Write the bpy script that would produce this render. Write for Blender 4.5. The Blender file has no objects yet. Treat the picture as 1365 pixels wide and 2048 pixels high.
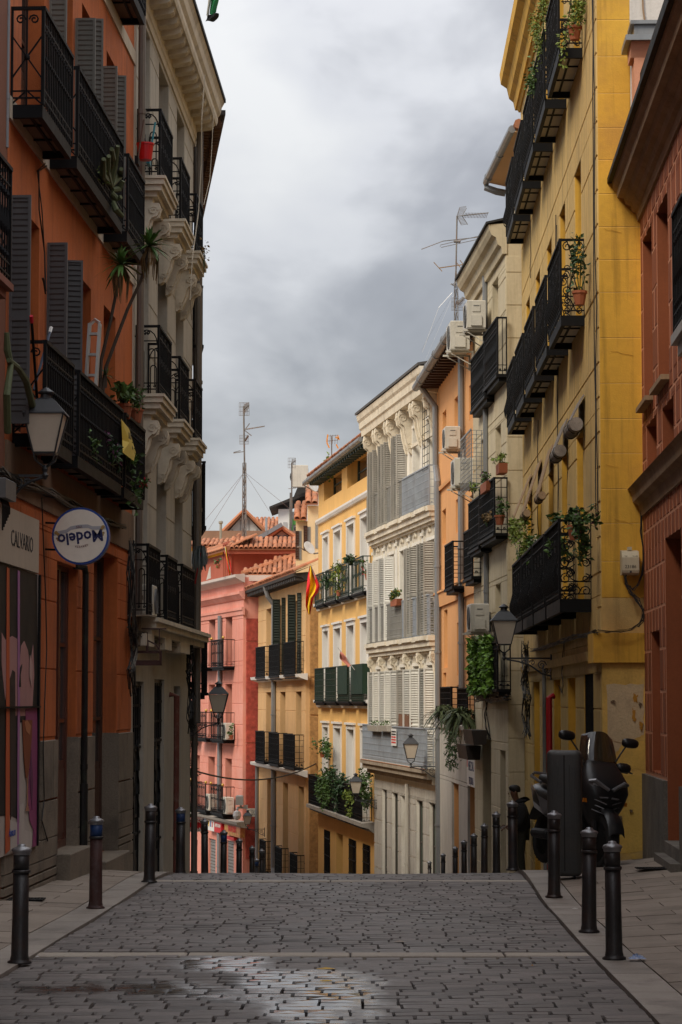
import bpy, math, random
from mathutils import Vector, Matrix, noise as mnoise
R = random.Random(7)
rad = math.radians
scene = bpy.context.scene
COL = scene.collection

# ---------------------------------------------------------------- camera
FPX = 4836.0                                    # focal length in photo pixels (85 mm on a 36 mm tall frame)
HZ = 1400.0                                     # horizon row in the photo
CH = 1.6                                        # eye height
PITCH = math.atan((HZ - 1024) / FPX)
cam = bpy.data.cameras.new('camera')
cam.sensor_fit = 'VERTICAL'; cam.sensor_height = 36; cam.sensor_width = 24
cam.lens = FPX / 2048 * 36
cam.clip_start = 0.1; cam.clip_end = 3000
camo = bpy.data.objects.new('camera', cam); COL.objects.link(camo)
camo.location = (0, 0, CH); camo.rotation_euler = (math.pi/2 + PITCH, 0, 0)
scene.camera = camo
cam.dof.use_dof = False

# ---------------------------------------------------------------- world, sun, exposure
SUN_EL, SUN_AZ = rad(44), rad(222)              # azimuth clockwise from +Y: behind the camera, to the left
w = bpy.data.worlds.new('World'); scene.world = w; w.use_nodes = True
nt = w.node_tree; nt.nodes.clear(); N = nt.nodes.new; L = nt.links.new
out = N('ShaderNodeOutputWorld'); bg = N('ShaderNodeBackground'); L(bg.outputs[0], out.inputs[0])
bg.inputs['Strength'].default_value = 0.1
sky = N('ShaderNodeTexSky'); sky.sky_type = 'NISHITA'; sky.sun_disc = False
sky.sun_elevation = SUN_EL; sky.sun_rotation = SUN_AZ
tc = N('ShaderNodeTexCoord')
sep = N('ShaderNodeSeparateXYZ'); L(tc.outputs['Generated'], sep.inputs[0])
def wm(op, a, b=None, c=None):
    n = N('ShaderNodeMath'); n.operation = op
    for i, x in enumerate((a, b, c)):
        if x is None: continue
        if isinstance(x, (int, float)): n.inputs[i].default_value = x
        else: L(x, n.inputs[i])
    return n.outputs[0]
OFF = (5.615, -7.271587, 7.565)
def cloudnoise(scale, detail, off, dist=0.0, rough=.5):
    mp = N('ShaderNodeMapping'); mp.inputs['Location'].default_value = off; mp.inputs['Scale'].default_value = (1, 1, 1.7)
    L(tc.outputs['Generated'], mp.inputs[0])
    n = N('ShaderNodeTexNoise'); n.inputs['Scale'].default_value = scale; n.inputs['Detail'].default_value = detail
    n.inputs['Roughness'].default_value = rough; n.inputs['Distortion'].default_value = dist
    L(mp.outputs[0], n.inputs['Vector']); return n.outputs[0]
n1 = cloudnoise(4.6, 5, OFF, .35, .48)
n2 = cloudnoise(19, 6, (3.3, 2.2, OFF[2]+1), .4, .5)
mixv = wm('ADD', wm('MULTIPLY', n1, .84), wm('MULTIPLY', n2, .16))
cr = N('ShaderNodeValToRGB'); L(mixv, cr.inputs[0])
e = cr.color_ramp.elements
e[0].position = .36; e[0].color = (.30, .30, .32, 1)
e[1].position = .64; e[1].color = (.80, .796, .79, 1)
a = e.new(.44); a.color = (.42, .422, .445, 1)
a = e.new(.53); a.color = (.68, .68, .70, 1)
# clouds are brighter high overhead (thin there), the NISHITA sky is seen through them
up = wm('MULTIPLY', wm('MAXIMUM', sep.outputs[2], 0), 0.9)
gain = wm('ADD', 2.25, wm('MULTIPLY', up, 9.2))   # an overcast sky is up to three times brighter at the zenith
vm = N('ShaderNodeVectorMath'); vm.operation = 'SCALE'; L(cr.outputs[0], vm.inputs[0]); L(gain, vm.inputs['Scale'])
mx = N('ShaderNodeMix'); mx.data_type = 'RGBA'; mx.inputs[0].default_value = .93
L(sky.outputs[0], mx.inputs[6]); L(vm.outputs[0], mx.inputs[7]); L(mx.outputs[2], bg.inputs[0])

sun = bpy.data.lights.new('sun', 'SUN'); sun.energy = 1.1; sun.angle = rad(22); sun.color = (1, .90, .74)
suno = bpy.data.objects.new('sun', sun); COL.objects.link(suno)
sd = Vector((math.sin(SUN_AZ)*math.cos(SUN_EL), math.cos(SUN_AZ)*math.cos(SUN_EL), math.sin(SUN_EL)))
suno.rotation_euler = sd.to_track_quat('Z', 'Y').to_euler(); suno.location = sd*60
vs = scene.view_settings; vs.view_transform = 'Standard'; vs.look = 'None'; vs.exposure = 1.38; vs.gamma = 1
vs.use_curve_mapping = False
scene.cycles.max_bounces = 8; scene.cycles.diffuse_bounces = 4; scene.cycles.glossy_bounces = 3
scene.cycles.transparent_max_bounces = 12
scene.render.film_transparent = False

# ---------------------------------------------------------------- pixel geometry (photo pixels -> rays)
def ray(px, py):
    x = (px - 682.5) / FPX; y = (1024 - py) / FPX
    c, s = math.cos(PITCH), math.sin(PITCH)
    return Vector((x, c - y*s, s + y*c))
def at(px, py, D):
    r = ray(px, py); return Vector((0, 0, CH)) + r*(D/r.y)
_prof = [(-60,.25),(-10,.1),(0,.05),(14,0),(17.6,-.03),(21,-.08),(23.2,-.105),(24.8,-.15),(27.2,-.37),(30.4,-.66),(33,-.92),
         (37.6,-1.32),(44.8,-1.95),(52.8,-2.6),(64,-3.55),(80,-4.8),(100,-6),(140,-7),(400,-8)]
def _lin(D, T):
    if D <= T[0][0]: return T[0][1]
    for (a, b), (c, d) in zip(T, T[1:]):
        if D <= c: return b + (d-b)*(D-a)/(c-a)
    return T[-1][1]
def gz(D):
    return sum(_lin(D + k*.35, _prof) for k in (-2,-1,0,1,2))/5
_xl = [(-60,-2.6),(0,-2.25),(12,-2.0),(14,-1.98),(18.5,-1.84),(24.8,-1.74),(35,-1.95),(50,-1.7),(60,-2.2),(80,-6),(110,-14)]
_xr = [(-60,1.2),(0,1.45),(12,1.56),(15.7,1.58),(19.8,1.66),(24.8,1.83),(35,2.15),(48,2.45),(60,2.3),(80,-.5),(110,-8)]
def xl(D): return _lin(D, _xl)
def xr(D): return _lin(D, _xr)

class Facade:
    """Vertical plane through photo column xa at depth Da, its level lines running to column vp on the horizon."""
    def __init__(s, xa, Da, vp, xb=None, Db=None, left=False):
        A = at(xa, HZ, Da); A.z = 0
        d = ray(vp, HZ); d.z = 0; d.normalize()
        if d.y < 0: d = -d
        if Db is not None: B = A + d*((Db-Da)/d.y)
        else:
            r = ray(xb, HZ); # A + t d = k r
            det = d.x*(-r.y) + r.x*d.y
            t = (-A.x*(-r.y) - r.x*A.y)/det
            B = A + d*t
        s.P, s.Q = A, B
        if (Vector((0,0,1)).cross(B - A).x < 0) if left else (Vector((0,0,1)).cross(B - A).dot(Vector((0,5,0)) - A) < 0): s.P, s.Q = B, A
        s.S = (s.Q - s.P); s.len = s.S.length; s.S = s.S/s.len
        s.O = Vector((0,0,1)).cross(s.S)
        s.M = Matrix(((s.S.x, s.O.x, 0, s.P.x), (s.S.y, s.O.y, 0, s.P.y), (0,0,1,0), (0,0,0,1)))
    def hit(s, px, py, off=0):
        r = ray(px, py); o = Vector((0,0,CH)) - (s.P + s.O*off)
        t = -o.dot(s.O)/r.dot(s.O)
        h = Vector((0,0,CH)) + r*t
        return h
    def sz(s, px, py, off=0):
        h = s.hit(px, py, off); return (h - s.P).dot(s.S), h.z
    def X(s, px, off=0): return s.sz(px, HZ, off)[0]
    def Z(s, px, py, off=0): return s.sz(px, py, off)[1]
    def W(s, a, o, z): return s.P + s.S*a + s.O*o + Vector((0,0,z))

# ---------------------------------------------------------------- mesh builder
class MB:
    def __init__(s): s.v = []; s.f = []; s.m = []
    def add(s, vs, fs, m=0):
        n = len(s.v); s.v += [tuple(v) for v in vs]
        s.f += [tuple(i+n for i in f) for f in fs]; s.m += [m]*len(fs)
    def quad(s, a, b, c, d, m=0): s.add([a,b,c,d], [(0,1,2,3)], m)
    def box(s, x0, x1, y0, y1, z0, z1, m=0):
        if x0 > x1: x0, x1 = x1, x0
        if y0 > y1: y0, y1 = y1, y0
        if z0 > z1: z0, z1 = z1, z0
        s.add([(x0,y0,z0),(x1,y0,z0),(x1,y1,z0),(x0,y1,z0),(x0,y0,z1),(x1,y0,z1),(x1,y1,z1),(x0,y1,z1)],
              [(3,2,1,0),(4,5,6,7),(0,1,5,4),(1,2,6,5),(2,3,7,6),(3,0,4,7)], m)
    def cbox(s, x0, x1, y0, y1, z0, z1, c=.01, m=0):
        """box with a chamfered top"""
        s.add([(x0,y0,z0),(x1,y0,z0),(x1,y1,z0),(x0,y1,z0),(x0,y0,z1-c),(x1,y0,z1-c),(x1,y1,z1-c),(x0,y1,z1-c),
               (x0+c,y0+c,z1),(x1-c,y0+c,z1),(x1-c,y1-c,z1),(x0+c,y1-c,z1)],
              [(3,2,1,0),(8,9,10,11),(0,1,5,4),(1,2,6,5),(2,3,7,6),(3,0,4,7),(4,5,9,8),(5,6,10,9),(6,7,11,10),(7,4,8,11)], m)
    def prism(s, prof, fn, a0, a1, m=0, caps=True):
        """closed profile [(p,q)] swept from a0 to a1; fn(a,p,q)->xyz"""
        n = len(prof)
        vs = [fn(a0,p,q) for p,q in prof] + [fn(a1,p,q) for p,q in prof]
        fs = [(i, (i+1)%n, n+(i+1)%n, n+i) for i in range(n)]
        if caps: fs += [tuple(range(n-1,-1,-1)), tuple(range(n,2*n))]
        s.add(vs, fs, m)
    def tube(s, pts, r, n=5, m=0, closed=False):
        pts = [Vector(p) for p in pts]; k = len(pts)
        if k < 2: return
        rs = r if isinstance(r, (list, tuple)) else [r]*k
        vs = []; up = None
        for i, p in enumerate(pts):
            if closed: t = pts[(i+1)%k] - pts[i-1]
            else: t = pts[min(i+1,k-1)] - pts[max(i-1,0)]
            if t.length < 1e-9: t = Vector((0,0,1))
            t.normalize()
            if up is None:
                up = Vector((0,0,1)) if abs(t.z) < .9 else Vector((1,0,0))
            a = up - t*up.dot(t)
            if a.length < 1e-5: a = t.orthogonal()
            a.normalize(); up = a; b = t.cross(a)
            for j in range(n):
                an = 2*math.pi*(j+.5)/n
                vs.append(p + (a*math.cos(an) + b*math.sin(an))*rs[i])
        fs = []
        for i in range(k if closed else k-1):
            i2 = (i+1)%k
            for j in range(n):
                fs.append((i*n+j, i*n+(j+1)%n, i2*n+(j+1)%n, i2*n+j))
        if not closed: fs += [tuple(range(n-1,-1,-1)), tuple(range((k-1)*n, k*n))]
        s.add(vs, fs, m)
    def bar(s, a, b, r, n=4, m=0): s.tube([a,b], r, n, m)
    def lathe(s, prof, c=(0,0,0), n=12, m=0, axis='z'):
        vs = []
        for r, z in prof:
            for j in range(n):
                an = 2*math.pi*j/n; x, y = r*math.cos(an), r*math.sin(an)
                vs.append((c[0]+x, c[1]+y, c[2]+z) if axis == 'z' else ((c[0]+x, c[1]+z, c[2]+y) if axis == 'y' else (c[0]+z, c[1]+x, c[2]+y)))
        k = len(prof)
        fs = [(i*n+j, i*n+(j+1)%n, (i+1)*n+(j+1)%n, (i+1)*n+j) for i in range(k-1) for j in range(n)]
        fs += [tuple(range(n-1,-1,-1)), tuple(range((k-1)*n, k*n))]
        s.add(vs, fs, m)
    def ball(s, c, r, n=6, m=0, sz=1):
        s.lathe([(r*math.sin(math.pi*(i+.02)/n), -r*sz*math.cos(math.pi*(i+.02)/n)) for i in range(n)] + [(.001, r*sz)], c, n+2, m)
    def xf(s, M, start=0):
        for i in range(start, len(s.v)): s.v[i] = tuple(M @ Vector(s.v[i]))
    def mesh(s, name, mats, smooth=False):
        me = bpy.data.meshes.new(name); me.from_pydata(s.v, [], s.f)
        for m in (mats if isinstance(mats, (list, tuple)) else [mats]): me.materials.append(m)
        if any(s.m): me.polygons.foreach_set('material_index', s.m)
        if smooth: me.polygons.foreach_set('use_smooth', [True]*len(s.f))
        me.update(); return me
    def build(s, name, mats, parent=None, loc=None, smooth=False, key=None):
        if not s.v: return None
        return put(name, s.mesh(name, mats, smooth), parent, loc)
def put(name, me, parent=None, loc=None, rot=None, scale=None):
    o = bpy.data.objects.new(name, me); COL.objects.link(o)
    if parent is not None: o.parent = parent
    if loc is not None: o.location = loc
    if rot is not None: o.rotation_euler = rot
    if scale is not None: o.scale = scale
    return o
def tag(o, label=None, cat=None, group=None, kind=None):
    if label: o['label'] = label
    if cat: o['category'] = cat
    if group: o['group'] = group
    if kind: o['kind'] = kind
    return o
def empty(name, label, cat, M=None, loc=None, rotz=0, group=None, scale=None):
    o = bpy.data.objects.new(name, None); COL.objects.link(o)
    o.empty_display_size = .2
    if M is not None: o.matrix_world = M
    if loc is not None: o.location = loc; o.rotation_euler = (0,0,rotz)
    if scale is not None: o.scale = (scale,)*3
    return tag(o, label, cat, group)
def copy_tree(o, parent=None):
    c = o.copy(); COL.objects.link(c); c.parent = parent
    for ch in list(o.children): copy_tree(ch, c)
    return c

# ---------------------------------------------------------------- materials
def C(h):
    h = h.lstrip('#'); v = [int(h[i:i+2], 16)/255 for i in (0,2,4)]
    return tuple(x/12.92 if x <= .04045 else ((x+.055)/1.055)**2.4 for x in v) + (1,)
_mats = {}
def mat(name, col, rough=.8, metal=0, var=.12, scale=1.2, streak=0, bump=.15, bscale=60, dirt=None, dirtamt=.0, spec=.4, fine=.06, isl=0, obj=0, emit=None, coat=0, dirtscale=.9):
    """procedural material: broad tone variation, fine grain, vertical weather streaks, blotchy dirt, bump"""
    if name in _mats: return _mats[name]
    m = bpy.data.materials.new(name); _mats[name] = m; m.use_nodes = True
    t = m.node_tree; b = t.nodes['Principled BSDF']; nn = t.nodes.new; ll = t.links.new
    if isinstance(col, str): col = C(col)
    if len(col) == 3: col = tuple(col) + (1,)
    b.inputs['Roughness'].default_value = rough; b.inputs['Metallic'].default_value = metal
    b.inputs['Specular IOR Level'].default_value = spec
    if coat: b.inputs['Coat Weight'].default_value = coat; b.inputs['Coat Roughness'].default_value = .08
    geo = nn('ShaderNodeNewGeometry')
    def noise(sc, det, vec, ro=.55):
        n = nn('ShaderNodeTexNoise'); n.inputs['Scale'].default_value = sc; n.inputs['Detail'].default_value = det
        n.inputs['Roughness'].default_value = ro; ll(vec, n.inputs['Vector']); return n.outputs[0]
    def mth(op, a, c):
        n = nn('ShaderNodeMath'); n.operation = op
        for i, x in enumerate((a, c)):
            if isinstance(x, (int, float)): n.inputs[i].default_value = x
            else: ll(x, n.inputs[i])
        return n.outputs[0]
    pos = geo.outputs['Position']
    fac = mth('MULTIPLY', mth('SUBTRACT', noise(scale, 5, pos), .5), var*3.2)
    fac = mth('ADD', fac, mth('MULTIPLY', mth('SUBTRACT', noise(scale*22, 4, pos), .5), fine*2.5))
    if streak:
        mp = nn('ShaderNodeMapping'); mp.inputs['Scale'].default_value = (5, 5, .28); ll(pos, mp.inputs[0])
        fac = mth('SUBTRACT', fac, mth('MULTIPLY', mth('MAXIMUM', mth('SUBTRACT', noise(1.6, 6, mp.outputs[0], .65), .5), 0), streak*3.5))
    if isl: fac = mth('ADD', fac, mth('MULTIPLY', mth('SUBTRACT', geo.outputs['Random Per Island'], .5), isl))
    if obj:
        oi = nn('ShaderNodeObjectInfo'); fac = mth('ADD', fac, mth('MULTIPLY', mth('SUBTRACT', oi.outputs['Random'], .5), obj))
    k = mth('MAXIMUM', mth('ADD', fac, 1), .15)
    sc_ = nn('ShaderNodeVectorMath'); sc_.operation = 'SCALE'; sc_.inputs[0].default_value = col[:3]; ll(k, sc_.inputs['Scale'])
    c = sc_.outputs[0]
    if dirtamt:
        r = nn('ShaderNodeMapRange'); ll(noise(dirtscale, 9, pos, .68), r.inputs[0])
        r.inputs[1].default_value = .5; r.inputs[2].default_value = .68; r.inputs[3].default_value = 0; r.inputs[4].default_value = dirtamt
        mxn = nn('ShaderNodeMix'); mxn.data_type = 'RGBA'; ll(r.outputs[0], mxn.inputs[0]); ll(c, mxn.inputs[6])
        mxn.inputs[7].default_value = (C(dirt) if isinstance(dirt, str) else tuple(dirt)+(1,)) if dirt else (.09,.08,.07,1); c = mxn.outputs[2]
    ll(c, b.inputs['Base Color'])
    if bump:
        bp = nn('ShaderNodeBump'); bp.inputs['Strength'].default_value = bump; bp.inputs['Distance'].default_value = .01
        ll(noise(bscale, 3, pos), bp.inputs['Height']); ll(bp.outputs[0], b.inputs['Normal'])
    rr = mth('ADD', rough, mth('MULTIPLY', mth('SUBTRACT', noise(scale*3, 3, pos), .5), .2)); ll(rr, b.inputs['Roughness'])
    if emit: b.inputs['Emission Color'].default_value = col; b.inputs['Emission Strength'].default_value = emit
    return m
IRON = mat('black_iron', (.006,.0063,.0075), .6, .0, .3, 3, bump=.1, spec=.16, dirt=(.02,.013,.009), dirtamt=.35)
GLASS = mat('dark_window_glass', (.03,.034,.037), .1, 0, .3, .6, bump=.02, bscale=3, spec=.6)
GLASSB = mat('curtained_window_glass', (.20,.20,.19), .15, 0, .5, .8, bump=.02, bscale=3, spec=.6)
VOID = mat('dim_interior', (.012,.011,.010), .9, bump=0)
WHITE = mat('white_paint', (.70,.69,.66), .6, var=.06, streak=.1, bump=.05)
WOODD = mat('dark_brown_wood', (.06,.025,.014), .5, var=.2, streak=.3, bump=.2, bscale=40)
ZINC = mat('grey_zinc', (.24,.25,.26), .45, .4, var=.12, streak=.3, bump=.05, dirt=(.14,.09,.05), dirtamt=.2)
TERR = mat('terracotta_tile', (.36,.135,.062), .85, var=.25, scale=2.2, fine=.2, bump=.3, isl=.7, obj=.6, dirt=(.15,.12,.09), dirtamt=.65, dirtscale=2.2)
# ---------------------------------------------------------------- architecture builders (facade frame: s along, o out, z up)
def body(parent, L, z0, z1, ops, m_wall, m_rev=None, depth=9, name='wall', topm=None, s0=0):
    """hollow-fronted wall block with real openings cut through its front"""
    mb = MB(); m_rev = m_rev or m_wall
    ss = sorted({s0, L} | {round(min(max(v, s0), L), 4) for o in ops for v in o[:2]})
    zs = sorted({z0, z1} | {round(v, 4) for o in ops for v in o[2:4] if z0 < v < z1})
    for a, b in zip(ss, ss[1:]):
        for c, d in zip(zs, zs[1:]):
            if b-a < 1e-5 or d-c < 1e-5: continue
            mx_, mz_ = (a+b)/2, (c+d)/2
            if any(o[0] < mx_ < o[1] and o[2] < mz_ < o[3] for o in ops): continue
            mb.quad((b,0,c),(a,0,c),(a,0,d),(b,0,d))
    for o in ops:
        a, b, c, d, r = o[:5]; r = -r
        mb.quad((a,0,c),(a,r,c),(a,r,d),(a,0,d),1); mb.quad((b,0,c),(b,0,d),(b,r,d),(b,r,c),1)
        mb.quad((a,0,d),(a,r,d),(b,r,d),(b,0,d),1); mb.quad((a,0,c),(b,0,c),(b,r,c),(a,r,c),1)
    mb.quad((s0,0,z0),(s0,-depth,z0),(s0,-depth,z1),(s0,0,z1)); mb.quad((L,0,z0),(L,0,z1),(L,-depth,z1),(L,-depth,z0))
    mb.quad((s0,-depth,z0),(L,-depth,z0),(L,-depth,z1),(s0,-depth,z1)); mb.quad((s0,0,z1),(s0,-depth,z1),(L,-depth,z1),(L,0,z1))
    return mb.build(name, [m_wall, m_rev], parent)

def blocks(parent, s0, s1, z0, z1, bw, bh, ops, m, proud=.012, gap=.014, name='stone_block', single=False, jit=0, stuff=True, start=0, gapx=None):
    """coursed blocks standing proud of the wall, joints left recessed"""
    zc = [z0]
    while zc[-1] < z1 - 1e-4: zc.append(min(zc[-1] + bh, z1))
    mb = MB(); n = 0
    for k, (c, d) in enumerate(zip(zc, zc[1:])):
        sub = sorted({c, d} | {v for o in ops for v in o[2:4] if c+.02 < v < d-.02})
        for zi, (c2, d2) in enumerate(zip(sub, sub[1:])):
            free = [(s0, s1)]
            for o in ops:
                if o[2] < d2-.005 and o[3] > c2+.005:
                    nf = []
                    for a, b in free:
                        if o[1] <= a or o[0] >= b: nf.append((a,b)); continue
                        if o[0] > a: nf.append((a, o[0]))
                        if o[1] < b: nf.append((o[1], b))
                    free = nf
            off = (k % 2)*bw*.5 + start
            for a, b in free:
                cuts = [a] + [s0 + off + i*bw for i in range(-2, int((s1-s0)/bw)+3) if a+.12 < s0+off+i*bw < b-.12] + [b]
                for p, q in zip(cuts, cuts[1:]):
                    if q-p < .03: continue
                    ga = gb = (gapx or gap)/2
                    zb = gap/2 if c2 == c else 0; zt = gap/2 if d2 == d else 0
                    o1 = proud*(1 + jit*(R.random()-.5))
                    if single:
                        t = MB(); fronted(t, p+ga, q-gb, 0, o1, c2+zb, d2-zt)
                        t.build(name, m, parent)
                    else: fronted(mb, p+ga, q-gb, 0, o1, c2+zb, d2-zt)
                    n += 1
    if not single and mb.v:
        o = mb.build(name, m, parent)
        if stuff: tag(o, kind='stuff')
        return o
def fronted(mb, s0, s1, o0, o1, z0, z1, m=0):
    c = min(.006, (o1-o0)*.6)
    mb.add([(s0,o0,z0),(s1,o0,z0),(s1,o0,z1),(s0,o0,z1),(s0+c,o1,z0+c),(s1-c,o1,z0+c),(s1-c,o1,z1-c),(s0+c,o1,z1-c)],
           [(4,7,6,5),(0,4,5,1),(1,5,6,2),(2,6,7,3),(3,7,4,0)], m)

_cache = {}
def cached(key, fn):
    if key not in _cache: _cache[key] = fn()
    return _cache[key]
def rnd(*a): return tuple(round(x, 2) if isinstance(x, float) else x for x in a)

def window(parent, s0, s1, z0, z1, r=.25, kind='case', mf=None, mg=None, transom=None, name='window'):
    mf = mf or WHITE; mg = mg or GLASS
    wd, h = s1-s0, z1-z0
    def mk():
        f = MB(); g = MB(); t = .05; d0, d1 = -r, -r+.05
        f.box(0,t,d0,d1,0,h); f.box(wd-t,wd,d0,d1,0,h); f.box(t,wd-t,d0,d1,h-t,h); f.box(t,wd-t,d0,d1,0,t*1.6)
        x1 = [t, wd-t]
        if kind in ('case', 'door') and wd > .5:
            f.box(wd/2-.035,wd/2+.035,d0-.005,d1+.012,t*1.6,h-t); leaf = [(t, wd/2-.035), (wd/2+.035, wd-t)]
        else: leaf = [(t, wd-t)]
        zb = t*1.6
        for a, b in leaf:
            f.box(a,a+.04,d0,d1-.008,zb,h-t); f.box(b-.04,b,d0,d1-.008,zb,h-t)
            if kind == 'door' and h > 1.5:
                f.box(a+.04,b-.04,d0,d1-.02,zb,zb+h*.28)
                f.box(a+.08,b-.08,d1-.02,d1-.008,zb+.06,zb+h*.28-.08)
            for tr in ([.45,.72] if h > 1.3 else [.5]):
                f.box(a+.04,b-.04,d0,d1-.012,h*tr-.018,h*tr+.018)
        g.quad((wd-t*.5,d0+.015,t),(t*.5,d0+.015,t),(t*.5,d0+.015,h-t*.5),(wd-t*.5,d0+.015,h-t*.5))
        v = MB(); v.quad((wd,d0-.001,0),(0,d0-.001,0),(0,d0-.001,h),(wd,d0-.001,h))
        n0 = len(f.f); 
        return f.mesh(name, mf), g.mesh('pane', mg)
    fm, gm = cached(('win', kind, mf.name, mg.name) + rnd(wd, h, r), mk)
    o = put(name, fm, parent, (s0,0,z0)); put('pane', gm, o)
    return o

def louvre(mb, wd, h, th=.035, pitch=.055, m=0, tilt=.02, fr=.05, slats=True):
    fr = min(fr, wd*.13)
    """louvred leaf in the plane x:0..wd, y:0..th, z:0..h"""
    mb.box(0,fr,0,th,0,h,m); mb.box(wd-fr,wd,0,th,0,h,m); mb.box(fr,wd-fr,0,th,h-fr,h,m); mb.box(fr,wd-fr,0,th,0,fr*1.4,m)
    if h > 1.4: mb.box(fr,wd-fr,0,th,h*.45,h*.45+fr,m)
    mb.box(fr,wd-fr,th*.42,th*.5,fr,h-fr,m)
    if not slats: return
    z = fr*1.4
    while z < h-fr-pitch*.5:
        if not (h > 1.4 and h*.45-pitch*.7 < z < h*.45+fr):
            slat(mb, fr, wd-fr, th, z, pitch, m)
        z += pitch
def slat(mb, x0, x1, th, z, pitch, m=0):
    t = .008; y0, y1 = .003, th+.004
    mb.add([(x0,y0,z+pitch*.95),(x1,y0,z+pitch*.95),(x1,y1,z+.004),(x0,y1,z+.004),
            (x0,y0,z+pitch*.95-t),(x1,y0,z+pitch*.95-t),(x1,y1,z+.004-t),(x0,y1,z+.004-t)],
           [(0,1,2,3),(7,6,5,4),(0,3,7,4),(1,5,6,2),(3,2,6,7),(0,4,5,1)], m)
def shutter(parent, s, z0, h, wd, ang, m, o0=.01, single=False, pitch=.055, name='shutter', th=.035, flip=False):
    """leaf hinged at s; ang 0 = lying along +s on the wall, 90 = standing straight out"""
    if single:
        def mk():
            a = MB(); louvre(a, wd, h, th, pitch, slats=False)
            b = MB(); slat(b, wd*.13, wd*.87, th, 0, pitch); return a.mesh(name, m), b.mesh('slat', m)
        fm, sm = cached(('sh1', m.name)+rnd(wd,h,pitch), mk)
        o = put(name, fm, parent, (s,o0,z0), (0,0,rad(ang)))
        z = .07
        while z < h-.05-pitch*.5:
            if not (h > 1.4 and h*.45-pitch*.7 < z < h*.45+.05): put('slat', sm, o, (0,0,z))
            z += pitch
        return o
    def mk():
        a = MB(); louvre(a, wd, h, th, pitch); return a.mesh(name, m)
    return put(name, cached(('sh', m.name)+rnd(wd,h,pitch), mk), parent, (s,o0,z0), (0,0,rad(ang)))

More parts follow.
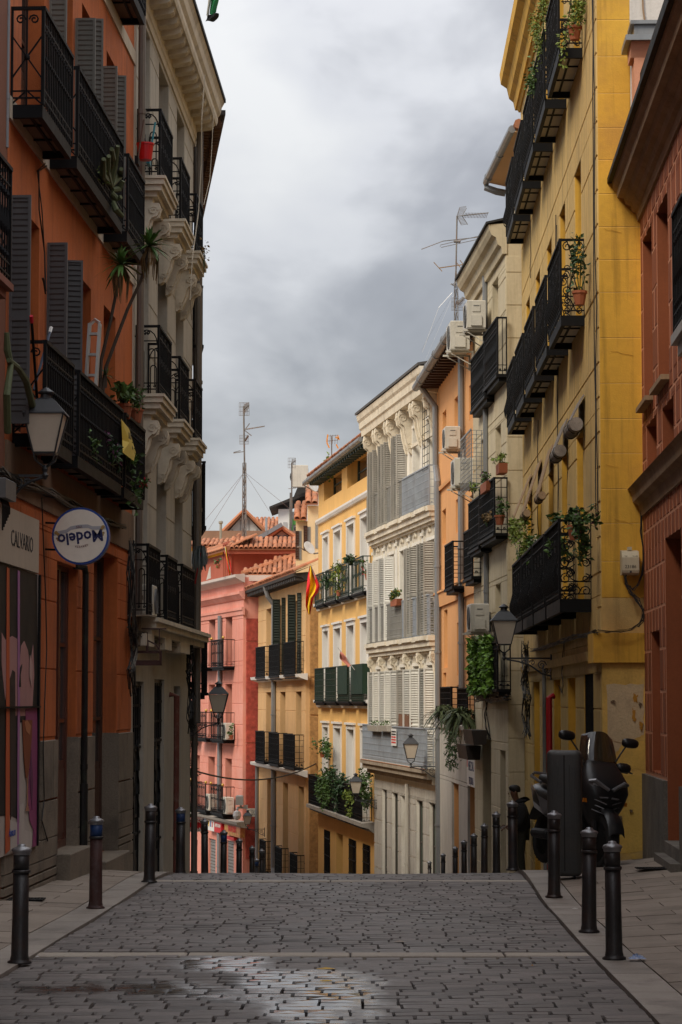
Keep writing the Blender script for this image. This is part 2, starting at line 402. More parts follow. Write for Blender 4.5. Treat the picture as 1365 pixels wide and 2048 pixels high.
def spiral(mb, fn, cx, cz, r, a0, turns, sgn=1, rr=.009, n=12, r1=.25):
    pts = []
    for i in range(n+1):
        t = i/n; an = a0 + sgn*turns*2*math.pi*t; q = r*(1-(1-r1)*t)
        pts.append(fn(cx + q*math.cos(an), cz + q*math.sin(an)))
    mb.tube(pts, rr, 4)
def sidepanel(mb, fn, w, h, style, rr=.009):
    """fn(a,b)->xyz in the end panel, a across 0..w, b up"""
    pi = math.pi
    if style == 'S':            # yellow house: paired curves with volutes
        for b0, hh in ((.26*h, .72*h), (.02*h, .22*h)):
            r = min(w*.2, hh*.2)
            for sg, cx in ((1, w*.27), (-1, w*.73)):
                spiral(mb, fn, cx, b0+hh-r*1.1, r, pi/2 if sg>0 else pi/2, 1.3, -sg if 0 else sg, rr)
                spiral(mb, fn, cx, b0+r*1.1, r, -pi/2, 1.3, -sg, rr)
            c = [(w*.27, b0+hh-r*.1), (w*.12 if 0 else w*.42, b0+hh*.78), (w*.5, b0+hh*.5), (w*.42, b0+hh*.25), (w*.27, b0+r*.1)]
            mb.tube([fn(*p) for p in c], rr, 4); mb.tube([fn(w-p[0], p[1]) for p in c], rr, 4)
            mb.bar(fn(w*.1, b0+hh*.5), fn(w*.9, b0+hh*.5), rr*.8)
            spiral(mb, fn, w*.25, b0+hh*.5, r*.7, 0, 1.2, 1, rr*.8); spiral(mb, fn, w*.75, b0+hh*.5, r*.7, pi, 1.2, -1, rr*.8)
        mb.bar(fn(0,h*.25), fn(w,h*.25), rr)
    elif style == 'O':          # big circles of volutes
        for k in range(4):
            cz = h*(.86-.2*k); spiral(mb, fn, w*.82, cz, w*.17, pi/2, 1.4, -1, rr)
            spiral(mb, fn, w*.2, cz, w*.15, pi/2, 1.4, 1, rr)
        spiral(mb, fn, w*.38, h*.72, h*.2, pi/2, 1, 1, rr, 16, 1); spiral(mb, fn, w*.4, h*.38, h*.16, pi/2, 1, 1, rr, 16, 1)
        for k in range(3): spiral(mb, fn, w*(.2+.3*k), h*.1, h*.07, 0, 1.3, 1, rr)
        mb.bar(fn(0,h*.22), fn(w,h*.22), rr)
    elif style == 'H':          # grey house: hairpin arches and volutes
        for b0, ww in ((.12*h, .3),):
            for c in (w*.25, w*.72):
                pts = [(c-w*.13, h*.12), (c-w*.13, h*.62)] + [(c+w*.13*math.cos(pi-t*pi/5), h*.62+w*.13*math.sin(pi-t*pi/5)) for t in range(1,5)] + [(c+w*.13, h*.62), (c+w*.13, h*.12)]
                mb.tube([fn(*p) for p in pts], rr, 4)
        for c in (.1,.36,.59,.86): spiral(mb, fn, w*c, h*.12, w*.06, pi, 1.1, 1, rr)
        spiral(mb, fn, w*.4, h*.9, w*.08, -pi/2, 1.2, 1, rr); spiral(mb, fn, w*.58, h*.9, w*.08, -pi/2, 1.2, -1, rr)
        pts = [(w*.06, h*.74)] + [(w*.5+w*.44*math.cos(pi-t*pi/8), h*.74+h*.2*math.sin(pi-t*pi/8)) for t in range(1,8)] + [(w*.94, h*.74)]
        mb.tube([fn(*p) for p in pts], rr, 4); mb.bar(fn(0,h*.78),fn(w,h*.78),rr); mb.bar(fn(0,h*.16),fn(w,h*.16),rr)
    elif style == 'L':          # orange house: volutes at the top, rosette on crossed rods
        spiral(mb, fn, w*.3, h*.88, w*.16, 0, 1.4, 1, rr); spiral(mb, fn, w*.72, h*.88, w*.16, pi, 1.4, -1, rr)
        mb.bar(fn(w*.5,h*.98), fn(w*.5,0), rr)
        mb.bar(fn(w*.05,h*.7), fn(w*.95,h*.28), rr); mb.bar(fn(w*.05,h*.28), fn(w*.95,h*.7), rr)
        c = fn(w*.5, h*.49); mb.ball(c, .028, 5)
        mb.bar(fn(0,h*.14), fn(w,h*.14), rr); mb.bar(fn(w*.05,h*.01), fn(w*.45,h*.13), rr); mb.bar(fn(w*.95,h*.01), fn(w*.55,h*.13), rr)
    else:
        n = max(2, int(w/.12))
        for i in range(1, n): mb.bar(fn(w*i/n,0), fn(w*i/n,h), rr)
        if style == 'V':
            mb.bar(fn(0,h*.16),fn(w,h*.16),rr)
            for c in (.25,.75): spiral(mb, fn, w*c, h*.08, w*.1, 0, 1.3, 1, rr)
def railing_mesh(w, p, h, style='bars', m=IRON, step=.11, front='bars', rr=.009):
    mb = MB(); e = .014
    F = lambda a, b: (a, p, b); L0 = lambda a, b: (0, a, b); L1 = lambda a, b: (w, a, b)
    mb.box(-.012,w+.012,p-.02,p+.02,h-.018,h+.012); 
    for x in (0, w): mb.box(x-.015,x+.015,0,p-.02,h-.018,h+.01)
    mb.box(0,w,p-.008,p+.008,.05,.066)
    for x in (0, w):
        mb.box(x-e,x+e,p-e,p+e,0,h-.018); mb.box(x-.008,x+.008,0,p-.02,.05,.064); mb.box(x-.01,x+.01,.0,.02,0,h-.018)
    n = max(2, round(w/step))
    for i in range(1, n):
        x = w*i/n; mb.bar((x,p,0),(x,p,h-.018),rr)
        if front == 'knob':
            mb.lathe([(rr,0),(rr*2.6,.05),(rr*2.2,.1),(rr,.2)], (x,p,h*.4), 5); mb.lathe([(rr,0),(rr*2.2,.03),(rr,.06)], (x,p,h*.72), 5)
            mb.lathe([(rr,0),(rr*2.2,.03),(rr,.06)], (x,p,h*.2), 5)
        elif front == 'twist':
            mb.ball((x,p,h*.5), rr*2.4, 4); mb.ball((x,p,h*.78), rr*1.9, 4)
            if i % 2: spiral(mb, F, x+.03, h*.12, .04, 0, 1.2, 1, rr*.8, 8); spiral(mb, F, x-.03, h*.86, .035, pi_, 1.2, 1, rr*.8, 8)
        elif front == 'curl':
            spiral(mb, F, x, h*.1, step*.4, 0, 1.2, 1, rr*.8, 8)
            if i % 2: spiral(mb, F, x, h*.5, step*.5, 0, 1.3, 1, rr, 9)
            if i % 3 == 0: spiral(mb, F, x, h*.85, step*.6, pi_, 1.3, -1, rr, 9)
        elif front == 'grid':
            pass
    if front in ('knob', 'twist', 'curl'):
        mb.box(0,w,p-.007,p+.007,h*.16,h*.16+.014); mb.box(0,w,p-.007,p+.007,h*.84,h*.84+.014)
    if front == 'belly':
        for i in range(1, n):
            x = w*i/n
            mb.tube([(x,p,h*.6),(x,p+.03,h*.45),(x,p+.065,h*.3),(x,p+.05,h*.18),(x,p,h*.12)], .011, 4)
            if i % 3 == 0: spiral(mb, F, x+step*.5, h*.72, step*.55, pi_, 1.3, 1, rr, 9)
            if i % 3 == 1: spiral(mb, F, x+step*.5, h*.42, step*.6, 0, 1.3, -1, rr, 9)
        mb.box(0,w,p-.007,p+.007,h*.86,h*.86+.014); mb.box(0,w,p-.007,p+.007,h*.12,h*.12+.014)
        for i in range(n): spiral(mb, F, w*(i+.5)/n, h*.06, step*.35, 0, 1.2, 1, rr*.8, 7)
    if front == 'grid':
        for z in (.28,.46,.64,.82): mb.box(0,w,p-.006,p+.006,h*z,h*z+.014)
        for x in (0, w):
            for z in (.28,.46,.64,.82): mb.box(x-.005,x+.005,0,p,h*z,h*z+.012)
        for i in range(n):
            x = w*i/n; spiral(mb, F, x+step/2, h*.13, step*.42, 0, 1, 1, rr*.8, 8, 1)
    sidepanel(mb, L0, p, h, style, rr); sidepanel(mb, L1, p, h, style, rr)
    return mb.mesh('railing', m)
pi_ = math.pi
def balcony(parent, s0, s1, z, p=.4, sh=.11, h=1.0, style='bars', front='bars', m=IRON, slab='iron', ms=None, mu=None, step=.11, name='balcony', rr=.009, rail=True):
    w = s1-s0
    def mk():
        mb = MB()
        if slab == 'iron':
            t = .05
            mb.box(0,w,p-t,p,-sh,0); mb.box(0,t,0,p-t,-sh,0); mb.box(w-t,w,0,p-t,-sh,0); mb.box(t,w-t,0,p-t,-.03,-.002)
            mb.box(t,w-t,p*.5-.012,p*.5+.012,-.06,-.03)
            k = max(1, round(w/.62))
            for i in range(1, k): x = w*i/k; mb.box(x-.012,x+.012,.0,p-t,-.062,-.03)
            u = MB(); u.box(t+.004,w-t-.004,.003,p-t-.004,-.045,-.031)
            return mb.mesh(name, ms or IRON), u.mesh('underside', mu or WHITE)
        if slab == 'stone':
            for q, (a, b) in enumerate(((0,-sh*.3),(-sh*.3,-sh*.62),(-sh*.62,-sh))):
                i = q*.055; mb.box(i,w-i,0,p-i+.04*(q==0),b,a)
            return mb.mesh(name, ms or WHITE), None
        if slab == 'slim':
            mb.box(-.03,w+.03,0,p+.03,-sh*.45,0); mb.box(.02,w-.02,0,p-.02,-sh,-sh*.45)
            return mb.mesh(name, ms or IRON), None
    me, un = cached(('bal', slab, (ms or IRON).name, (mu or WHITE).name)+rnd(w,p,sh), mk)
    o = put(name, me, parent, (s0,0,z))
    if un: put('underside', un, o)
    if rail: put('railing', cached(('rail', style, front, m.name)+rnd(w,p,h,step), lambda: railing_mesh(w,p,h,style,m,step,front,rr)), o)
    return o

def gutter_pipe(parent, pts, r=.045, m=None, name='drainpipe', n=8):
    mb = MB(); mb.tube(pts, r, n)
    for (a, b) in zip(pts, pts[1:]):
        a, b = Vector(a), Vector(b); L_ = (b-a).length
        if L_ > 2:
            for i in range(1, int(L_/1.9)+1):
                c = a.lerp(b, i*1.9/L_); d = (b-a).normalized()*.025
                if (c-b).length > .1: mb.tube([c-d, c+d], r*1.22, n)
    return mb.build(name, m or ZINC, parent, smooth=False)

def corbel(mb, s, w, p, h, z, m=0):
    """scroll bracket under a slab: width w centred at s, projecting p, height h hanging from z"""
    prof = [(0,0),(p*.95,0),(p,-h*.08),(p*.98,-h*.2),(p*.86,-h*.3),(p*.66,-h*.34),(p*.55,-h*.42),(p*.5,-h*.56),(p*.42,-h*.7),(p*.3,-h*.82),(p*.2,-h*.96),(p*.08,-h),(0,-h)]
    mb.prism(prof[::-1], lambda a, o, q: (a, o, z+q), s-w/2, s+w/2, m)
    for x in (s-w/2-.012, s+w/2+.001):
        spiral(mb, lambda a, b: (x+.005, a, b), p*.72, z-h*.17, h*.11, 0, 1.5, 1, .012, 10)
        spiral(mb, lambda a, b: (x+.005, a, b), p*.22, z-h*.8, h*.08, pi_, 1.5, 1, .01, 10)
    n0 = len(mb.v)
    mb.tube([(s, p*.99, z-h*.1),(s, p*.9, z-h*.3),(s, p*.62,z-h*.37),(s,p*.53,z-h*.6),(s,p*.25,z-h*.95)], w*.16, 5, m)

def textmesh(name, body_, size, m, parent=None, M=None, ext=.003, align='CENTER', squash=1, bold=0, shear=0):
    cu = bpy.data.curves.new(name, 'FONT'); cu.body = body_; cu.size = size; cu.align_x = align; cu.align_y = 'CENTER'; cu.extrude = ext
    cu.offset = bold; cu.shear = shear; cu.resolution_u = 2
    t = bpy.data.objects.new(name, cu); me = bpy.data.meshes.new_from_object(t)
    bpy.data.objects.remove(t); bpy.data.curves.remove(cu)
    me.name = name; me.materials.clear(); me.materials.append(m)
    if squash != 1: me.transform(Matrix.Diagonal((squash,1,1,1)))
    o = put(name, me, parent)
    if M is not None: o.matrix_local = M
    return o
def text_M(loc, xdir, zdir=(0,0,1)):
    """matrix that lays text along xdir with its top towards zdir"""
    x = Vector(xdir).normalized(); y = Vector(zdir).normalized(); n = x.cross(y)
    return Matrix(((x.x,y.x,n.x,loc[0]),(x.y,y.y,n.y,loc[1]),(x.z,y.z,n.z,loc[2]),(0,0,0,1)))

def tiles(parent, p0, du, dv, nu, nv, r=.085, Ltile=.42, m=None, limit=300, name='roof_tile', rows=None):
    """barrel tiles: nu columns across unit du, nv rows up the slope dv (from the eave p0)"""
    m = m or TERR; du = Vector(du).normalized(); dv = Vector(dv).normalized(); nrm = du.cross(dv)
    if nrm.z < 0: nrm = -nrm
    def mk(up):
        mb = MB(); k = 6; vs = []
        for j, (v, rr_) in enumerate(((0, r*1.08), (Ltile*1.12, r*.9))):
            for i in range(k+1):
                an = pi_*i/k
                vs.append((math.cos(an)*rr_, v, math.sin(an)*rr_*.85*up))
            for i in range(k+1):
                an = pi_*i/k
                vs.append((math.cos(an)*(rr_-.018), v, (math.sin(an)*(rr_*.85)-.018)*up))
        n = 2*(k+1)
        for i in range(k):
            mb_f = (i, i+1, n+i+1, n+i); mb.f.append(mb_f); mb.m.append(0)
            mb.f.append((i, k+1+i, k+2+i, i+1)); mb.m.append(0)
        mb.v = vs; return mb
    cover = mk(1); me = cached(('tile', m.name, r, Ltile), lambda: cover.mesh(name, m))
    rest = MB(); cnt = 0
    pitch = r*2.25
    B = Matrix((du, dv, nrm)).transposed().to_4x4()
    for j in range(nv):
        for i in range(nu):
            if rows and j >= rows(i): continue
            loc = Vector(p0) + du*(i*pitch) + dv*(j*Ltile) + nrm*(.02 + .012*R.random()) 
            Mx = Matrix.Translation(loc) @ B @ Matrix.Rotation(rad(R.uniform(-3,3)), 4, 'Z') @ Matrix.Rotation(rad(2.2), 4, 'X')
            if cnt < limit:
                o = put(name, me, parent); o.matrix_local = Mx; cnt += 1
            else:
                n0 = len(rest.v); rest.add(cover.v, cover.f); rest.xf(Mx, n0)
    if rest.v: tag(rest.build('roof_tiles_beyond', m, parent), kind='stuff')
    if rows: return
    pan = MB(); a = Vector(p0) - du*pitch*.5; u = du*(nu*pitch); v = dv*(nv*Ltile)
    pan.quad(a, a+u, a+u+v, a+v); e_ = -nrm*.05; pan.quad(a+e_, a+v+e_, a+u+v+e_, a+u+e_); pan.quad(a+e_,a+u+e_,a+u,a)
    return pan.build('roof_deck', TERR, parent)

def foliage(name, pts, m, parent=None, leaf=.05, shape='oval', droop=.3, seed=0):
    """leaf-sized faces, each at a given point (x,y,z)"""
    rg = random.Random(seed); mb = MB()
    for p in pts:
        p = Vector(p); a = Vector((rg.uniform(-1,1), rg.uniform(-1,1), rg.uniform(-droop-.5, .6))).normalized()
        b = a.cross(Vector((rg.uniform(-1,1), rg.uniform(-1,1), rg.uniform(-1,1)))).normalized()
        l = leaf*rg.uniform(.6,1.3); wv = l*(.32 if shape == 'oval' else .1)
        nn_ = a.cross(b)*l*.12
        mb.add([p, p+a*l*.45+b*wv+nn_, p+a*l, p+a*l*.45-b*wv+nn_], [(0,1,2),(0,2,3)])
    return mb.build(name, m, parent)
def blob_pts(c, rx, ry, rz, n, seed=0, clumps=7):
    rg = random.Random(seed); out = []
    cl = [(rg.gauss(0,.45)*rx, rg.gauss(0,.45)*ry, rg.gauss(0,.45)*rz) for _ in range(clumps)]
    for i in range(n):
        k = cl[rg.randrange(clumps)]
        out.append((c[0]+k[0]+rg.gauss(0,.22)*rx, c[1]+k[1]+rg.gauss(0,.22)*ry, c[2]+k[2]+rg.gauss(0,.22)*rz))
    return out
GREENS = [mat('leaf_green', (.055,.11,.022), .55, var=.3, scale=5, bump=0, isl=1.0), mat('leaf_dark_green', (.022,.055,.016), .55, var=.3, scale=5, bump=0, isl=.9),
          mat('leaf_yellow_green', (.14,.19,.03), .55, var=.3, scale=5, bump=0, isl=.9), mat('leaf_dry', (.16,.10,.04), .7, var=.3, scale=5, bump=0, isl=.9)]
POT = mat('clay_pot', (.32,.10,.045), .8, var=.15)
SOIL = mat('potting_soil', (.03,.022,.015), .95, bump=0)
def potted(label, M, loc, rx=.15, ry=.12, rz=.2, n=140, gm=0, leaf=.06, pot=True, potm=None, cat='plant', name='potted_plant', group=None, shape='oval', seed=1, boxy=False, trail=0, flower=None, nfl=14):
    r = empty(name, label, cat, M @ Matrix.Translation(loc), group=group)
    if pot:
        mb = MB()
        if boxy: mb.prism([(-rx*.9,0),(rx*.9,0),(rx,.16),(-rx,.16)], lambda a,x,z: (x,a,z), -.07, .07)
        else: mb.lathe([(.055,0),(.08,.13),(.09,.13),(.09,.16),(.075,.16),(.07,.14)], n=10)
        mb.build('pot', potm or POT, r)
        mb = MB()
        if boxy: mb.box(-rx*.9,rx*.9,-.06,.06,.14,.15)
        else: mb.lathe([(.001,.135),(.07,.135),(.001,.14)], n=8)
        mb.build('soil', SOIL, r)
    pts = blob_pts((0,0,.16+rz*.8), rx, ry, rz, n, seed)
    if trail: 
        rg = random.Random(seed+5)
        for k in range(trail):
            x = rg.uniform(-rx,rx); y = ry*.8; L_ = rg.uniform(.2,.55)
            for j in range(9): pts.append((x+rg.uniform(-.03,.03), y+rg.uniform(-.03,.03), .15-L_*j/9))
    foliage('leaves', pts, GREENS[gm], r, leaf, shape, seed=seed)
    st = MB(); rg = random.Random(seed)
    for k in range(5):
        q = pts[rg.randrange(n)]; st.tube([(0,0,.12),(q[0]*.5,q[1]*.5,(.12+q[2])/2),q], .006, 4)
    st.build('stems', GREENS[1], r)
    if flower is not None:
        rg = random.Random(seed+9); fl = [pts[rg.randrange(n)] for _ in range(nfl)]
        foliage('flowers', [(p[0]+rg.uniform(-.01,.01),p[1]+rg.uniform(-.01,.01),p[2]+.01) for p in fl for _ in range(4)], flower, r, leaf*.6, seed=seed)
    return r
def leafmat(name, col): return mat(name, col, .55, bump=0, var=.2, isl=.5)
RED_FL = leafmat('red_petal', (.5,.01,.03)); YEL_FL = leafmat('yellow_petal', (.7,.45,.02)); PUR_FL = leafmat('purple_leaf', (.10,.025,.07)); WHT_FL = leafmat('white_petal', (.7,.68,.62))

def ac_unit(M, loc, label, w=.75, h=.52, d=.3, group='air conditioning units on the walls', bracket=True):
    """fan side faces local +y, side grille towards both x ends"""
    r = empty('air_conditioner', label, 'air conditioner', M @ Matrix.Translation(loc), group=group)
    m = mat('off_white_enamel', (.55,.52,.45), .5, var=.08, streak=.25, bump=.03, dirt=(.2,.15,.1), dirtamt=.3)
    g = mat('grille_grey', (.12,.12,.12), .6)
    mb = MB(); mb.cbox(-w/2,w/2,-d/2,d/2,.02,h,.015); mb.box(-w/2+.01,w/2-.01,-d/2+.01,d/2-.01,0,.02)
    for x, sg in ((-w/2,-1),(w/2,1)):
        mb.box(x, x+sg*.03, -d*.28, d*.3, h*.1, h*.46); mb.box(x, x+sg*.012, -d*.2, d*.22, h*.6, h*.86)
    mb.build('casing', m, r)
    mb = MB(); mb.lathe([(h*.4,0),(h*.4,.02),(h*.37,.02),(h*.37,0)], (-w*.12, d/2, h*.5), 18, axis='y')
    for k in range(1, 7): 
        q = h*.37*k/7
        mb.tube([(-w*.12+q*math.cos(a*pi_/6), d/2+.012, h*.5+q*math.sin(a*pi_/6)) for a in range(12)], .004, 4, closed=True)
    for k in range(8): a = k*pi_/4; mb.bar((-w*.12, d/2+.014, h*.5), (-w*.12+h*.38*math.cos(a), d/2+.014, h*.5+h*.38*math.sin(a)), .004)
    for x, sg in ((-w/2,-1),(w/2,1)): mb.box(x+sg*.012, x+sg*.016, -.05,.05,h*.79,h*.82)
    mb.build('fan_grille', g, r)
    if bracket:
        mb = MB()
        for x in (-w*.36, w*.36):
            mb = MB(); mb.box(x-.02,x+.02,-d/2-.08,d/2+.08,-.035,0); mb.box(x-.018,x+.018,-d/2-.08,-d/2-.045,-.3,-.035)
            mb.bar((x,-d/2-.05,-.27),(x,d/2,-.04),.012); mb.build('bracket', m, r)
    return r

def lantern(M, loc, arm, label, scale=1.0, group='street lanterns', armside=-1):
    """four sided street lantern on a scrolled wall bracket of length arm; the wall lies towards armside*x"""
    r = empty('street_lantern', label, 'street lamp', M @ Matrix.Translation(loc), group=group, scale=scale)
    dk = mat('lantern_black_metal', (.035,.037,.04), .42, .2, var=.2, bump=.06, spec=.5)
    gl = mat('frosted_lantern_glass', (.62,.54,.43), .5, var=.1, scale=4, bump=.1, spec=.4)
    mb = MB(); s2 = math.sqrt(2)
    def fr(r0, z0, r1, z1, m=0):
        a = [(r0,r0,z0),(-r0,r0,z0),(-r0,-r0,z0),(r0,-r0,z0),(r1,r1,z1),(-r1,r1,z1),(-r1,-r1,z1),(r1,-r1,z1)]
        mb.add(a, [(3,2,1,0),(4,5,6,7),(0,1,5,4),(1,2,6,5),(2,3,7,6),(3,0,4,7)], m)
    fr(.205,.36,.2,.375); fr(.2,.375,.09,.50); fr(.09,.5,.06,.52)
    mb.lathe([(.055,.52),(.05,.56),(.075,.565),(.08,.58),(.05,.6),(.03,.615),(.012,.625)], n=10)
    fr(.105,-.02,.11,0)
    for sx in (1,-1):
        for sy in (1,-1): mb.bar((.105*sx,.105*sy,0),(.19*sx,.19*sy,.36),.011)
    mb.build('lantern_hood', dk, r)
    mb = MB(); fr_ = None
    def fr2(r0,z0,r1,z1):
        a = [(r0,r0,z0),(-r0,r0,z0),(-r0,-r0,z0),(r0,-r0,z0),(r1,r1,z1),(-r1,r1,z1),(-r1,-r1,z1),(r1,-r1,z1)]
        mb.add(a, [(3,2,1,0),(4,5,6,7),(0,1,5,4),(1,2,6,5),(2,3,7,6),(3,0,4,7)])
    fr2(.1,.0,.18,.355); mb.build('glass', gl, r)
    mb = MB()
    for k in range(4):
        a = pi_/4+k*pi_/2; c, s = math.cos(a), math.sin(a)
        mb.tube([(.14*c,.14*s,-.02),(.12*c,.12*s,-.08),(.05*c,.05*s,-.12),(0,0,-.15)], .01, 4)
    mb.lathe([(.012,-.26),(.035,-.22),(.02,-.19),(.03,-.16),(.015,-.12)], n=8)
    A = armside*arm
    mb.box(min(0,A),max(0,A),-.014,.014,-.235,-.21)
    mb.tube([(A,0,-.5),(A*.8,0,-.46),(A*.55,0,-.33),(A*.3,0,-.27),(A*.05,0,-.24)], .014, 5)
    fn = lambda a, b: (a, 0, b)
    spiral(mb, fn, A*.8, -.33, .075, 0, 1.5, 1, .011); spiral(mb, fn, A*.6, -.29, .045, pi_, 1.4, -1, .01); spiral(mb, fn, A*.9, -.41, .05, 0, 1.4, -1, .01)
    spiral(mb, fn, A*.42, -.27, .03, 0, 1.4, 1, .009)
    mb.box(A-.015,A+.015,-.03,.03,-.56,-.16)
    mb.build('bracket_arm', dk, r)
    return r
# ================================================================ GROUND
GROUNDM = mat('bare_ground', (.10,.09,.08), .9, var=.2)
def strip(name, xa, xb, Ds, dz, m, kind='structure', zfun=None):
    mb = MB(); pts = []
    for D in Ds:
        a, b = xa(D), xb(D); z = gz(D) + dz
        pts.append(((a, D, z), (b, D, z + (zfun(D) if zfun else 0))))
    for (a, b), (c, d) in zip(pts, pts[1:]): mb.quad(a, b, d, c)
    o = mb.build(name, m); return tag(o, kind=kind)
Dl = [-60,-30,-10,0,6,10,12,14,16,18,19,20,21,22,22.6,23.2,23.7,24.1,24.5,24.9,25.3,25.7,26.2,26.8,27.5,28.5,30,32,34,37,40,44,48,53,58,64,70,80,90,100,120,160,400]
g = strip('ground', lambda D: -250, lambda D: 250, Dl, -.16, GROUNDM)

# wet patch and general look of the cobbles
def cobble_mat(name, base):
    m = bpy.data.materials.new(name); m.use_nodes = True; t = m.node_tree; b = t.nodes['Principled BSDF']; nn = t.nodes.new; ll = t.links.new
    geo = nn('ShaderNodeNewGeometry'); oi = nn('ShaderNodeObjectInfo')
    def M_(op, a, c=None, d=None):
        n = nn('ShaderNodeMath'); n.operation = op
        for i, x in enumerate((a, c, d)):
            if x is None: continue
            if isinstance(x, (int, float)): n.inputs[i].default_value = x
            else: ll(x, n.inputs[i])
        return n.outputs[0]
    def noise(sc, det, ro=.6, off=(0,0,0), sca=(1,1,1)):
        mp = nn('ShaderNodeMapping'); mp.inputs['Location'].default_value = off; mp.inputs['Scale'].default_value = sca
        ll(geo.outputs['Position'], mp.inputs[0])
        n = nn('ShaderNodeTexNoise'); n.inputs['Scale'].default_value = sc; n.inputs['Detail'].default_value = det; n.inputs['Roughness'].default_value = ro
        ll(mp.outputs[0], n.inputs['Vector']); return n.outputs[0]
    sp = nn('ShaderNodeSeparateXYZ'); ll(geo.outputs['Position'], sp.inputs[0]); X, Y = sp.outputs[0], sp.outputs[1]
    def ell(cx, cy, rx, ry):
        dx = M_('DIVIDE', M_('SUBTRACT', X, cx), rx); dy = M_('DIVIDE', M_('SUBTRACT', Y, cy), ry)
        return M_('SUBTRACT', 1, M_('SQRT', M_('ADD', M_('MULTIPLY', dx, dx), M_('MULTIPLY', dy, dy))))
    wet = M_('MAXIMUM', ell(-.22, 13.7, .55, 1.15), ell(-.75, 14.9, .5, .75))
    wet = M_('MAXIMUM', wet, ell(-.1, 12.9, .38, 1.0)); wet = M_('MAXIMUM', wet, M_('SUBTRACT', ell(-1.1, 13.6, 1.0, .9), .35))
    n_ = M_('MULTIPLY', M_('SUBTRACT', noise(2.6, 5, .6, (0,0,0), (1,.5,1)), .5), 2.2)
    wv = nn('ShaderNodeMapRange'); ll(M_('ADD', wet, n_), wv.inputs[0]); wv.inputs[1].default_value = .0; wv.inputs[2].default_value = .6
    damp = nn('ShaderNodeMapRange'); ll(noise(.55, 6, .62, (4,2,0), (1,.6,1)), damp.inputs[0]); damp.inputs[1].default_value = .42; damp.inputs[2].default_value = .62
    k = M_('ADD', 1, M_('MULTIPLY', M_('SUBTRACT', noise(1.1, 6), .5), 1.0)); k = M_('ADD', k, M_('MULTIPLY', M_('SUBTRACT', noise(45, 4), .5), .7))
    k = M_('ADD', k, M_('MULTIPLY', M_('SUBTRACT', M_('ADD', geo.outputs['Random Per Island'], oi.outputs['Random']), .9), .75))
    k = M_('MULTIPLY', M_('MAXIMUM', k, .3), M_('SUBTRACT', 1, M_('MULTIPLY', damp.outputs[0], .28)))
    k = M_('MULTIPLY', k, M_('SUBTRACT', 1, M_('MULTIPLY', wv.outputs[0], .45)))
    s = nn('ShaderNodeVectorMath'); s.operation = 'SCALE'; s.inputs[0].default_value = base; ll(k, s.inputs['Scale']); ll(s.outputs[0], b.inputs['Base Color'])
    rg = M_('SUBTRACT', M_('SUBTRACT', .62, M_('MULTIPLY', damp.outputs[0], .12)), M_('MULTIPLY', wv.outputs[0], .46)); ll(M_('MAXIMUM', rg, .06), b.inputs['Roughness'])
    b.inputs['Specular IOR Level'].default_value = .45
    bp = nn('ShaderNodeBump'); bp.inputs['Distance'].default_value = .006; ll(M_('MULTIPLY', M_('SUBTRACT', 1, M_('MULTIPLY', wv.outputs[0], .93)), .5), bp.inputs['Strength'])
    ll(noise(38, 5), bp.inputs['Height']); ll(bp.outputs[0], b.inputs['Normal'])
    return m
COB = cobble_mat('worn_basalt_cobble', (.118,.103,.095)); _mats['worn_basalt_cobble'] = COB
GROUT = mat('dark_joint_dirt', (.042,.034,.028), .95, var=.3, scale=4, bump=.4, bscale=50)
ASPH = mat('far_cobbled_road', (.09,.085,.08), .7, var=.2, scale=6, fine=.3, bump=.5, bscale=14)
KERB = mat('granite_kerb', (.30,.265,.23), .7, var=.16, scale=2.5, fine=.16, bump=.25, bscale=70, obj=.22, dirt=(.05,.04,.035), dirtamt=.5, dirtscale=1.6)
PAVE = mat('paving_concrete', (.29,.24,.195), .8, var=.14, scale=2, fine=.14, bump=.2, bscale=90, obj=.2, dirt=(.06,.045,.035), dirtamt=.45, dirtscale=1.4)
road = strip('road', lambda D: xl(D)-.3, lambda D: xr(D)+.3, [D for D in Dl if D <= 120], -.075, GROUT)
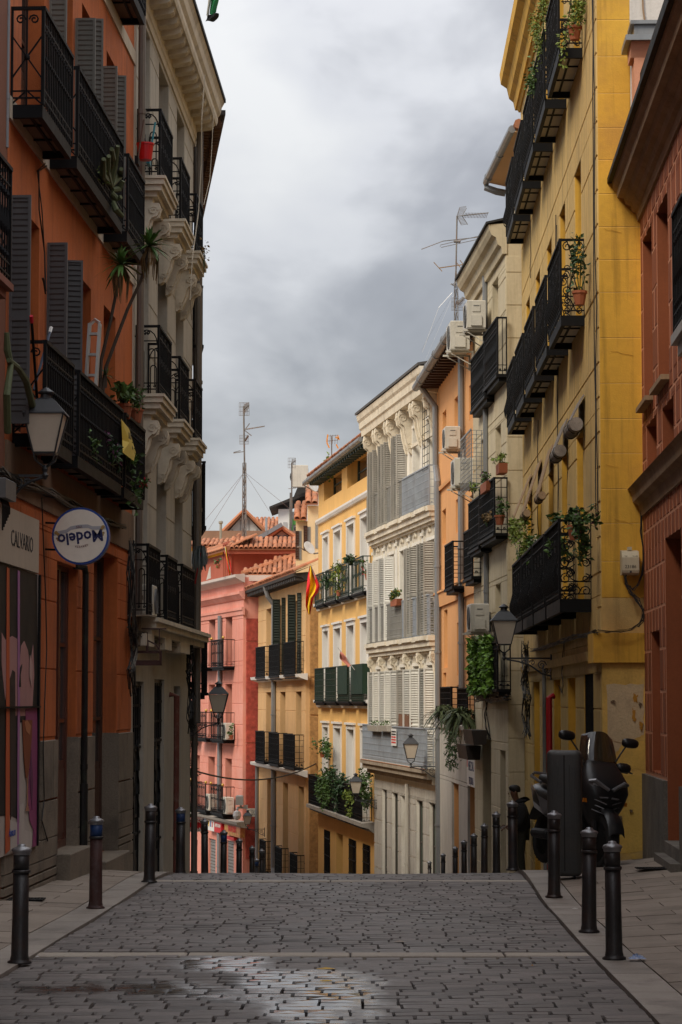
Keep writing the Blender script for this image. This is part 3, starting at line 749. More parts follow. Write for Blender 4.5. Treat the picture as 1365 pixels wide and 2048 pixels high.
# far part of the roadway, beyond the crest
fr = MB()
Df = [D for D in Dl if 25.9 <= D <= 120] ; Df = [25.9] + Df
for D, E in zip(Df, Df[1:]): fr.quad((xl(D),D,gz(D)-.01),(xr(D),D,gz(D)-.01),(xr(E),E,gz(E)-.01),(xl(E),E,gz(E)-.01))
fo = fr.build('cobbled_surface_beyond_crest', ASPH, road)
nr = MB()
Dn = [D for D in Dl if D < 11] + [11.0]
for D, E in zip(Dn, Dn[1:]): nr.quad((xl(D),D,gz(D)-.01),(xr(D),D,gz(D)-.01),(xr(E),E,gz(E)-.01),(xl(E),E,gz(E)-.01))
nr.build('cobbled_surface_behind_camera', ASPH, road)
BAND = mat('pale_band_granite', (.40,.35,.29), .7, var=.16, scale=2.5, fine=.16, bump=.25, bscale=70, obj=.2)
def setts():
    def variant(sd):
        rg = random.Random(sd); mb = MB(); hx, hy, c = .5, .5, .1
        j = lambda: rg.uniform(-.018,.018)
        b = [(-hx+j(),-hy+j(),-.05),(hx+j(),-hy+j(),-.05),(hx+j(),hy+j(),-.05),(-hx+j(),hy+j(),-.05)]
        mid = [(x*.99,y*.99,-.014) for x,y,_ in b]
        tp = [(x*(1-.05),y*(1-.10),0+rg.uniform(-.003,.003)) for x,y,_ in b]
        mb.add(b+mid+tp+[(j(),j(),.004)], [(0,1,5,4),(1,2,6,5),(2,3,7,6),(3,0,4,7),(4,5,9,8),(5,6,10,9),(6,7,11,10),(7,4,8,11),(8,9,12),(9,10,12),(10,11,12),(11,8,12)])
        return mb
    vs_ = [variant(k) for k in range(5)]; mes = [v.mesh('cobblestone', COB, smooth=False) for v in vs_]
    rest = MB(); cnt = 0; D = 11.05; row = 0
    bands = [(15.42,15.64),(22.93,23.15)]
    while D < 25.85:
        pitch = R.uniform(.128,.146)
        if any(b0-.06 < D+pitch/2 < b1+.07 for b0,b1 in bands):
            D += .05; continue
        x = xl(D)+.02 - R.uniform(0,.2); sk = R.uniform(-.006,.006)
        while x < xr(D)-.03:
            L_ = R.uniform(.165,.235); a = max(x, xl(D)+.004); b = min(x+L_, xr(D)-.004)
            if xr(D)-b < .1: b = xr(D)-.004; L_ = 9
            if a == xl(D)+.004 and b-a < .07: b = a+.08
            if b-a > .06:
                cxx = (a+b)/2; yy = D+pitch/2 + .03*math.sin(cxx*1.7+D*.6); v = R.randrange(5)
                z = gz(yy) + R.uniform(-.0015,.0015) + .006*math.sin(cxx*2.3+yy*1.9)
                sc = (b-a-R.uniform(.005,.012), pitch-R.uniform(.002,.0055), 1)
                rot = (rad(R.gauss(0,.3)) + math.atan2(gz(yy+.2)-gz(yy-.2), .4), rad(R.gauss(0,.45)), rad(R.gauss(0,.5)))
                if D > 11.85 and cnt < 300 and R.random() < .99:
                    put('cobblestone', mes[v], road, (cxx, yy, z), rot, sc); cnt += 1
                else:
                    from mathutils import Euler
                    Mx = Matrix.LocRotScale(Vector((cxx,yy,z)), Euler(rot), Vector(sc)); n0 = len(rest.v)
                    rest.add(vs_[v].v, vs_[v].f); rest.xf(Mx, n0)
            x += L_
        D += pitch; row += 1
    tag(rest.build('cobblestones_further_up', COB, road), kind='stuff')
    for b0, b1 in bands:
        x = xl(b0)-.0
        while x < xr(b0)-.05:
            L_ = R.uniform(.75,1.05); e_ = min(x+L_, xr(b0)); mb = MB(); z = gz((b0+b1)/2)
            mb.cbox(-(e_-x)/2+.006,(e_-x)/2-.006,-(b1-b0)/2,(b1-b0)/2,-.08,.004,.006)
            put('kerb_band_stone', mb.mesh('kerb_band_stone', BAND), road, ((x+e_)/2,(b0+b1)/2,z), (math.atan2(gz(b1)-gz(b0), b1-b0),0,rad(R.uniform(-.4,.4)))); x = e_
setts()

def pavement(name, inner, outer, side, slope, wk=.27):
    """kerb stones along the roadway, slabs from there to the houses"""
    base = MB(); Ds = [D for D in Dl if -30 <= D <= 100]
    rise = lambda D, t: .012 + (.03 if side > 0 else .01)*min(1,max(0,(D-20)/4)) + slope(D)*t
    for D, E in zip(Ds, Ds[1:]):
        a, b, c, d = inner(D), outer(D), outer(E), inner(E)
        base.quad((a,D,gz(D)-.05),(b,D,gz(D)+rise(D,1)-.05),(c,E,gz(E)+rise(E,1)-.05),(d,E,gz(E)-.05))
    o = tag(base.build(name, GROUT), kind='structure')
    def slabq(mb, x0, x1, D0, D1, t0, t1, ox, oy):
        g_ = .005
        def P(x, D, t, dz): return (x-ox, D-oy, gz(D)+rise(D, t)+dz)
        A = [P(x0[0]+g_*side if 1 else 0, D0+g_, t0, 0), P(x1[0]-g_*side, D0+g_, t1, 0), P(x1[1]-g_*side, D1-g_, t1, 0), P(x0[1]+g_*side, D1-g_, t0, 0)]
        B_ = [(x,y,z-.06) for x,y,z in A]
        fs = [(0,1,2,3),(4,5,1,0),(5,6,2,1),(6,7,3,2),(7,4,0,3)]
        if side < 0: fs = [f[::-1] for f in fs]
        mb.add(A+B_, fs)
    n = 0; rest = MB()
    # kerb
    D = 9.0
    while D < 40:
        L_ = R.uniform(.72,1.0); E = D+L_
        if 11.5 < D < 26: mb, ox, oy = MB(), inner(D), D
        else: mb, ox, oy = rest, 0, 0
        slabq(mb, (inner(D), inner(E)), (inner(D)+wk*side, inner(E)+wk*side), D, E, 0, .0, ox, oy)
        if mb is not rest: mb.build('kerb_stone', KERB, o, (ox, oy, 0))
        D = E
    D = 9.0; row = 0
    while D < 40:
        E = D + .40; wtot = abs(outer(D)-inner(D)) - wk; x = (row % 2)*.3 - .3; row += 1
        while x < wtot:
            a, b = max(x, 0), min(x+.6, wtot); x += .6
            if b-a < .03: continue
            wE = abs(outer(E)-inner(E)) - wk
            f = lambda q, Dd, ww: inner(Dd) + side*(wk + q/wtot*ww)
            near = 11.5 < D < 25.8 and n < 290
            if near: mb, ox, oy = MB(), f(a,D,wtot), D; n += 1
            else: mb, ox, oy = rest, 0, 0
            dj = R.uniform(-.0025,.0025); n0 = len(mb.v)
            slabq(mb, (f(a,D,wtot), f(a,E,wE)), (f(b,D,wtot), f(b,E,wE)), D, E, a/wtot, b/wtot, ox, oy)
            for i in range(n0, len(mb.v)): mb.v[i] = (mb.v[i][0], mb.v[i][1], mb.v[i][2]+dj)
            if near: mb.build('paving_slab', PAVE, o, (ox, oy, 0))
        D = E
    if rest.v: tag(rest.build('paving_beyond', PAVE, o), kind='stuff')
    fb = MB()
    Dd = [D for D in Ds if D >= 40]
    for D, E in list(zip(Dd, Dd[1:])): fb.quad((inner(D),D,gz(D)-.0),(outer(D),D,gz(D)+rise(D,1)),(outer(E),E,gz(E)+rise(E,1)),(inner(E),E,gz(E)))
    Dd = [D for D in Ds if D < 9] + [9]
    for D, E in list(zip(Dd, Dd[1:])): fb.quad((inner(D),D,gz(D)-.0),(outer(D),D,gz(D)+rise(D,1)),(outer(E),E,gz(E)+rise(E,1)),(inner(E),E,gz(E)))
    fb.build('paving_sheet', PAVE, o)
    return o, rise

# ================================================================ FACADE PLANES
FL1 = Facade(262, 28.0, 880, 4)
FL0 = Facade(4, 0, 880, Db=-6) if False else None
FL2 = Facade(262, 28.05, 820, 381)
FR0 = Facade(1290, 26.4, 870, Db=6)
FR1 = Facade(1205, 26.4, 757, 1050)
FR2 = Facade(1017, 40.4, 450, 950)
FR3 = Facade(960, 45.9, 430, 875)
FR4 = Facade(880, 54.4, 4, 750)
FR5 = Facade(752, 64.0, 30, 637)
FR6 = Facade(612, 77.0, -100, 517)
FR7 = Facade(487, 89.0, -606, 366)
nearL = FL1.Q                       # near end of the orange house
dL = FL1.S                          # pointing towards the camera
def wallx_L(D):
    P, S = FL1.P, FL1.S
    if D <= 28: return P.x + S.x*((D-P.y)/S.y)
    P, S = FL2.Q, FL2.S
    if D <= 36: return P.x + S.x*((D-P.y)/S.y)
    return -3.2 if D < 60 else -3.2-(D-60)*.3
def wallx_R(D):
    if D < 26.4: F = FR0
    elif D < 40.4: F = FR1
    elif D < 45.9: F = FR2
    elif D < 54.4: F = FR3
    elif D < 64: F = FR4
    elif D < 76: F = FR5
    else: return FR6.P.x + FR6.S.x*((D-FR6.P.y)/FR6.S.y)
    return F.P.x + F.S.x*((D-F.P.y)/F.S.y)
pav_l, rise_l = pavement('left_pavement', xl, lambda D: wallx_L(D), -1, lambda D: .03)
pav_r, rise_r = pavement('right_pavement', xr, lambda D: max(wallx_R(D), xr(D)+.5), 1, lambda D: .06 + .07*min(1,max(0,(D-18)/6)))
def side_z(D, x):
    """ground height under a point of a pavement"""
    if x < 0: t = (xl(D)-x)/max(.1, xl(D)-wallx_L(D)); return gz(D) + rise_l(D, min(1, max(0, t)))
    t = (x-xr(D))/max(.1, wallx_R(D)-xr(D)); return gz(D) + rise_r(D, min(1, max(0, t)))

# ================================================================ BOLLARDS
CAST = mat('weathered_cast_iron', (.035,.033,.033), .42, .3, var=.35, scale=5, fine=.3, bump=.2, bscale=60, dirt=(.075,.038,.026), dirtamt=.75, dirtscale=3, spec=.5)
CAPM = mat('worn_cap_iron', (.24,.24,.25), .36, .55, var=.3, scale=8, bump=.15, bscale=80, spec=.5, dirt=(.04,.035,.03), dirtamt=.5, dirtscale=8)
BLUE = mat('blue_painted_band', (.012,.04,.13), .5, var=.2, scale=8, dirt=(.03,.025,.03), dirtamt=.4, dirtscale=9)
RUSTY = mat('flaking_red_brown_iron', (.06,.026,.022), .6, .1, var=.4, scale=6, fine=.35, bump=.35, bscale=50, dirt=(.14,.12,.12), dirtamt=.4, dirtscale=7)
def bollard_parts(shm, band):
    a = MB(); a.lathe([(.074,0),(.074,.012),(.058,.02),(.058,.03),(.053,.05),(.050,.30),(.049,.56)], n=14)
    b = MB(); b.lathe([(.056,.548),(.058,.558),(.055,.568)], n=14)
    c = MB(); c.lathe([(.049,.568),(.049,.66)], n=14)
    d = MB(); d.lathe([(.052,.658),(.055,.664),(.055,.675),(.062,.682),(.063,.69),(.052,.7),(.03,.708),(.027,.712),(.024,.722),(.001,.726)], n=14)
    return a.mesh('shaft', shm, True), b.mesh('ring', CAST, True), c.mesh('neck', BLUE if band else CAST, True), d.mesh('cap', CAPM, True)
BM = {(0,0): bollard_parts(CAST, 0), (0,1): bollard_parts(CAST, 1), (1,1): bollard_parts(RUSTY, 1)}
def bollard(px, py, D, label, key=(0,0), group='cast iron bollards along the kerbs', solve=True, lean=0):
    kx = .85 if D > 28 else 1
    if solve:
        best = None
        for k in range(-60, 61):
            d = D + k*.1; p = at(px, py, d); e_ = abs(p.z - .726 - side_z(d, p.x)) + abs(k)*.002
            if best is None or e_ < best[0]: best = (e_, d)
        D = best[1]
    p = at(px, py, D); z = side_z(D, p.x)
    sc = (p.z - z)/.726
    r = empty('bollard', label, 'bollard', loc=(p.x, D, z-.004), group=group); r.scale = (kx, kx, sc); r.rotation_euler = (rad(R.uniform(-.7,.7)), rad(lean+R.uniform(-.6,.6)), 0)
    for nme, me in zip(('shaft','ring','neck','cap'), BM[key]): put(nme, me, r)
    return r
bollard(42, 1686, 15.1, 'nearest black bollard on the left kerb, bare iron without a blue band', lean=0)
bollard(193, 1631, 19.1, 'blue banded bollard with a flaking red brown shaft, second on the left kerb', (1,1))
bollard(300, 1606, 23.2, 'slender dark bollard at the left kerb in front of the grey ironwork doors', lean=1.2)
bollard(362, 1613, 26.6, 'blue banded bollard beside the rusty pipe of the grey house', (0,1))
bollard(410.5, 1636, 30, 'dark bollard in front of the red food and drinks sign')
bollard(447.5, 1659, 32.5, 'blue banded bollard in front of the roller shutters of the pink house', (0,1))
bollard(478.5, 1676, 35.5, 'dark bollard below the painted shop sign of the pink house')
bollard(504.5, 1691, 39, 'dark bollard below the corner of the pink house, behind the crest')
bollard(524.5, 1697, 41, 'farther dark bollard at the foot of the tan house drainpipe')
bollard(514.5, 1716, 45, 'small blue banded bollard half hidden behind a dark one, farthest on the left kerb', (0,1))
bollard(1227, 1680, 15.1, 'nearest black bollard on the right kerb beside the blue litter')
bollard(1177, 1653, 17.4, 'rust stained bollard on the right kerb in front of the scooter wheel')
bollard(1107.5, 1620, 21.1, 'bollard on the right kerb in front of the tall grey case')
bollard(1026, 1600, 26.8, 'dark bollard standing in front of the man with the hood')
bollard(993, 1622, 28.5, 'dark bollard by the hand of the man at the doorway')
bollard(968.5, 1646, 31, 'dark bollard in front of the cream doorway jamb, downhill')
bollard(947.5, 1666, 34, 'downhill bollard below the white shop sign with blue letters')
bollard(928.5, 1679, 38, 'downhill bollard before the white washed wall, left of the shop doorway')
bollard(910.5, 1692, 41, 'small downhill bollard before the white washed wall near its drainpipe')
bollard(886.5, 1706, 46, 'small bollard at the foot of the grey drainpipe of the peach house')
bollard(860, 1721, 55, 'tiny farthest bollard before the green shop glass')
# ================================================================ RIGHT SIDE: RED-BROWN HOUSE
GRAN = mat('rough_granite', (.16,.145,.125), .85, var=.3, scale=2.5, fine=.35, bump=.6, bscale=30, dirt=(.05,.045,.04), dirtamt=.7, dirtscale=1.3, streak=.2)
def plinth(parent, s0, s1, zt, p=.03, m=None, zb=-9, name='plinth', n=1, ops=()):
    edges = [s0 + (s1-s0)*i/n for i in range(n+1)]
    for a, b in zip(edges, edges[1:]):
        segs = [(a,b)]
        for o in ops:
            if o[2] < zt - .05:
                ns = []
                for c, d in segs:
                    if o[1] <= c or o[0] >= d: ns.append((c,d)); continue
                    if o[0] > c: ns.append((c,o[0]))
                    if o[1] < d: ns.append((o[1],d))
                segs = ns
        for c, d in segs:
            mb = MB(); mb.box(c+.004, d-.004, -.01, p*R.uniform(.8,1.2), zb, zt); mb.build(name, m or GRAN, parent)
RUSTW = mat('rust_stucco_joint', (.60,.28,.17), .85, var=.1, bump=.2)
RUSTP = mat('rust_stucco_panel', (.28,.078,.028), .8, var=.14, scale=1.5, fine=.1, bump=.2, obj=.18, streak=.15)
F = FR0
b0 = empty('apartment_house', 'rust red panelled house at the right edge with a heavy brown cornice', 'building', F.M)
LR = F.len
def colop(F, pl, pr, yt, yb, ref, r): # opening from photo columns/rows; ref = column where rows were read
    return (F.X(pr), F.X(pl), F.Z(ref, yb), F.Z(ref, yt), r)
ops = [colop(F,1295,1313,425,783,1313,.2), colop(F,1324,1346,358,740,1346,.2), colop(F,1299.5,1319,822,930,1319,.22), colop(F,1331,1354,783,905,1354,.22)]
big = (F.X(1334)-1.55, F.X(1334), -.3, F.Z(1334,1076), .3)
nich = (F.X(1321), F.X(1305), F.Z(1313,1543), F.Z(1313,1262), .12)
o1 = ops[1]
ops2 = [(o1[0]-2.3*k, o1[1]-2.3*k, o1[2], o1[3], .2) for k in (1.2,2.2,3.2,4.2)]
allops = ops + [big, nich] + ops2
CT = F.Z(1229, 372, .33)            # underside line of the big cornice
body(b0, LR, -9, CT+.5, allops, RUSTW, RUSTP, 8)
s_vis = F.X(1420)
zl = F.Z(1298,1545)
for zz0, zz1, bh, bw in ((F.Z(1290,1000,.0)+.0, CT, .415, .46), (zl, F.Z(1290,1000)-.0, .43, .36)):
    blocks(b0, max(0,s_vis), LR-.03, zz0, zz1, bw, bh, allops, RUSTP, .006, .03, 'stucco_panel', single=True, gapx=.12)
    blocks(b0, 0, max(0,s_vis), zz0, zz1, bw, bh, allops, RUSTP, .012, .03, 'stucco_panels_nearby')
for o in ops + ops2: window(b0, *o[:5], kind='case', mf=WOODD)
window(b0, *big[:5], kind='door', mf=WOODD, name='door')
nb = MB(); nb.box(nich[0], nich[1], -.14, -.12, nich[2], nich[3]); nb.build('niche_back', RUSTP, b0)
plinth(b0, 0, LR, zl-.02, .04, n=5, ops=[big])
st = MB(); st.box(big[0]-.1, big[1]+.02, -.3, .14, -.6, .0+side_z(24,2.8)+.1); st.box(big[0]-.05, big[1], -.3, .04, -.6, side_z(24,2.8)+.22); st.build('door_step', GRAN, b0)
CORN = mat('brown_weathered_cornice', (.30,.20,.115), .85, var=.3, scale=1.8, fine=.2, bump=.4, bscale=35, dirt=(.33,.25,.17), dirtamt=.55, streak=.3)
def cornice(parent, s0, s1, z, prof, m, name='cornice'):
    """prof: outline (out, up) from the wall, relative to z, closed automatically"""
    mb = MB(); mb.prism([(o, u) for o, u in prof][::-1], lambda a, o, u: (a, o, z+u), s0, s1); return mb.build(name, m, parent)
cornice(b0, 0, LR, CT, [(-.02,-.26),(.03,-.26),(.05,-.18),(.09,-.16),(.11,-.10),(.16,-.08),(.18,-.01),(.25,.0),(.26,.06),(.30,.1),(.31,.16),(-.02,.16)], CORN)
mb = MB(); mb.prism([(.27,.162),(.36,.162),(.36,.22),(.27,.22)][::-1], lambda a,o,u: (a,o,CT+u), 0, LR+.02); mb.build('gutter', IRON, b0)
mb = MB(); mb.prism([(-.5,.5),(.30,.5),(.30,1.45),(-.5,1.6)][::-1], lambda a,o,u: (a,o-.30,CT+u-.36), 0, LR-.9); mb.build('attic_wall', RUSTP, b0)
mb = MB(); mb.prism([(.0,1.4),(.24,1.4),(.24,1.48),(-1.5,2.0),(-1.5,1.9)], lambda a,o,u: (a,o-.18,CT+u-.3), 0, LR-.85); mb.build('attic_eave', IRON, b0)
# small rust coloured dormer with a grey zinc cap behind the eave
sD, zD = F.sz(1284, 130, -.1)
mb = MB(); sA = LR-.62; mb.box(sA, sA+.34, -.35, .1, zD-1.2, zD-.28); mb.prism([(0,0),(.34,0),(.42,.16),(-.08,.16)], lambda a,x,z: (sA+x,a,zD-.28+z), -.38, .14); mb.build('dormer', RUSTW, b0)
mb = MB(); mb.box(sA-.14,sA+.48,-.42,.2,zD-.12,zD-.06); mb.box(sA-.02,sA+.36,-.34,.1,zD-.06,zD+.08); mb.box(sA-.06,sA+.4,-.38,.14,zD+.08,zD+.12); mb.build('zinc_cap', ZINC, b0)
Z2 = F.Z(1269, 974, .12)
cornice(b0, 0, LR+.01, Z2, [(-.02,-.30),(.03,-.30),(.05,-.18),(.11,-.14),(.13,-.03),(.17,0),(-.02,.02)], CORN, 'string_course')
sl = MB()
for o in ops: sl.box(o[0]-.06, o[1]+.06, 0, .09, o[2]-.05, o[2])
sl.build('window_sills', CORN, b0)
sB, zB = F.sz(1350, 672, .35)
balcony(b0, max(0,sB-3.6), sB, zB, p=.35, sh=.17, h=.98, style='S', front='knob', ms=mat('grey_marble_slab',(.36,.35,.33),.5,var=.2,streak=.3), slab='slim', step=.12)
# cable end on the lower cornice
def cable(name, label, pts_list, r=.008, m=None, parent=None, sag=None, cat='cable', group=None):
    mb = MB()
    for pts in pts_list: mb.tube(pts, r, 4)
    o = mb.build(name, m or mat('black_cable', (.015,.014,.013), .6, bump=0), parent)
    if parent is None: tag(o, label, cat, group)
    return o
def wob(p0, p1, n, amp, seed=0, sag=0):
    rg = random.Random(seed); p0, p1 = Vector(p0), Vector(p1); out = []
    for i in range(n+1):
        t = i/n; q = p0.lerp(p1, t); k = 1 if 0 < i < n else .3
        out.append(q + Vector((rg.uniform(-amp,amp), rg.uniform(-amp,amp), rg.uniform(-amp,amp)))*k - Vector((0,0,sag*4*t*(1-t))))
    return out

# ================================================================ RIGHT SIDE: YELLOW HOUSE
F = FR1
YEL = mat('ochre_yellow_paint', (.66,.37,.045), .8, var=.16, scale=.8, fine=.08, bump=.25, streak=.6, dirt=(.40,.21,.05), dirtamt=.6, dirtscale=1.0)
YELF = mat('pale_ochre_render', (.60,.41,.155), .85, var=.12, scale=.9, fine=.1, bump=.5, bscale=120, streak=.6, dirt=(.32,.23,.11), dirtamt=.45, dirtscale=.7)
YELP = mat('peeling_ochre_plaster', (.66,.43,.115), .9, var=.25, scale=1.6, fine=.16, bump=.7, bscale=28, dirt=(.32,.24,.17), dirtamt=.75, dirtscale=1.5, streak=.2)
b1 = empty('apartment_house', 'tall ochre yellow house with scrolled black balconies on the right', 'building', F.M)
zf = [F.Z(1122,1197,.37), F.Z(1133,612,.28), F.Z(1124,82,.28)]
nearD = [28.48+2.44*k for k in range(5)]
sw = [ (D-F.P.y)/F.S.y for D in nearD]; ww = .98
HT = [2.05, 1.95, 1.95]
ops = [(s, min(s+ww,F.len-.1), z, z+h, .24) for s in sw for z, h in zip(zf, HT)]
zt = zf[0]-.62                         # ledge above the ground floor
gops = [colop(F,1170,1189,1347,1480,1189,.1), colop(F,1137,1153,1354,1400,1153,.3), colop(F,1109,1123,1358,1400,1123,.22), colop(F,1069,1081,1362,1400,1081,.22)]
for i in (1,2,3): g_ = gops[i]; gops[i] = (g_[0], g_[1], gz(g_[0]+26.4)-.1, g_[3], g_[4])
gops[0] = (gops[0][0], gops[0][1], .75, gops[0][3], .1)
TOP = F.Z(1030, 15, .35)
body(b1, F.len, -9, TOP+.3, ops+gops, YELF, YEL, 8)
for o in ops: window(b1, *o[:5], kind='door', mf=WOODD)
for i, o in enumerate(gops): window(b1, *o[:5], kind='door' if i in (1,3) else 'case', mf=mat('mustard_door_paint',(.40,.27,.07),.6) if i == 1 else WOODD, name='door' if i in (1,3) else 'window')
gb = MB(); o = gops[0]
for k in range(9): x = o[0]+.04+(o[1]-o[0]-.08)*k/8; gb.bar((x,-.01,o[2]),(x,-.01,o[3]),.01)
gb.build('window_bars', IRON, b1)
blocks(b1, 0, .42, zt+.1, TOP-.4, .42, .385, ops, YELF, .012, .02, 'quoin', single=True)
blocks(b1, .42, F.len, zt+.1, TOP-.4, .95, .385*2, ops, YELF, .012, .018, 'scored_render')
blocks(b1, 0, F.len, -1.5, zt-.06, .8, .6, gops, mat('mustard_render',(.45,.31,.10),.85,var=.15,fine=.08,bump=.3,streak=.3), .01, .012, 'scored_render_below')
# end wall facing up the street: blocks, then plain plaster
EM = F.M.inverted() @ Matrix(((-1,0,0,0),(0,-1,0,0),(0,0,1,0),(0,0,0,1)))
def endface(F, width, side=1):
    """local frame on the s=0 end: a across (0 at the street corner, growing away from the street), out towards the camera"""
    return lambda a, out, z: (-out, -a, z)
ef = endface(F, 1)
def endblock(parent, a0, a1, z0, z1, m, proud=.012, name='stone_block'):
    mb = MB(); c = .005
    P = [(a0,0,z0),(a1,0,z0),(a1,0,z1),(a0,0,z1),(a0+c,proud,z0+c),(a1-c,proud,z0+c),(a1-c,proud,z1-c),(a0+c,proud,z1-c)]
    mb.add([ef(*p) for p in P], [(4,5,6,7),(0,1,5,4),(1,2,6,5),(2,3,7,6),(3,0,4,7)]); return mb.build(name, m, parent)
rowsy = [-35,40,113,187,256,320,388,454,520,585,676,767,838,907,978,1047,1123,1196]
zr = [at(1240, y, 26.4).z for y in rowsy]
wY = (1272-1205)/(FPX/26.4)
for k, (zu, zd) in enumerate(zip(zr, zr[1:])):
    endblock(b1, .004, .55 if zu < 8.2 else wY, zd+.002, zu-.002, YEL, .003)
mb = MB(); mb.add([ef(*p) for p in [(0,.0,-2),(.62,0,-2),(.62,.035,-2),(0,.035,-2),(0,0,zt-.08),(.62,0,zt-.08),(.62,.035,zt-.08),(0,.035,zt-.08)]], [(0,1,2,3),(4,7,6,5),(0,3,7,4),(3,2,6,7),(2,1,5,6)])
mb.build('peeling_plaster', YELP, b1)
mb = MB(); mb.add([ef(*p) for p in [(-.1,-.6,zt-.12),(.6,-.6,zt-.12),(.6,.09,zt-.12),(-.1,.09,zt-.12),(-.1,-.6,zt+.2),(.6,-.6,zt+.2),(.6,.09,zt+.2),(-.1,.09,zt+.2)]], [(3,2,1,0),(4,5,6,7),(0,1,5,4),(1,2,6,5),(2,3,7,6),(3,0,4,7)])
mb.build('corner_ledge', YEL, b1)
PLW = mat('white_party_wall', (.60,.57,.53), .9, var=.1, bump=.5, bscale=40, streak=.2, dirt=(.3,.2,.14), dirtamt=.3)
mb = MB(); mb.add([ef(*p) for p in [(wY+.002,-.1,7.9),(5,-.1,7.9),(5,.004,7.9),(wY+.002,.004,7.9),(wY+.002,-.1,TOP+1),(5,-.1,TOP+1),(5,.004,TOP+1),(wY+.002,.004,TOP+1)]], [(3,2,1,0),(4,5,6,7),(0,1,5,4),(1,2,6,5),(2,3,7,6),(3,0,4,7)])
mb.build('party_wall', PLW, b1)
def wallpatch(name, pts, m, lvl, seed=0):
    rg_ = random.Random(seed); P = []
    for (x0,y0),(x1,y1) in zip(pts, pts[1:]+pts[:1]):
        for k in range(6): t = k/6; P.append((x0+(x1-x0)*t+rg_.uniform(-2.2,2.2), y0+(y1-y0)*t+rg_.uniform(-2.2,2.2)))
    inv_ = F.M.inverted(); o_ = -.036-.002*lvl; fr_ = []; bk_ = []
    for x, y in P:
        p_ = inv_ @ at(x, y, 26.4); fr_.append((o_, p_.y, p_.z)); bk_.append((-.034, p_.y, p_.z))
    n_ = len(P); mb = MB(); mb.add(fr_+bk_, [tuple(range(n_))]+[(i,(i+1)%n_,n_+(i+1)%n_,n_+i) for i in range(n_)]); return mb.build(name, m, b1)
PL1 = mat('pale_bare_plaster', (.56,.44,.27), .9, var=.22, scale=3, fine=.2, bump=.7, bscale=30, dirt=(.33,.25,.17), dirtamt=.6, dirtscale=3)
PL2 = mat('faded_yellow_coat', (.66,.43,.10), .9, var=.2, scale=2, fine=.12, bump=.4, dirt=(.42,.27,.10), dirtamt=.5, dirtscale=2.5)
CHP = mat('exposed_brown_mortar', (.17,.115,.07), .95, var=.3, bump=.6)
OCH = mat('rusty_ochre_stain', (.45,.22,.03), .9, var=.3, scale=6)
wallpatch('bare_plaster', [(1214,1368),(1286,1370),(1288,1470),(1262,1482),(1236,1500),(1216,1520)], PL1, 1, 1)
wallpatch('faded_coat', [(1238,1492),(1288,1482),(1290,1540),(1250,1538),(1232,1528)], PL2, 2, 2)
wallpatch('faded_coat', [(1222,1548),(1288,1552),(1292,1700),(1228,1706),(1220,1640)], PL2, 1, 3)
for k, q_ in enumerate([(1270,1396,4,9),(1280,1410,3,6),(1268,1430,4,14),(1226,1404,4,3),(1282,1452,3,10),(1234,1598,5,5),(1232,1615,3,8),(1240,1636,3,5),(1262,1622,2,3),(1247,1565,2,2)]):
    x_, y_, w_, h_ = q_; wallpatch('chip', [(x_-w_,y_-h_),(x_+w_,y_-h_*.6),(x_+w_*.7,y_+h_),(x_-w_*.8,y_+h_*.7)], OCH if k in (0,2,4) else CHP, 3+k, 10+k)
for k_, (x0_,y0_) in enumerate(((1222,318),(1208,458),(1222,702),(1212,930),(1230,1040),(1220,1480))):
    rg_ = random.Random(k_); mb = MB(); iv = F.M.inverted(); mb.tube([iv @ (at(x0_+q*5, y0_+rg_.uniform(-1.2,1.2)+q*1.1, 26.4)+Vector((0,-.014 if y0_ < 1300 else -.045,0))) for q in range(6+2*(k_%3))], .0018, 3); mb.build('crack', OCH, b1)
rs = mat('brown_wall_stain', (.30,.20,.12), .9, bump=.2)
def wxp(px, py, D, dy=0): 
    p = at(px, py, D); return p + Vector((0, dy, 0))
mb = MB(); inv = F.M.inverted()
mb.tube([inv @ wxp(x,y,26.4,-.03) for x,y in ((1284,-20),(1286,20),(1289,42),(1283,55),(1290,62),(1298,72))], .012, 4)
mb.tube([inv @ wxp(x,y,26.4,-.03) for x,y in ((1289,42),(1294,50),(1297,58))], .009, 4); mb.build('wall_crack_filler', rs, b1)
tc_ = F.Z(1030, 15, .35)
cornice(b1, 0, F.len+.12, TOP, [(-.02,-.5),(.1,-.5),(.13,-.36),(.2,-.3),(.24,-.12),(.34,-.05),(.36,.12),(-.02,.14)], YEL)
cornice(b1, 0, F.len+.05, F.Z(1045,168,.08), [(-.02,-.06),(.04,-.06),(.08,0),(.08,.05),(-.02,.07)], YEL, 'string_course')
cornice(b1, 0, F.len, zt, [(-.02,-.08),(.05,-.08),(.07,.02),(-.02,.04)], YELF, 'string_course')
UND = mat('pale_balcony_underside', (.74,.68,.55), .7, var=.12, streak=.1)
wid = 1.72
for k, s in enumerate(sw):
    s_a = s-.38
    balcony(b1, s_a, min(s_a+1.95, F.len+.2), zf[1], p=.29, sh=.12, h=.9, style='S', front='belly', mu=UND, step=.18)
    balcony(b1, s_a, min(s_a+1.95, F.len+.2), zf[2], p=.29, sh=.12, h=.9, style='S', front='belly', mu=UND, step=.18)
s_a = F.X(1187)
for k in range(4):
    balcony(b1, s_a+k*2.44, s_a+k*2.44+2.2, zf[0], p=.37, sh=.15, h=.9, style='O', front='belly', mu=UND, step=.18)
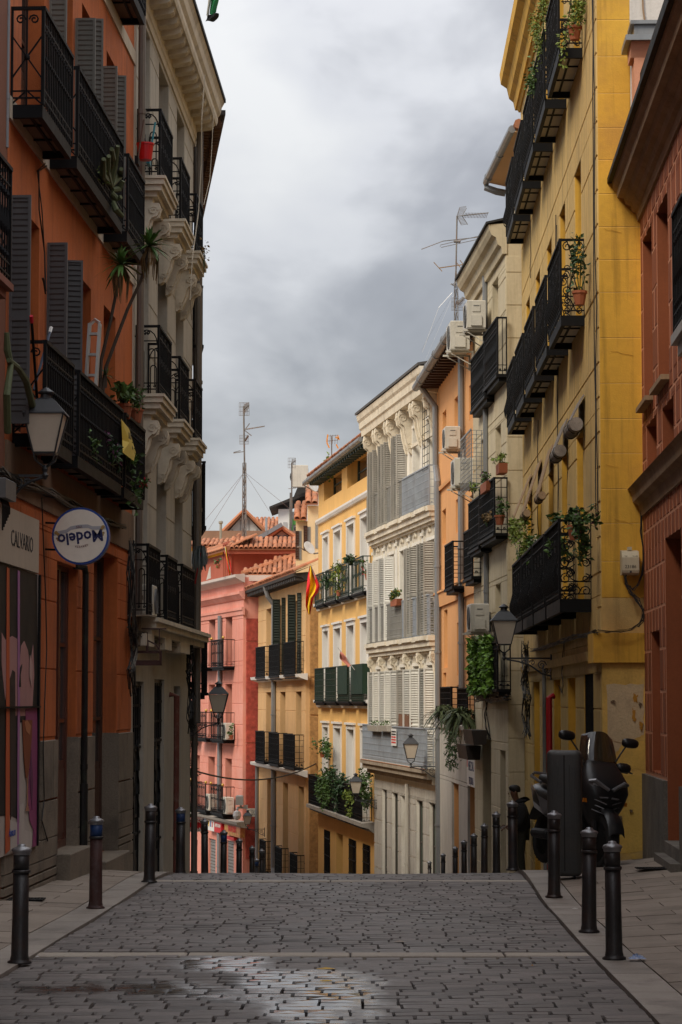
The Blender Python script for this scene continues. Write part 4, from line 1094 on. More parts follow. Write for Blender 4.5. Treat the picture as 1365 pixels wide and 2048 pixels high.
# drain cable runs on the facade
def vcab(F, parent, px, y0, y1, off=.03, r=.008, name='cable'):
    s, z0_ = F.sz(px, y0, off); _, z1_ = F.sz(px, y1, off); mb = MB(); mb.tube(wob((s,off,z0_),(s+.0,off,z1_),10,.012,int(px)), r, 4); return mb.build(name, mat('black_cable', (.015,.014,.013), .6, bump=0), parent)
for px, y0, y1 in ((1184,-20,1040),(1187,-20,1050),(1112,430,1180),(1114,450,1180),(1076,840,1100),(1060,330,560)): vcab(F, b1, px, y0, y1)
gutter_pipe(b1, [(F.X(1096),.05,F.Z(1096,1330)),(F.X(1096),.05,-1.2)], .03)
gutter_pipe(b1, [(F.X(1116)+.3,.04,F.Z(1116,1392)),(F.X(1116)+.25,.1,F.Z(1116,1395)),(F.X(1116)+.25,.1,-.9)], .045, mat('red_standpipe',(.35,.01,.015),.45), 'red_standpipe')

# ================================================================ CREAM HOUSE
F = FR2
CRM = mat('cream_render', (.56,.48,.33), .85, var=.12, scale=.9, fine=.08, bump=.3, bscale=80, streak=.35, dirt=(.30,.22,.12), dirtamt=.4, dirtscale=.6)
b2 = empty('apartment_house', 'narrow cream stone house with moulded cornice and two grey air conditioners', 'building', F.M)
W2 = F.len
zc = F.Z(1002, 413, .3)
ops = [colop(F,995,1006,844,950,1006,.2), colop(F,990,1002,545,640,1002,.2), colop(F,962,972,600,690,972,.2), colop(F,965,976,870,980,976,.2),
       colop(F,993,1004,1165,1250,1004,.2), colop(F,992,1003,1290,1385,1003,.2)]
gd = colop(F,1001,1012,1502,1600,1012,.3); gd = (gd[0], gd[1], -2.2, gd[3], .3)
gd2 = colop(F,966,983,1480,1600,983,.35); gd2 = (gd2[0], gd2[1], -2.8, gd2[3], .35)
body(b2, W2, -9, zc+.1, ops+[gd,gd2], CRM, CRM, 8)
for o in ops: window(b2, *o[:5])
window(b2, *gd[:5], kind='door', mf=WOODD, name='door'); window(b2, *gd2[:5], kind='door', mf=mat('cream_door',(.5,.42,.22),.6), name='door')
cornice(b2, -.02, W2+.12, zc, [(-.02,-.42),(.06,-.42),(.08,-.3),(.14,-.26),(.17,-.14),(.24,-.1),(.28,-.02),(.3,.08),(-.02,.1)], CRM)
mb = MB(); mb.prism([(-3,.85),(.34,.085),(.34,.12),(-3,.9)][::-1], lambda a,o,u: (a,o,zc+u), -.05, W2+.14); mb.build('roof', mat('dark_tar_roof',(.03,.03,.03),.8), b2)
# end pilaster of large stones facing up the street
ef = endface(F, 1); H = zc-.45; z = -2.4; k = 0
while z < H:
    zn = min(z+.56, H); endblock(b2, .003, .42, z+.006, zn-.006, CRM, .012); z = zn
z = -3
blocks(b2, 0, W2, -3.6, zc-.42, .75, .56, ops+[gd,gd2], CRM, .01, .014, 'scored_render')
# attic above with eave, gutter and roof tiles
gs0, gs1, ez = F.X(1030,-.26), F.X(978,-.26), F.Z(1025,258,-.26)
aM = MB(); aM.box(gs0-.1, gs1-.1, -5, -.62, zc, ez+.1); aM.build('attic_wall', CRM, b2)
aM = MB(); aM.prism([(-.63,-.12),(-.30,-.05),(-.30,.02),(-3,.8),(-3,.7)], lambda a,o,u: (a,o,ez+u), gs0-.1, gs1-.02); aM.build('attic_eave', mat('salmon_soffit',(.62,.38,.19),.85), b2)
gutter_pipe(b2, [(gs0-.1,-.26,ez),(gs1,-.26,ez-.02),(gs1,-.26,ez-.14),(gs1-.04,-.45,ez-.22),(gs1-.04,-.62,ez-.25)], .07, name='gutter')
tl = MB()
for k in range(6): tl.lathe([(.09,0),(.08,.35)], (gs0-.25,-.36-.2*k,ez+.06+.055*k), 8, axis='x')
tl.build('verge_tiles', TERR, b2)
rr_ = [((1009,781),(987,790),(1010,779))]
def balpx(F, parent, pn, pf, p, ytop, **kw):
    """balcony from the photo: pn near outer slab corner (top of slab), pf far column of its outer face"""
    s0_, z_ = F.sz(pn[0], pn[1], p); s1_ = F.X(pf, p); h = F.Z(pn[0], ytop, p) - z_
    return balcony(parent, s0_, s1_, z_, p=p, h=h, **kw)
balpx(F, b2, (996,748), 972, .16, 634, sh=.12, style='V', front='knob', slab='slim', ms=IRON)
balpx(F, b2, (972,790), 946, .16, 682, sh=.12, style='V', front='knob', slab='slim', ms=IRON)
balpx(F, b2, (990,1066), 962, .22, 955, sh=.1, style='V', front='grid', slab='slim', ms=IRON)
balpx(F, b2, (960,1092), 940, .22, 992, sh=.1, style='V', front='grid', slab='slim', ms=IRON)
balpx(F, b2, (996,1378), 945, .22, 1283, sh=.1, style='V', front='curl', slab='slim', ms=IRON)
gutter_pipe(b2, [(F.X(980),.05,zc-.3),(F.X(980),.05,F.Z(980,1225))], .05)
gutter_pipe(b2, [(F.X(984),.05,F.Z(980,1225)),(F.X(984),.05,F.Z(980,1340))], .04)

# ================================================================ PEACH HOUSE
F = FR3
PCH = mat('peach_render', (.68,.335,.13), .85, var=.08, scale=.8, fine=.06, bump=.25, bscale=80, streak=.15)
STW = mat('whitewashed_stone', (.48,.45,.40), .85, var=.14, scale=1.0, fine=.1, bump=.3, streak=.4, dirt=(.28,.24,.2), dirtamt=.4)
b3 = empty('apartment_house', 'peach orange house with deep tiled eave and two grey drainpipes', 'building', F.M)
ze = F.Z(939.5, 640, .35)
def co(pl, pr, yt, yb, r=.2): return colop(F, pl, pr, yt, yb, pr, r)
ops = [co(887.5,895,815,870), co(911.5,922,783,845), co(886,893.5,1015,1085), co(913.5,922.5,992,1060),
       co(889,896,1218,1335), co(915,924,1243,1350), co(941,949,760,830), co(942,950,985,1070), co(887,893,1345,1385), co(915,923,1370,1400)]
gz3 = F.Z(880, 1452)
gops = [co(908,922,1569,1600,.3), co(940,957,1572,1600,.4)]
gops = [(a,b,-3.6,d,r) for a,b,c,d,r in gops]
ops = [o for o in ops if o[2] > gz3]
body(b3, F.len, -9, ze+.15, ops+gops, PCH, PCH, 8)
for o in ops: window(b3, *o[:5])
for o in gops: window(b3, *o[:5], kind='door', mf=WOODD, mg=VOID, name='door')
mb = MB()
for a, b in ((0, gops[1][0] if gops[1][0] > gops[0][0] else gops[0][0]),): pass
blocks(b3, 0, F.len, -4.5, gz3, 6, 6, gops, STW, .05, 0, 'whitewashed_base')
for k in range(1):
    cornice(b3, 0, F.len, gz3, [(-.02,-.02),(.1,-.02),(.12,.06),(-.02,.1)], STW, 'string_course')
cornice(b3, 0, F.len, F.Z(876,983), [(-.02,-.06),(.05,-.06),(.06,.02),(-.02,.04)], PCH, 'string_course')
cornice(b3, 0, F.len, F.Z(873,1192), [(-.02,-.3),(.05,-.3),(.07,-.02),(.1,.0),(.1,.04),(-.02,.06)], PCH, 'string_course')
mb = MB(); mb.prism([(-3.2,1.0),(.42,.0),(.42,.05),(-3.2,1.07)], lambda a,o,u: (a,o,ze+.12+u), -.1, F.len+.05); mb.build('roof', WOODD, b3)
for k in range(int(F.len/.42)):
    mb = MB(); mb.box(0,.09,-.0,.4,-.09,0); put('rafter', cached('raft', lambda: mb.mesh('rafter', WOODD)), b3, (k*.42+.1, 0, ze+.1))
gutter_pipe(b3, [(-.1,.46,ze+.16),(F.len+.1,.46,ze+.12)], .09, name='gutter', n=10)
sp = F.X(880); gutter_pipe(b3, [(sp,.44,ze+.1),(sp,.08,ze-.4),(sp,.08,F.Z(880,930)),(sp-.45,.08,F.Z(890,955)),(sp-.45,.08,-4)], .07)
sp = F.X(933); gutter_pipe(b3, [(sp,.08,ze-.05),(sp,.08,F.Z(933,880)),(sp+.1,.08,F.Z(933,905)),(sp+.1,.08,F.Z(933,1400))], .065)
balpx(F, b3, (907,1172), 892, .28, 1082, sh=.12, style='bars', front='grid', slab='slim', ms=IRON)
balpx(F, b3, (946,1152), 930, .28, 1055, sh=.12, style='V', front='grid', slab='slim', ms=IRON)
balpx(F, b3, (903,1440), 882, .25, 1374, sh=.1, style='bars', front='grid', slab='slim', ms=IRON)
balpx(F, b3, (936,1440), 916, .25, 1376, sh=.1, style='bars', front='grid', slab='slim', ms=IRON)
sg = MB(); s_, z_ = F.sz(957, 1506, .02); s2_ = F.X(939.5, .02); z2_ = F.Z(957, 1576, .02)
sg.box(s_, s2_, .05, .075, z2_, z_)
sgn = empty('shop_sign', 'white shop sign with dark blue letters above the dark downhill doorway', 'sign', F.M)
sg.build('board', WHITE, sgn)
NAVY = mat('navy_print', (.02,.025,.10), .6, bump=0); REDP = mat('red_print', (.55,.02,.02), .55, bump=0)
wS = s2_-s_; cS = (s_+s2_)/2
for tx, zz_, sz_ in (('MEZCAL', z_-.28, .26), ('TEQUILA', z_-.56, .2)):
    o = textmesh('lettering', tx, sz_, NAVY, sgn, text_M((cS,.078,zz_),(-1,0,0)), .002, squash=min(1, wS/(len(tx)*sz_*.62)))
mb = MB(); mb.box(s_+.02,s_+.12,.075,.079,z_-.3,z_-.1); mb.box(s2_-.12,s2_-.02,.075,.079,z_-.3,z_-.1); mb.box(s_+.02,s_+.1,.075,.079,z_-.6,z_-.45); mb.build('red_marks', REDP, sgn)
# ================================================================ WHITE ORNATE HOUSE
F = FR4
WHT = mat('white_ornate_stucco', (.76,.72,.63), .8, var=.08, scale=1, fine=.08, bump=.25, streak=.3, dirt=(.35,.29,.2), dirtamt=.35, dirtscale=1.2)
CRS = mat('cream_moulding', (.70,.63,.50), .8, var=.12, fine=.1, bump=.3, streak=.3, dirt=(.28,.22,.14), dirtamt=.45, dirtscale=2)
DKW0 = mat('dark_lead_roof', (.07,.065,.06), .7, var=.2)
GSH = mat('weathered_grey_shutter', (.33,.31,.27), .7, var=.2, scale=2, fine=.2, bump=.2, streak=.5, obj=.25)
LSH = mat('pale_grey_shutter', (.66,.645,.59), .6, var=.1, streak=.2, bump=.05, obj=.12)
GIR = mat('pale_blue_grey_iron', (.30,.33,.37), .5, .1, var=.15, scale=3, dirt=(.16,.14,.12), dirtamt=.4)
b4 = empty('apartment_house', 'ornate white stucco house with scrolled brackets, grey louvres and pale grey balconies', 'building', F.M)
p_ = .21
zA = F.Z(874,1004,p_); zB = F.Z(874,1268,p_); zC = F.Z(872,1541,p_)
s0b, s1b = F.X(874,p_), F.X(741,p_)
zTop = F.Z(851,716,.4)
cols = [(765,778),(788,800),(806,819),(826,839),(851,865)]
colsx = [(F.X(b), F.X(a)) for a, b in cols]
L4_ = F.len; step4 = L4_/5; colsx = [(L4_*(k+.5)/5-.5, L4_*(k+.5)/5+.5) for k in range(5)]
ops = []
for z0_, hh in ((zC,2.35),(zB,2.2),(zA,2.1)):
    for a, b in colsx: ops.append((a, b, z0_, z0_+hh, .25))
gops = [co_ for co_ in [colop(F,859,874,1608,1660,874,.12), colop(F,833,847,1602,1660,847,.12), colop(F,803,818,1594,1660,818,.4), colop(F,785,797,1587,1660,797,.12), colop(F,765,775,1580,1660,775,.12)]]
gops = [(a,b,-4.3,d,r) for a,b,c,d,r in gops]
body(b4, L4_, -9, zTop-.5, ops+gops, WHT, WHT, 8)
GRNG = mat('sea_green_frosted_glass', (.10,.15,.12), .55, var=.15, spec=.2, bump=.02)
for o in ops: window(b4, *o[:5], kind='door', mf=WHITE, mg=GLASSB if R.random() < .4 else GLASS)
for i, o in enumerate(gops): window(b4, *o[:5], mf=mat('dark_shop_frame',(.07,.06,.05),.5), mg=GLASS if i == 2 else GRNG)
blocks(b4, 0, L4_, -4.6, zC-.5, .62, .62, gops, STW, .02, .018, 'stone_cladding')
cornice(b4, -.1, L4_+.15, zTop-.62, [(-.02,-.1),(.33,-.06),(.35,.1),(.39,.14),(.40,.3),(.44,.36),(.47,.5),(-.02,.52)], CRS)
mb = MB(); mb.prism([(-4,.7),(.5,-.1),(.5,-.04),(-4,.76)][::-1], lambda a,o,u: (a,o,zTop+u), -.1, L4_+.2); mb.build('roof', DKW0, b4)
mb = MB(); mb.box(0,L4_,0,.05,zTop-1.62,zTop-1.54); mb.box(0,L4_,0,.07,zTop-.72,zTop-.64); mb.build('moulding', CRS, b4)
nb_ = 6
def brk(parent, s, w, p, h, z, m, name='bracket'):
    def mk(): t = MB(); corbel(t, 0, w, p, h, 0); return t.mesh(name, m)
    return put(name, cached(('corb', m.name)+rnd(w,p,h), mk), parent, (s, 0, z))
for k in range(6):
    c = L4_*k/5
    for d in (-.2,.2):
        if 0 <= c+d <= L4_: brk(b4, c+d, .17, .33, 1.05, zTop-.70, CRS)
for k in range(6):
    c = min(max(L4_*k/5,.12), L4_-.12); brk(b4, c, .2, .2, .72, zB-.36, CRS)
for zz_, nm in ((zA,'a'),(zB,'b')):
    mb = MB()
    for i,(e_,d_,pp) in enumerate(((0,-.12,.27),(-.12,-.24,.23),(-.24,-.34,.17),(-.34,-.4,.1))): mb.box(-.02+.03*i, L4_+.04-.03*i, 0, pp, zz_+d_, zz_+e_)
    for k in range(5):
        a, b = colsx[k]; mb.box(a-.2,b+.2,.2,.30,zz_-.1,zz_-.002)
    mb.build('balcony_cornice', CRS, b4)
mb = MB()
for i,(e_,d_,pp) in enumerate(((0,-.09,.36),(-.09,-.22,.30),(-.22,-.34,.18))): mb.box(-.02, L4_+.25-.03*i, 0, pp, zC+d_, zC+e_)
mb.build('balcony_cornice', mat('dirty_stone_ledge',(.33,.27,.20),.85,var=.25,fine=.2,bump=.4,streak=.4,dirt=(.1,.07,.05),dirtamt=.5), b4)
mb = MB(); mb.box(.0, L4_, .2, .37, zC+.002, zC+.014); mb.build('tile_edge', TERR, b4)
for k in range(6):                                          # pilasters and relief panels
    c = L4_*k/5
    for zz_, hh in ((zC,2.75),(zB,2.7),(zA,2.3)):
        mb = MB(); a = max(0,c-.14); b = min(L4_,c+.14); mb.box(a,b,0,.05,zz_,zz_+hh); mb.box(a-.0,b,0,.09,zz_+hh-.35,zz_+hh-.27); mb.build('pilaster', WHT, b4)
for k in range(5):
    a, b = colsx[k]; c = (a+b)/2
    for zz_, hh in ((zB,2.2),(zC,2.35)):
        mb = MB(); z_ = zz_+hh+.28; mb.box(a-.03,b+.03,0,.035,z_-.2,z_+.22); 
        for q in range(6): mb.ball((c+(q-2.5)*.05, .05, z_-abs(q-2.5)*.03), .045, 4)
        mb.ball((c,.06,z_+.07),.06,4); mb.build('carved_ornament', CRS, b4)
    for zz_, hh in ((zA,2.1),(zB,2.2),(zC,2.35)):
        mb = MB(); mb.box(a-.1,a-.002,0,.03,zz_,zz_+hh); mb.box(b+.002,b+.1,0,.03,zz_,zz_+hh); mb.box(a-.1,b+.1,0,.04,zz_+hh+.002,zz_+hh+.08); mb.build('window_surround', WHT, b4)
# shutters: folded louvred leaves standing out of the openings
sh_plan = {0: ('L',(0,)), }
for row, (zz_, hh, plan) in enumerate(((zA,2.05,('','','G','GG','GG')), (zB,2.1,('GG','GG','','L','L')), (zC,2.25,('L','L','GL','L','L')))):
    for k, (a, b) in enumerate(colsx):
        pl_ = plan[k]
        if not pl_: continue
        m1 = GSH if pl_[0] == 'G' else LSH; m2 = GSH if pl_[-1] == 'G' else LSH
        lw = .26
        shutter(b4, a-.02, zz_+.03, hh, lw, R.uniform(62,88), m1, .03)
        shutter(b4, b-.01, zz_+.03, hh, lw, R.uniform(80,118), m2, .03)
        if row == 0 or pl_ == 'GG': shutter(b4, (a+b)/2, zz_+.03, hh, lw, R.uniform(70,100), m1, .03)
for zz_ in (zA, zB):
    for k in range(5):
        a, b = L4_*k/5+.06, L4_*(k+1)/5-.06
        mgi = GIR if (k < 2) else mat('worn_grey_iron',(.24,.235,.215),.6,.1,var=.2,dirt=(.12,.1,.08),dirtamt=.4)
        balcony(b4, a, b, zz_, p=p_, h=.92, style='V', front='grid', m=mgi, rail=True, slab='slim', sh=.02, ms=CRS, step=.085)
balcony(b4, .0, L4_*.5, zC+.015, p=.3, h=.9, style='V', front='grid', m=GIR, slab='slim', sh=.012, ms=CRS, step=.09)
balcony(b4, L4_*.5+.02, L4_+.1, zC+.015, p=.3, h=.9, style='V', front='grid', m=GIR, slab='slim', sh=.012, ms=CRS, step=.09)
mb = MB(); mb.box(L4_*.52, L4_+.08, .27,.285, zC+.25, zC+.88); mb.build('grey_screen_sheet', mat('pale_blue_screen',(.34,.37,.41),.7), b4)
mb = MB()
for k in range(10): z_ = zA+.85+k*.17; mb.tube([(.08,.21,z_),(.95,.21,z_)], .008, 4)
for x in (.08,.36,.66,.95): mb.tube([(x,.21,zA+.85),(x,.21,zA+2.45)], .007, 4)
mb.build('wire_trellis', IRON, b4)
gutter_pipe(b4, [(F.X(822),.1,-.4),(F.X(822),.1,-4)], .05, mat('white_pipe',(.5,.47,.41),.6,streak=.3))

# ================================================================ FAR YELLOW HOUSE
F = FR5
FY = mat('golden_yellow_render', (.72,.43,.14), .85, var=.08, scale=.6, fine=.05, bump=.2, streak=.18)
FYT = mat('white_window_trim', (.70,.68,.64), .7, var=.08, streak=.25, bump=.05)
GRI = mat('dark_green_iron', (.01,.024,.016), .5, var=.2, bump=.05)
b5 = empty('apartment_house', 'golden yellow house with white window surrounds and dark green balconies', 'building', F.M)
pp = .22
z1 = F.Z(741,1652,pp); z2 = F.Z(742,1403,pp); z3 = F.Z(741,1178,pp)
cols = [(723,740),(695,711),(669,684),(647,659)]
cx_ = [(F.X(b)+.12, F.X(a)-.12) for a, b in cols]
ops = []
tops = [F.Z(740,1450), F.Z(740,1231), F.Z(740,1018)]
for z0_, t_ in zip((z1,z2,z3), tops):
    for a, b in cx_: ops.append((a,b,z0_,t_-.16,.2))
att = [colop(F,695,738,885,950,738,.35), colop(F,648,684,915,980,684,.35)]
gops = [colop(F,727,741,1692,1745,741,.15), colop(F,699,713,1682,1745,713,.15), colop(F,673,686,1670,1745,686,.3), colop(F,650,661,1663,1745,661,.15)]
zE = F.Z(742,866,.4)
gops = [(a,b,c-1.2 if i == 2 else c-.3,d,r) for i,(a,b,c,d,r) in enumerate(gops)]
body(b5, F.len, -9, zE, ops+att+gops, FY, FY, 8)
for i, o in enumerate(ops): window(b5, *o[:5], kind='door', mf=FYT, mg=GLASSB if i % 3 == 1 else GLASS)
DGR = mat('dark_green_frame',(.03,.05,.04),.5)
for o in att: window(b5, *o[:5], mf=DGR)
for i, o in enumerate(gops):
    if i == 2: window(b5, *o[:5], kind='door', mf=mat('pale_grey_door',(.42,.41,.40),.6), name='door')
    else:
        window(b5, *o[:5], mf=WOODD); mb = MB()
        for k in range(8): x = o[0]+(o[1]-o[0])*(k+.5)/8; mb.bar((x,.02,o[2]),(x,.02,o[3]),.014)
        for k in range(3): mb.box(o[0],o[1],.0,.03,o[2]+(o[3]-o[2])*(k+.5)/3,o[2]+(o[3]-o[2])*(k+.5)/3+.03)
        mb.build('window_grille', IRON, b5)
for a, b, c, d, r in ops:
    mb = MB(); t = .15
    mb.box(a-t,a-.002,0,.035,c,d); mb.box(b+.002,b+t,0,.035,c,d); mb.box(a-t,b+t,0,.04,d+.002,d+.13); mb.box(a-t-.04,b+t+.04,0,.09,d+.13,d+.19)
    mb.quad((a+.001,.0,c),(a+.001,-r,c),(a+.001,-r,d),(a+.001,.0,d)); mb.quad((b-.001,0,c),(b-.001,0,d),(b-.001,-r,d),(b-.001,-r,c)); mb.quad((a,0,d-.001),(a,-r,d-.001),(b,-r,d-.001),(b,0,d-.001))
    mb.build('window_surround', FYT, b5)
for py in ((750,1191),(754,1418)):
    cornice(b5, 0, F.len, F.Z(*py), [(-.02,0),(.05,.02),(.09,.12),(.16,.16),(.16,.24),(-.02,.26)], FYT, 'string_course')
cornice(b5, 0, F.len, F.Z(745,990), [(-.02,0),(.06,.02),(.1,.1),(.1,.16),(-.02,.17)], FYT, 'string_course')
cornice(b5, 0, F.len, F.Z(752,1668), [(-.02,0),(.06,.02),(.2,.14),(.38,.18),(.38,.28),(-.02,.3)], mat('grey_stone_ledge',(.34,.31,.27),.85,streak=.4), 'string_course')
mb = MB(); mb.prism([(.0,-.02),(.38,-.08),(.40,.02),(.0,.1)][::-1], lambda a,o,u: (a,o,zE+u), -.1, F.len+.3); mb.build('eave', DGR, b5)
for k in range(int(F.len/.45)): mb = MB(); mb.box(0,.1,0,.34,-.1,0); put('rafter', cached('raft5', lambda: mb.mesh('rafter', DGR)), b5, (k*.45, 0.0, zE-.06))
gutter_pipe(b5, [(-.1,.42,zE+.03),(F.len+.3,.42,zE-.02)], .07, name='gutter')
tiles(b5, (.1,.36,zE+.12), (1,0,0), (0,-1,.32), int(F.len/.19), 5, limit=150)
for k,(a,b) in enumerate(cx_):
    a1, b1_ = a-.42, b+.42
    balcony(b5, a1, b1_, z3, p=pp, sh=.1, h=.95, style='V', front='curl', m=GRI, ms=IRON, slab='slim', step=.17)
for k,(a,b) in enumerate(cx_):
    balcony(b5, a-.42, b+.42, z2, p=pp, sh=.12, h=1.0, style='V', front='grid', m=GRI, ms=IRON, slab='slim', step=.1)
GNET = mat('dark_green_privacy_net', (.008,.03,.018), .8, bump=.3, bscale=60)
a, b = cx_[0]; mb = MB(); mb.box(a-.44,b+.42,pp+.02,pp+.03,z2+.2,z2+1.0); mb.box(a-.455,a-.445,0,pp+.02,z2+.2,z2+1.0); a, b = cx_[1]; mb.box(a-.2,b+.42,pp+.02,pp+.03,z2+.2,z2+1.0); mb.build('privacy_net', GNET, b5)
balcony(b5, cx_[0][0]-.5, cx_[1][1]+.35, z1, p=pp+.05, sh=.14, h=.95, style='V', front='knob', m=IRON, ms=IRON, slab='slim', step=.1)
balcony(b5, cx_[2][0]-.35, F.len+.2, z1, p=pp+.05, sh=.14, h=.95, style='V', front='knob', m=IRON, ms=IRON, slab='slim', step=.1)

# ================================================================ TAN HOUSE
F = FR6
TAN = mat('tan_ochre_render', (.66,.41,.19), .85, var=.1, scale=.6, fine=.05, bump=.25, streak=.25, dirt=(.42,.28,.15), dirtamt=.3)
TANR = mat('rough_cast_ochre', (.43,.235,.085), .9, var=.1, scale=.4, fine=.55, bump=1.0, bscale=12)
b6 = empty('apartment_house', 'tan house with black carved eave, dark shutters and three balconies per floor', 'building', F.M)
pp = .3
zA6 = F.Z(607,1347,pp); zB6 = F.Z(610,1540,pp); zt6 = F.Z(600,1150,.42)
cols = [(588,604),(558,572),(534,543)]
cx6 = [(F.X(b), F.X(b)+1.35) for a, b in cols]
ops = [(a,b,zA6,F.Z(604,1199),.3) for a,b in cx6] + [(a,b,zB6,F.Z(606,1383),.3) for a,b in cx6]
colsC = [(599,609),(566,577.5),(535,545)]
cC = [(F.X(b), F.X(b)+1.25) for a, b in colsC]
ops += [(a,b,zB6-4.0,F.Z(609,1575),.3) for a,b in cC]
ops += [(a+.1,b-.1,zB6-6.5,zB6-5.2,.2) for a,b in cC]
body(b6, F.len, -12, zt6, ops, TAN, TAN, 9)
for i, o in enumerate(ops): window(b6, *o[:5], kind='door' if i < 9 else 'case', mf=WOODD)
blocks(b6, 0, F.len, zB6-4.6, zt6-.5, 1.5, .8, ops, TAN, .012, .02, 'scored_render')
mb = MB(); mb.box(0,F.len,0,.05,-12,zB6-4.9); mb.build('plinth', STW, b6)
DKW = mat('black_carved_wood', (.035,.03,.028), .7, var=.3, streak=.3)
cornice(b6, -.5, F.len+.4, zt6, [(-.02,-.12),(.12,-.1),(.2,-.02),(.46,.02),(.48,.11),(.0,.16)], DKW)
for k in range(int((F.len+.8)/.42)):
    mb = MB(); mb.prism([(0,0),(.33,.02),(.33,.12),(0,.16)][::-1], lambda a,o,u: (a,o,u), 0, .16); put('modillion', cached('mod6', lambda: mb.mesh('modillion', DKW)), b6, (-.45+k*.42,.1,zt6-.13))
cornice(b6, -.3, F.len, F.Z(613,1354), [(-.02,-.1),(.06,-.08),(.28,0),(.3,.1),(-.02,.12)], FYT, 'string_course')
cornice(b6, -.3, F.len, F.Z(614,1549), [(-.02,-.1),(.06,-.08),(.28,0),(.3,.1),(-.02,.12)], FYT, 'string_course')
GRS = mat('dark_green_louvre', (.022,.03,.022), .55, var=.2)
for (a, b), ang in zip(cx6[:2], (80, 95)):
    shutter(b6, b, zA6+.02, 2.6, .26, 92, GRS, .02, pitch=.09); shutter(b6, a-.02, zA6+.02, 2.6, .14, ang, GRS, .02, pitch=.09)
for a, b in cx6:
    for zz_ in (zA6, zB6): balcony(b6, a-.5, b+.6, zz_, p=pp, sh=.14, h=1.05, style='V', front='grid', m=IRON, slab='slim', step=.1, rr=.014)
for a, b in cC: balcony(b6, a-.15, b+.2, F.Z(606,1722,.25)+.0 if False else zB6-3.9, p=.25, sh=.12, h=1.15, style='V', front='grid', m=IRON, slab='slim', step=.1, rr=.014)
sp = F.X(553)
gutter_pipe(b6, [(sp,.4,zt6+.05),(sp,.3,zt6-.3),(sp,.09,zt6-.6),(sp,.09,zB6-3.6),(sp-.35,.09,zB6-4.3)], .09)
gutter_pipe(b6, [(F.len-.25,.07,zB6),(F.len-.25,.07,-8)], .07)
# side strip with roughcast, facing up the street
def sideface(F, w, z0, z1, m, parent, name='roughcast_strip', off=.0, a0=0):
    mb = MB(); P = [(-off-.03, -a0, 0), (-off-.03, -a0-w, 0)]
    mb.add([(-off,-a0,z0),(-off,-a0-w,z0),(-off,-a0-w,z1),(-off,-a0,z1),(-off-.04,-a0-.02,z0),(-off-.04,-a0-w+.02,z0),(-off-.04,-a0-w+.02,z1),(-off-.04,-a0-.02,z1)],
           [(4,5,6,7),(0,4,7,3),(1,2,6,5),(3,7,6,2),(0,1,5,4)]); return mb.build(name, m, parent)
zz6 = [-6.5, zB6-1.2, zA6-2.2+.9, zA6-.1, zt6-.4]
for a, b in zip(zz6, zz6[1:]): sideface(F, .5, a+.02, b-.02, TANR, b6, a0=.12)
# roof slope of tiles behind the eave
tiles(b6, (-.5,.46,zt6+.16), (1,0,0), (0,-1,.42), int((F.len+.8)/.19), 2, limit=160)

# ================================================================ PINK HOUSE
F = FR7
PNK = mat('salmon_pink_render', (.68,.265,.195), .85, var=.12, scale=.5, fine=.05, bump=.2, streak=.25, dirt=(.72,.42,.36), dirtamt=.4, dirtscale=.5)
PNR = mat('deep_red_roughcast', (.36,.065,.045), .9, var=.12, scale=.35, fine=.6, bump=1.0, bscale=9)
b7 = empty('apartment_house', 'salmon pink corner house with red tiled attic and gold knobbed balconies', 'building', F.M)
pp = .45
zr7 = [F.Z(468,1633,pp), F.Z(468,1481,pp), F.Z(468,1331,pp)]
zc7 = F.Z(481,1152,.3)
cols = [(454,465),(420,431),(393,401)]
cx7 = [(F.X(b), F.X(a)+.2) for a, b in cols]
tops = [F.Z(465,1518), F.Z(465,1368), F.Z(465,1224)]
ops = [(a,b,z,t,.35) for z,t in zip(zr7,tops) for a,b in cx7]
gt = F.Z(460,1680)
gops = [colop(F,454,469,1684,1745,469,.15), colop(F,419,433,1680,1745,433,.15), colop(F,384,397,1680,1745,397,.4)]
gops = [(a,b,-7.5,d,r) for a,b,c,d,r in gops]
L7 = F.len + 4
body(b7, L7, -12, zc7, ops+gops, PNK, PNK, 9)
for i, o in enumerate(ops): window(b7, *o[:5], kind='door', mf=WOODD, mg=GLASS)
blocks(b7, 0, L7, zr7[0]-.6, zc7-1.3, 1.3, .78, ops, PNK, .014, .03, 'scored_render')
RSH = mat('grey_roller_shutter', (.27,.26,.25), .5, .4, var=.1, streak=.3)
for a,b,c,d,r in gops[:2]:
    mb = MB(); z = c
    while z < d-.01: mb.box(a,b,-.12,-.07,z+.012,min(d,z+.11)); z += .12
    mb.build('roller_shutter', RSH, b7)
window(b7, *gops[2][:5], kind='door', mf=WOODD, name='door')
for dz_, o_ in ((0,.34),(-.62,.2),(-1.2,.1)):
    cornice(b7, -.14, L7, zc7+dz_, [(-.02,-.2),(.05,-.18),(o_-.04,-.04),(o_,0),(o_,.1),(-.02,.12)], PNK if dz_ else mat('pale_coping',(.55,.47,.42),.8), 'cornice')
gl = mat('brass_knob', (.55,.36,.10), .35, .8)
for a, b in cx7:
    for zz_ in zr7:
        o = balcony(b7, a-.45, b+.5, zz_, p=pp, sh=.14, h=1.0, style='V', front='curl', m=IRON, slab='slim', step=.13, rr=.008)
        mb = MB()
        for x in (0, b-a+.95): mb.ball((x,pp,1.07),.06,6)
        mb.build('brass_knob', gl, o)
gutter_pipe(b7, [(F.X(445),.1,zc7-1.3),(F.X(445),.1,-8)], .09)
zz7 = [-4.2, zr7[0]+.2, zr7[1]-.1, zr7[2]+.9, zc7-1.5]
for a, b in zip(zz7, zz7[1:]): sideface(F, .72*.9, a+.02, b-.02, PNR, b7, a0=.1)
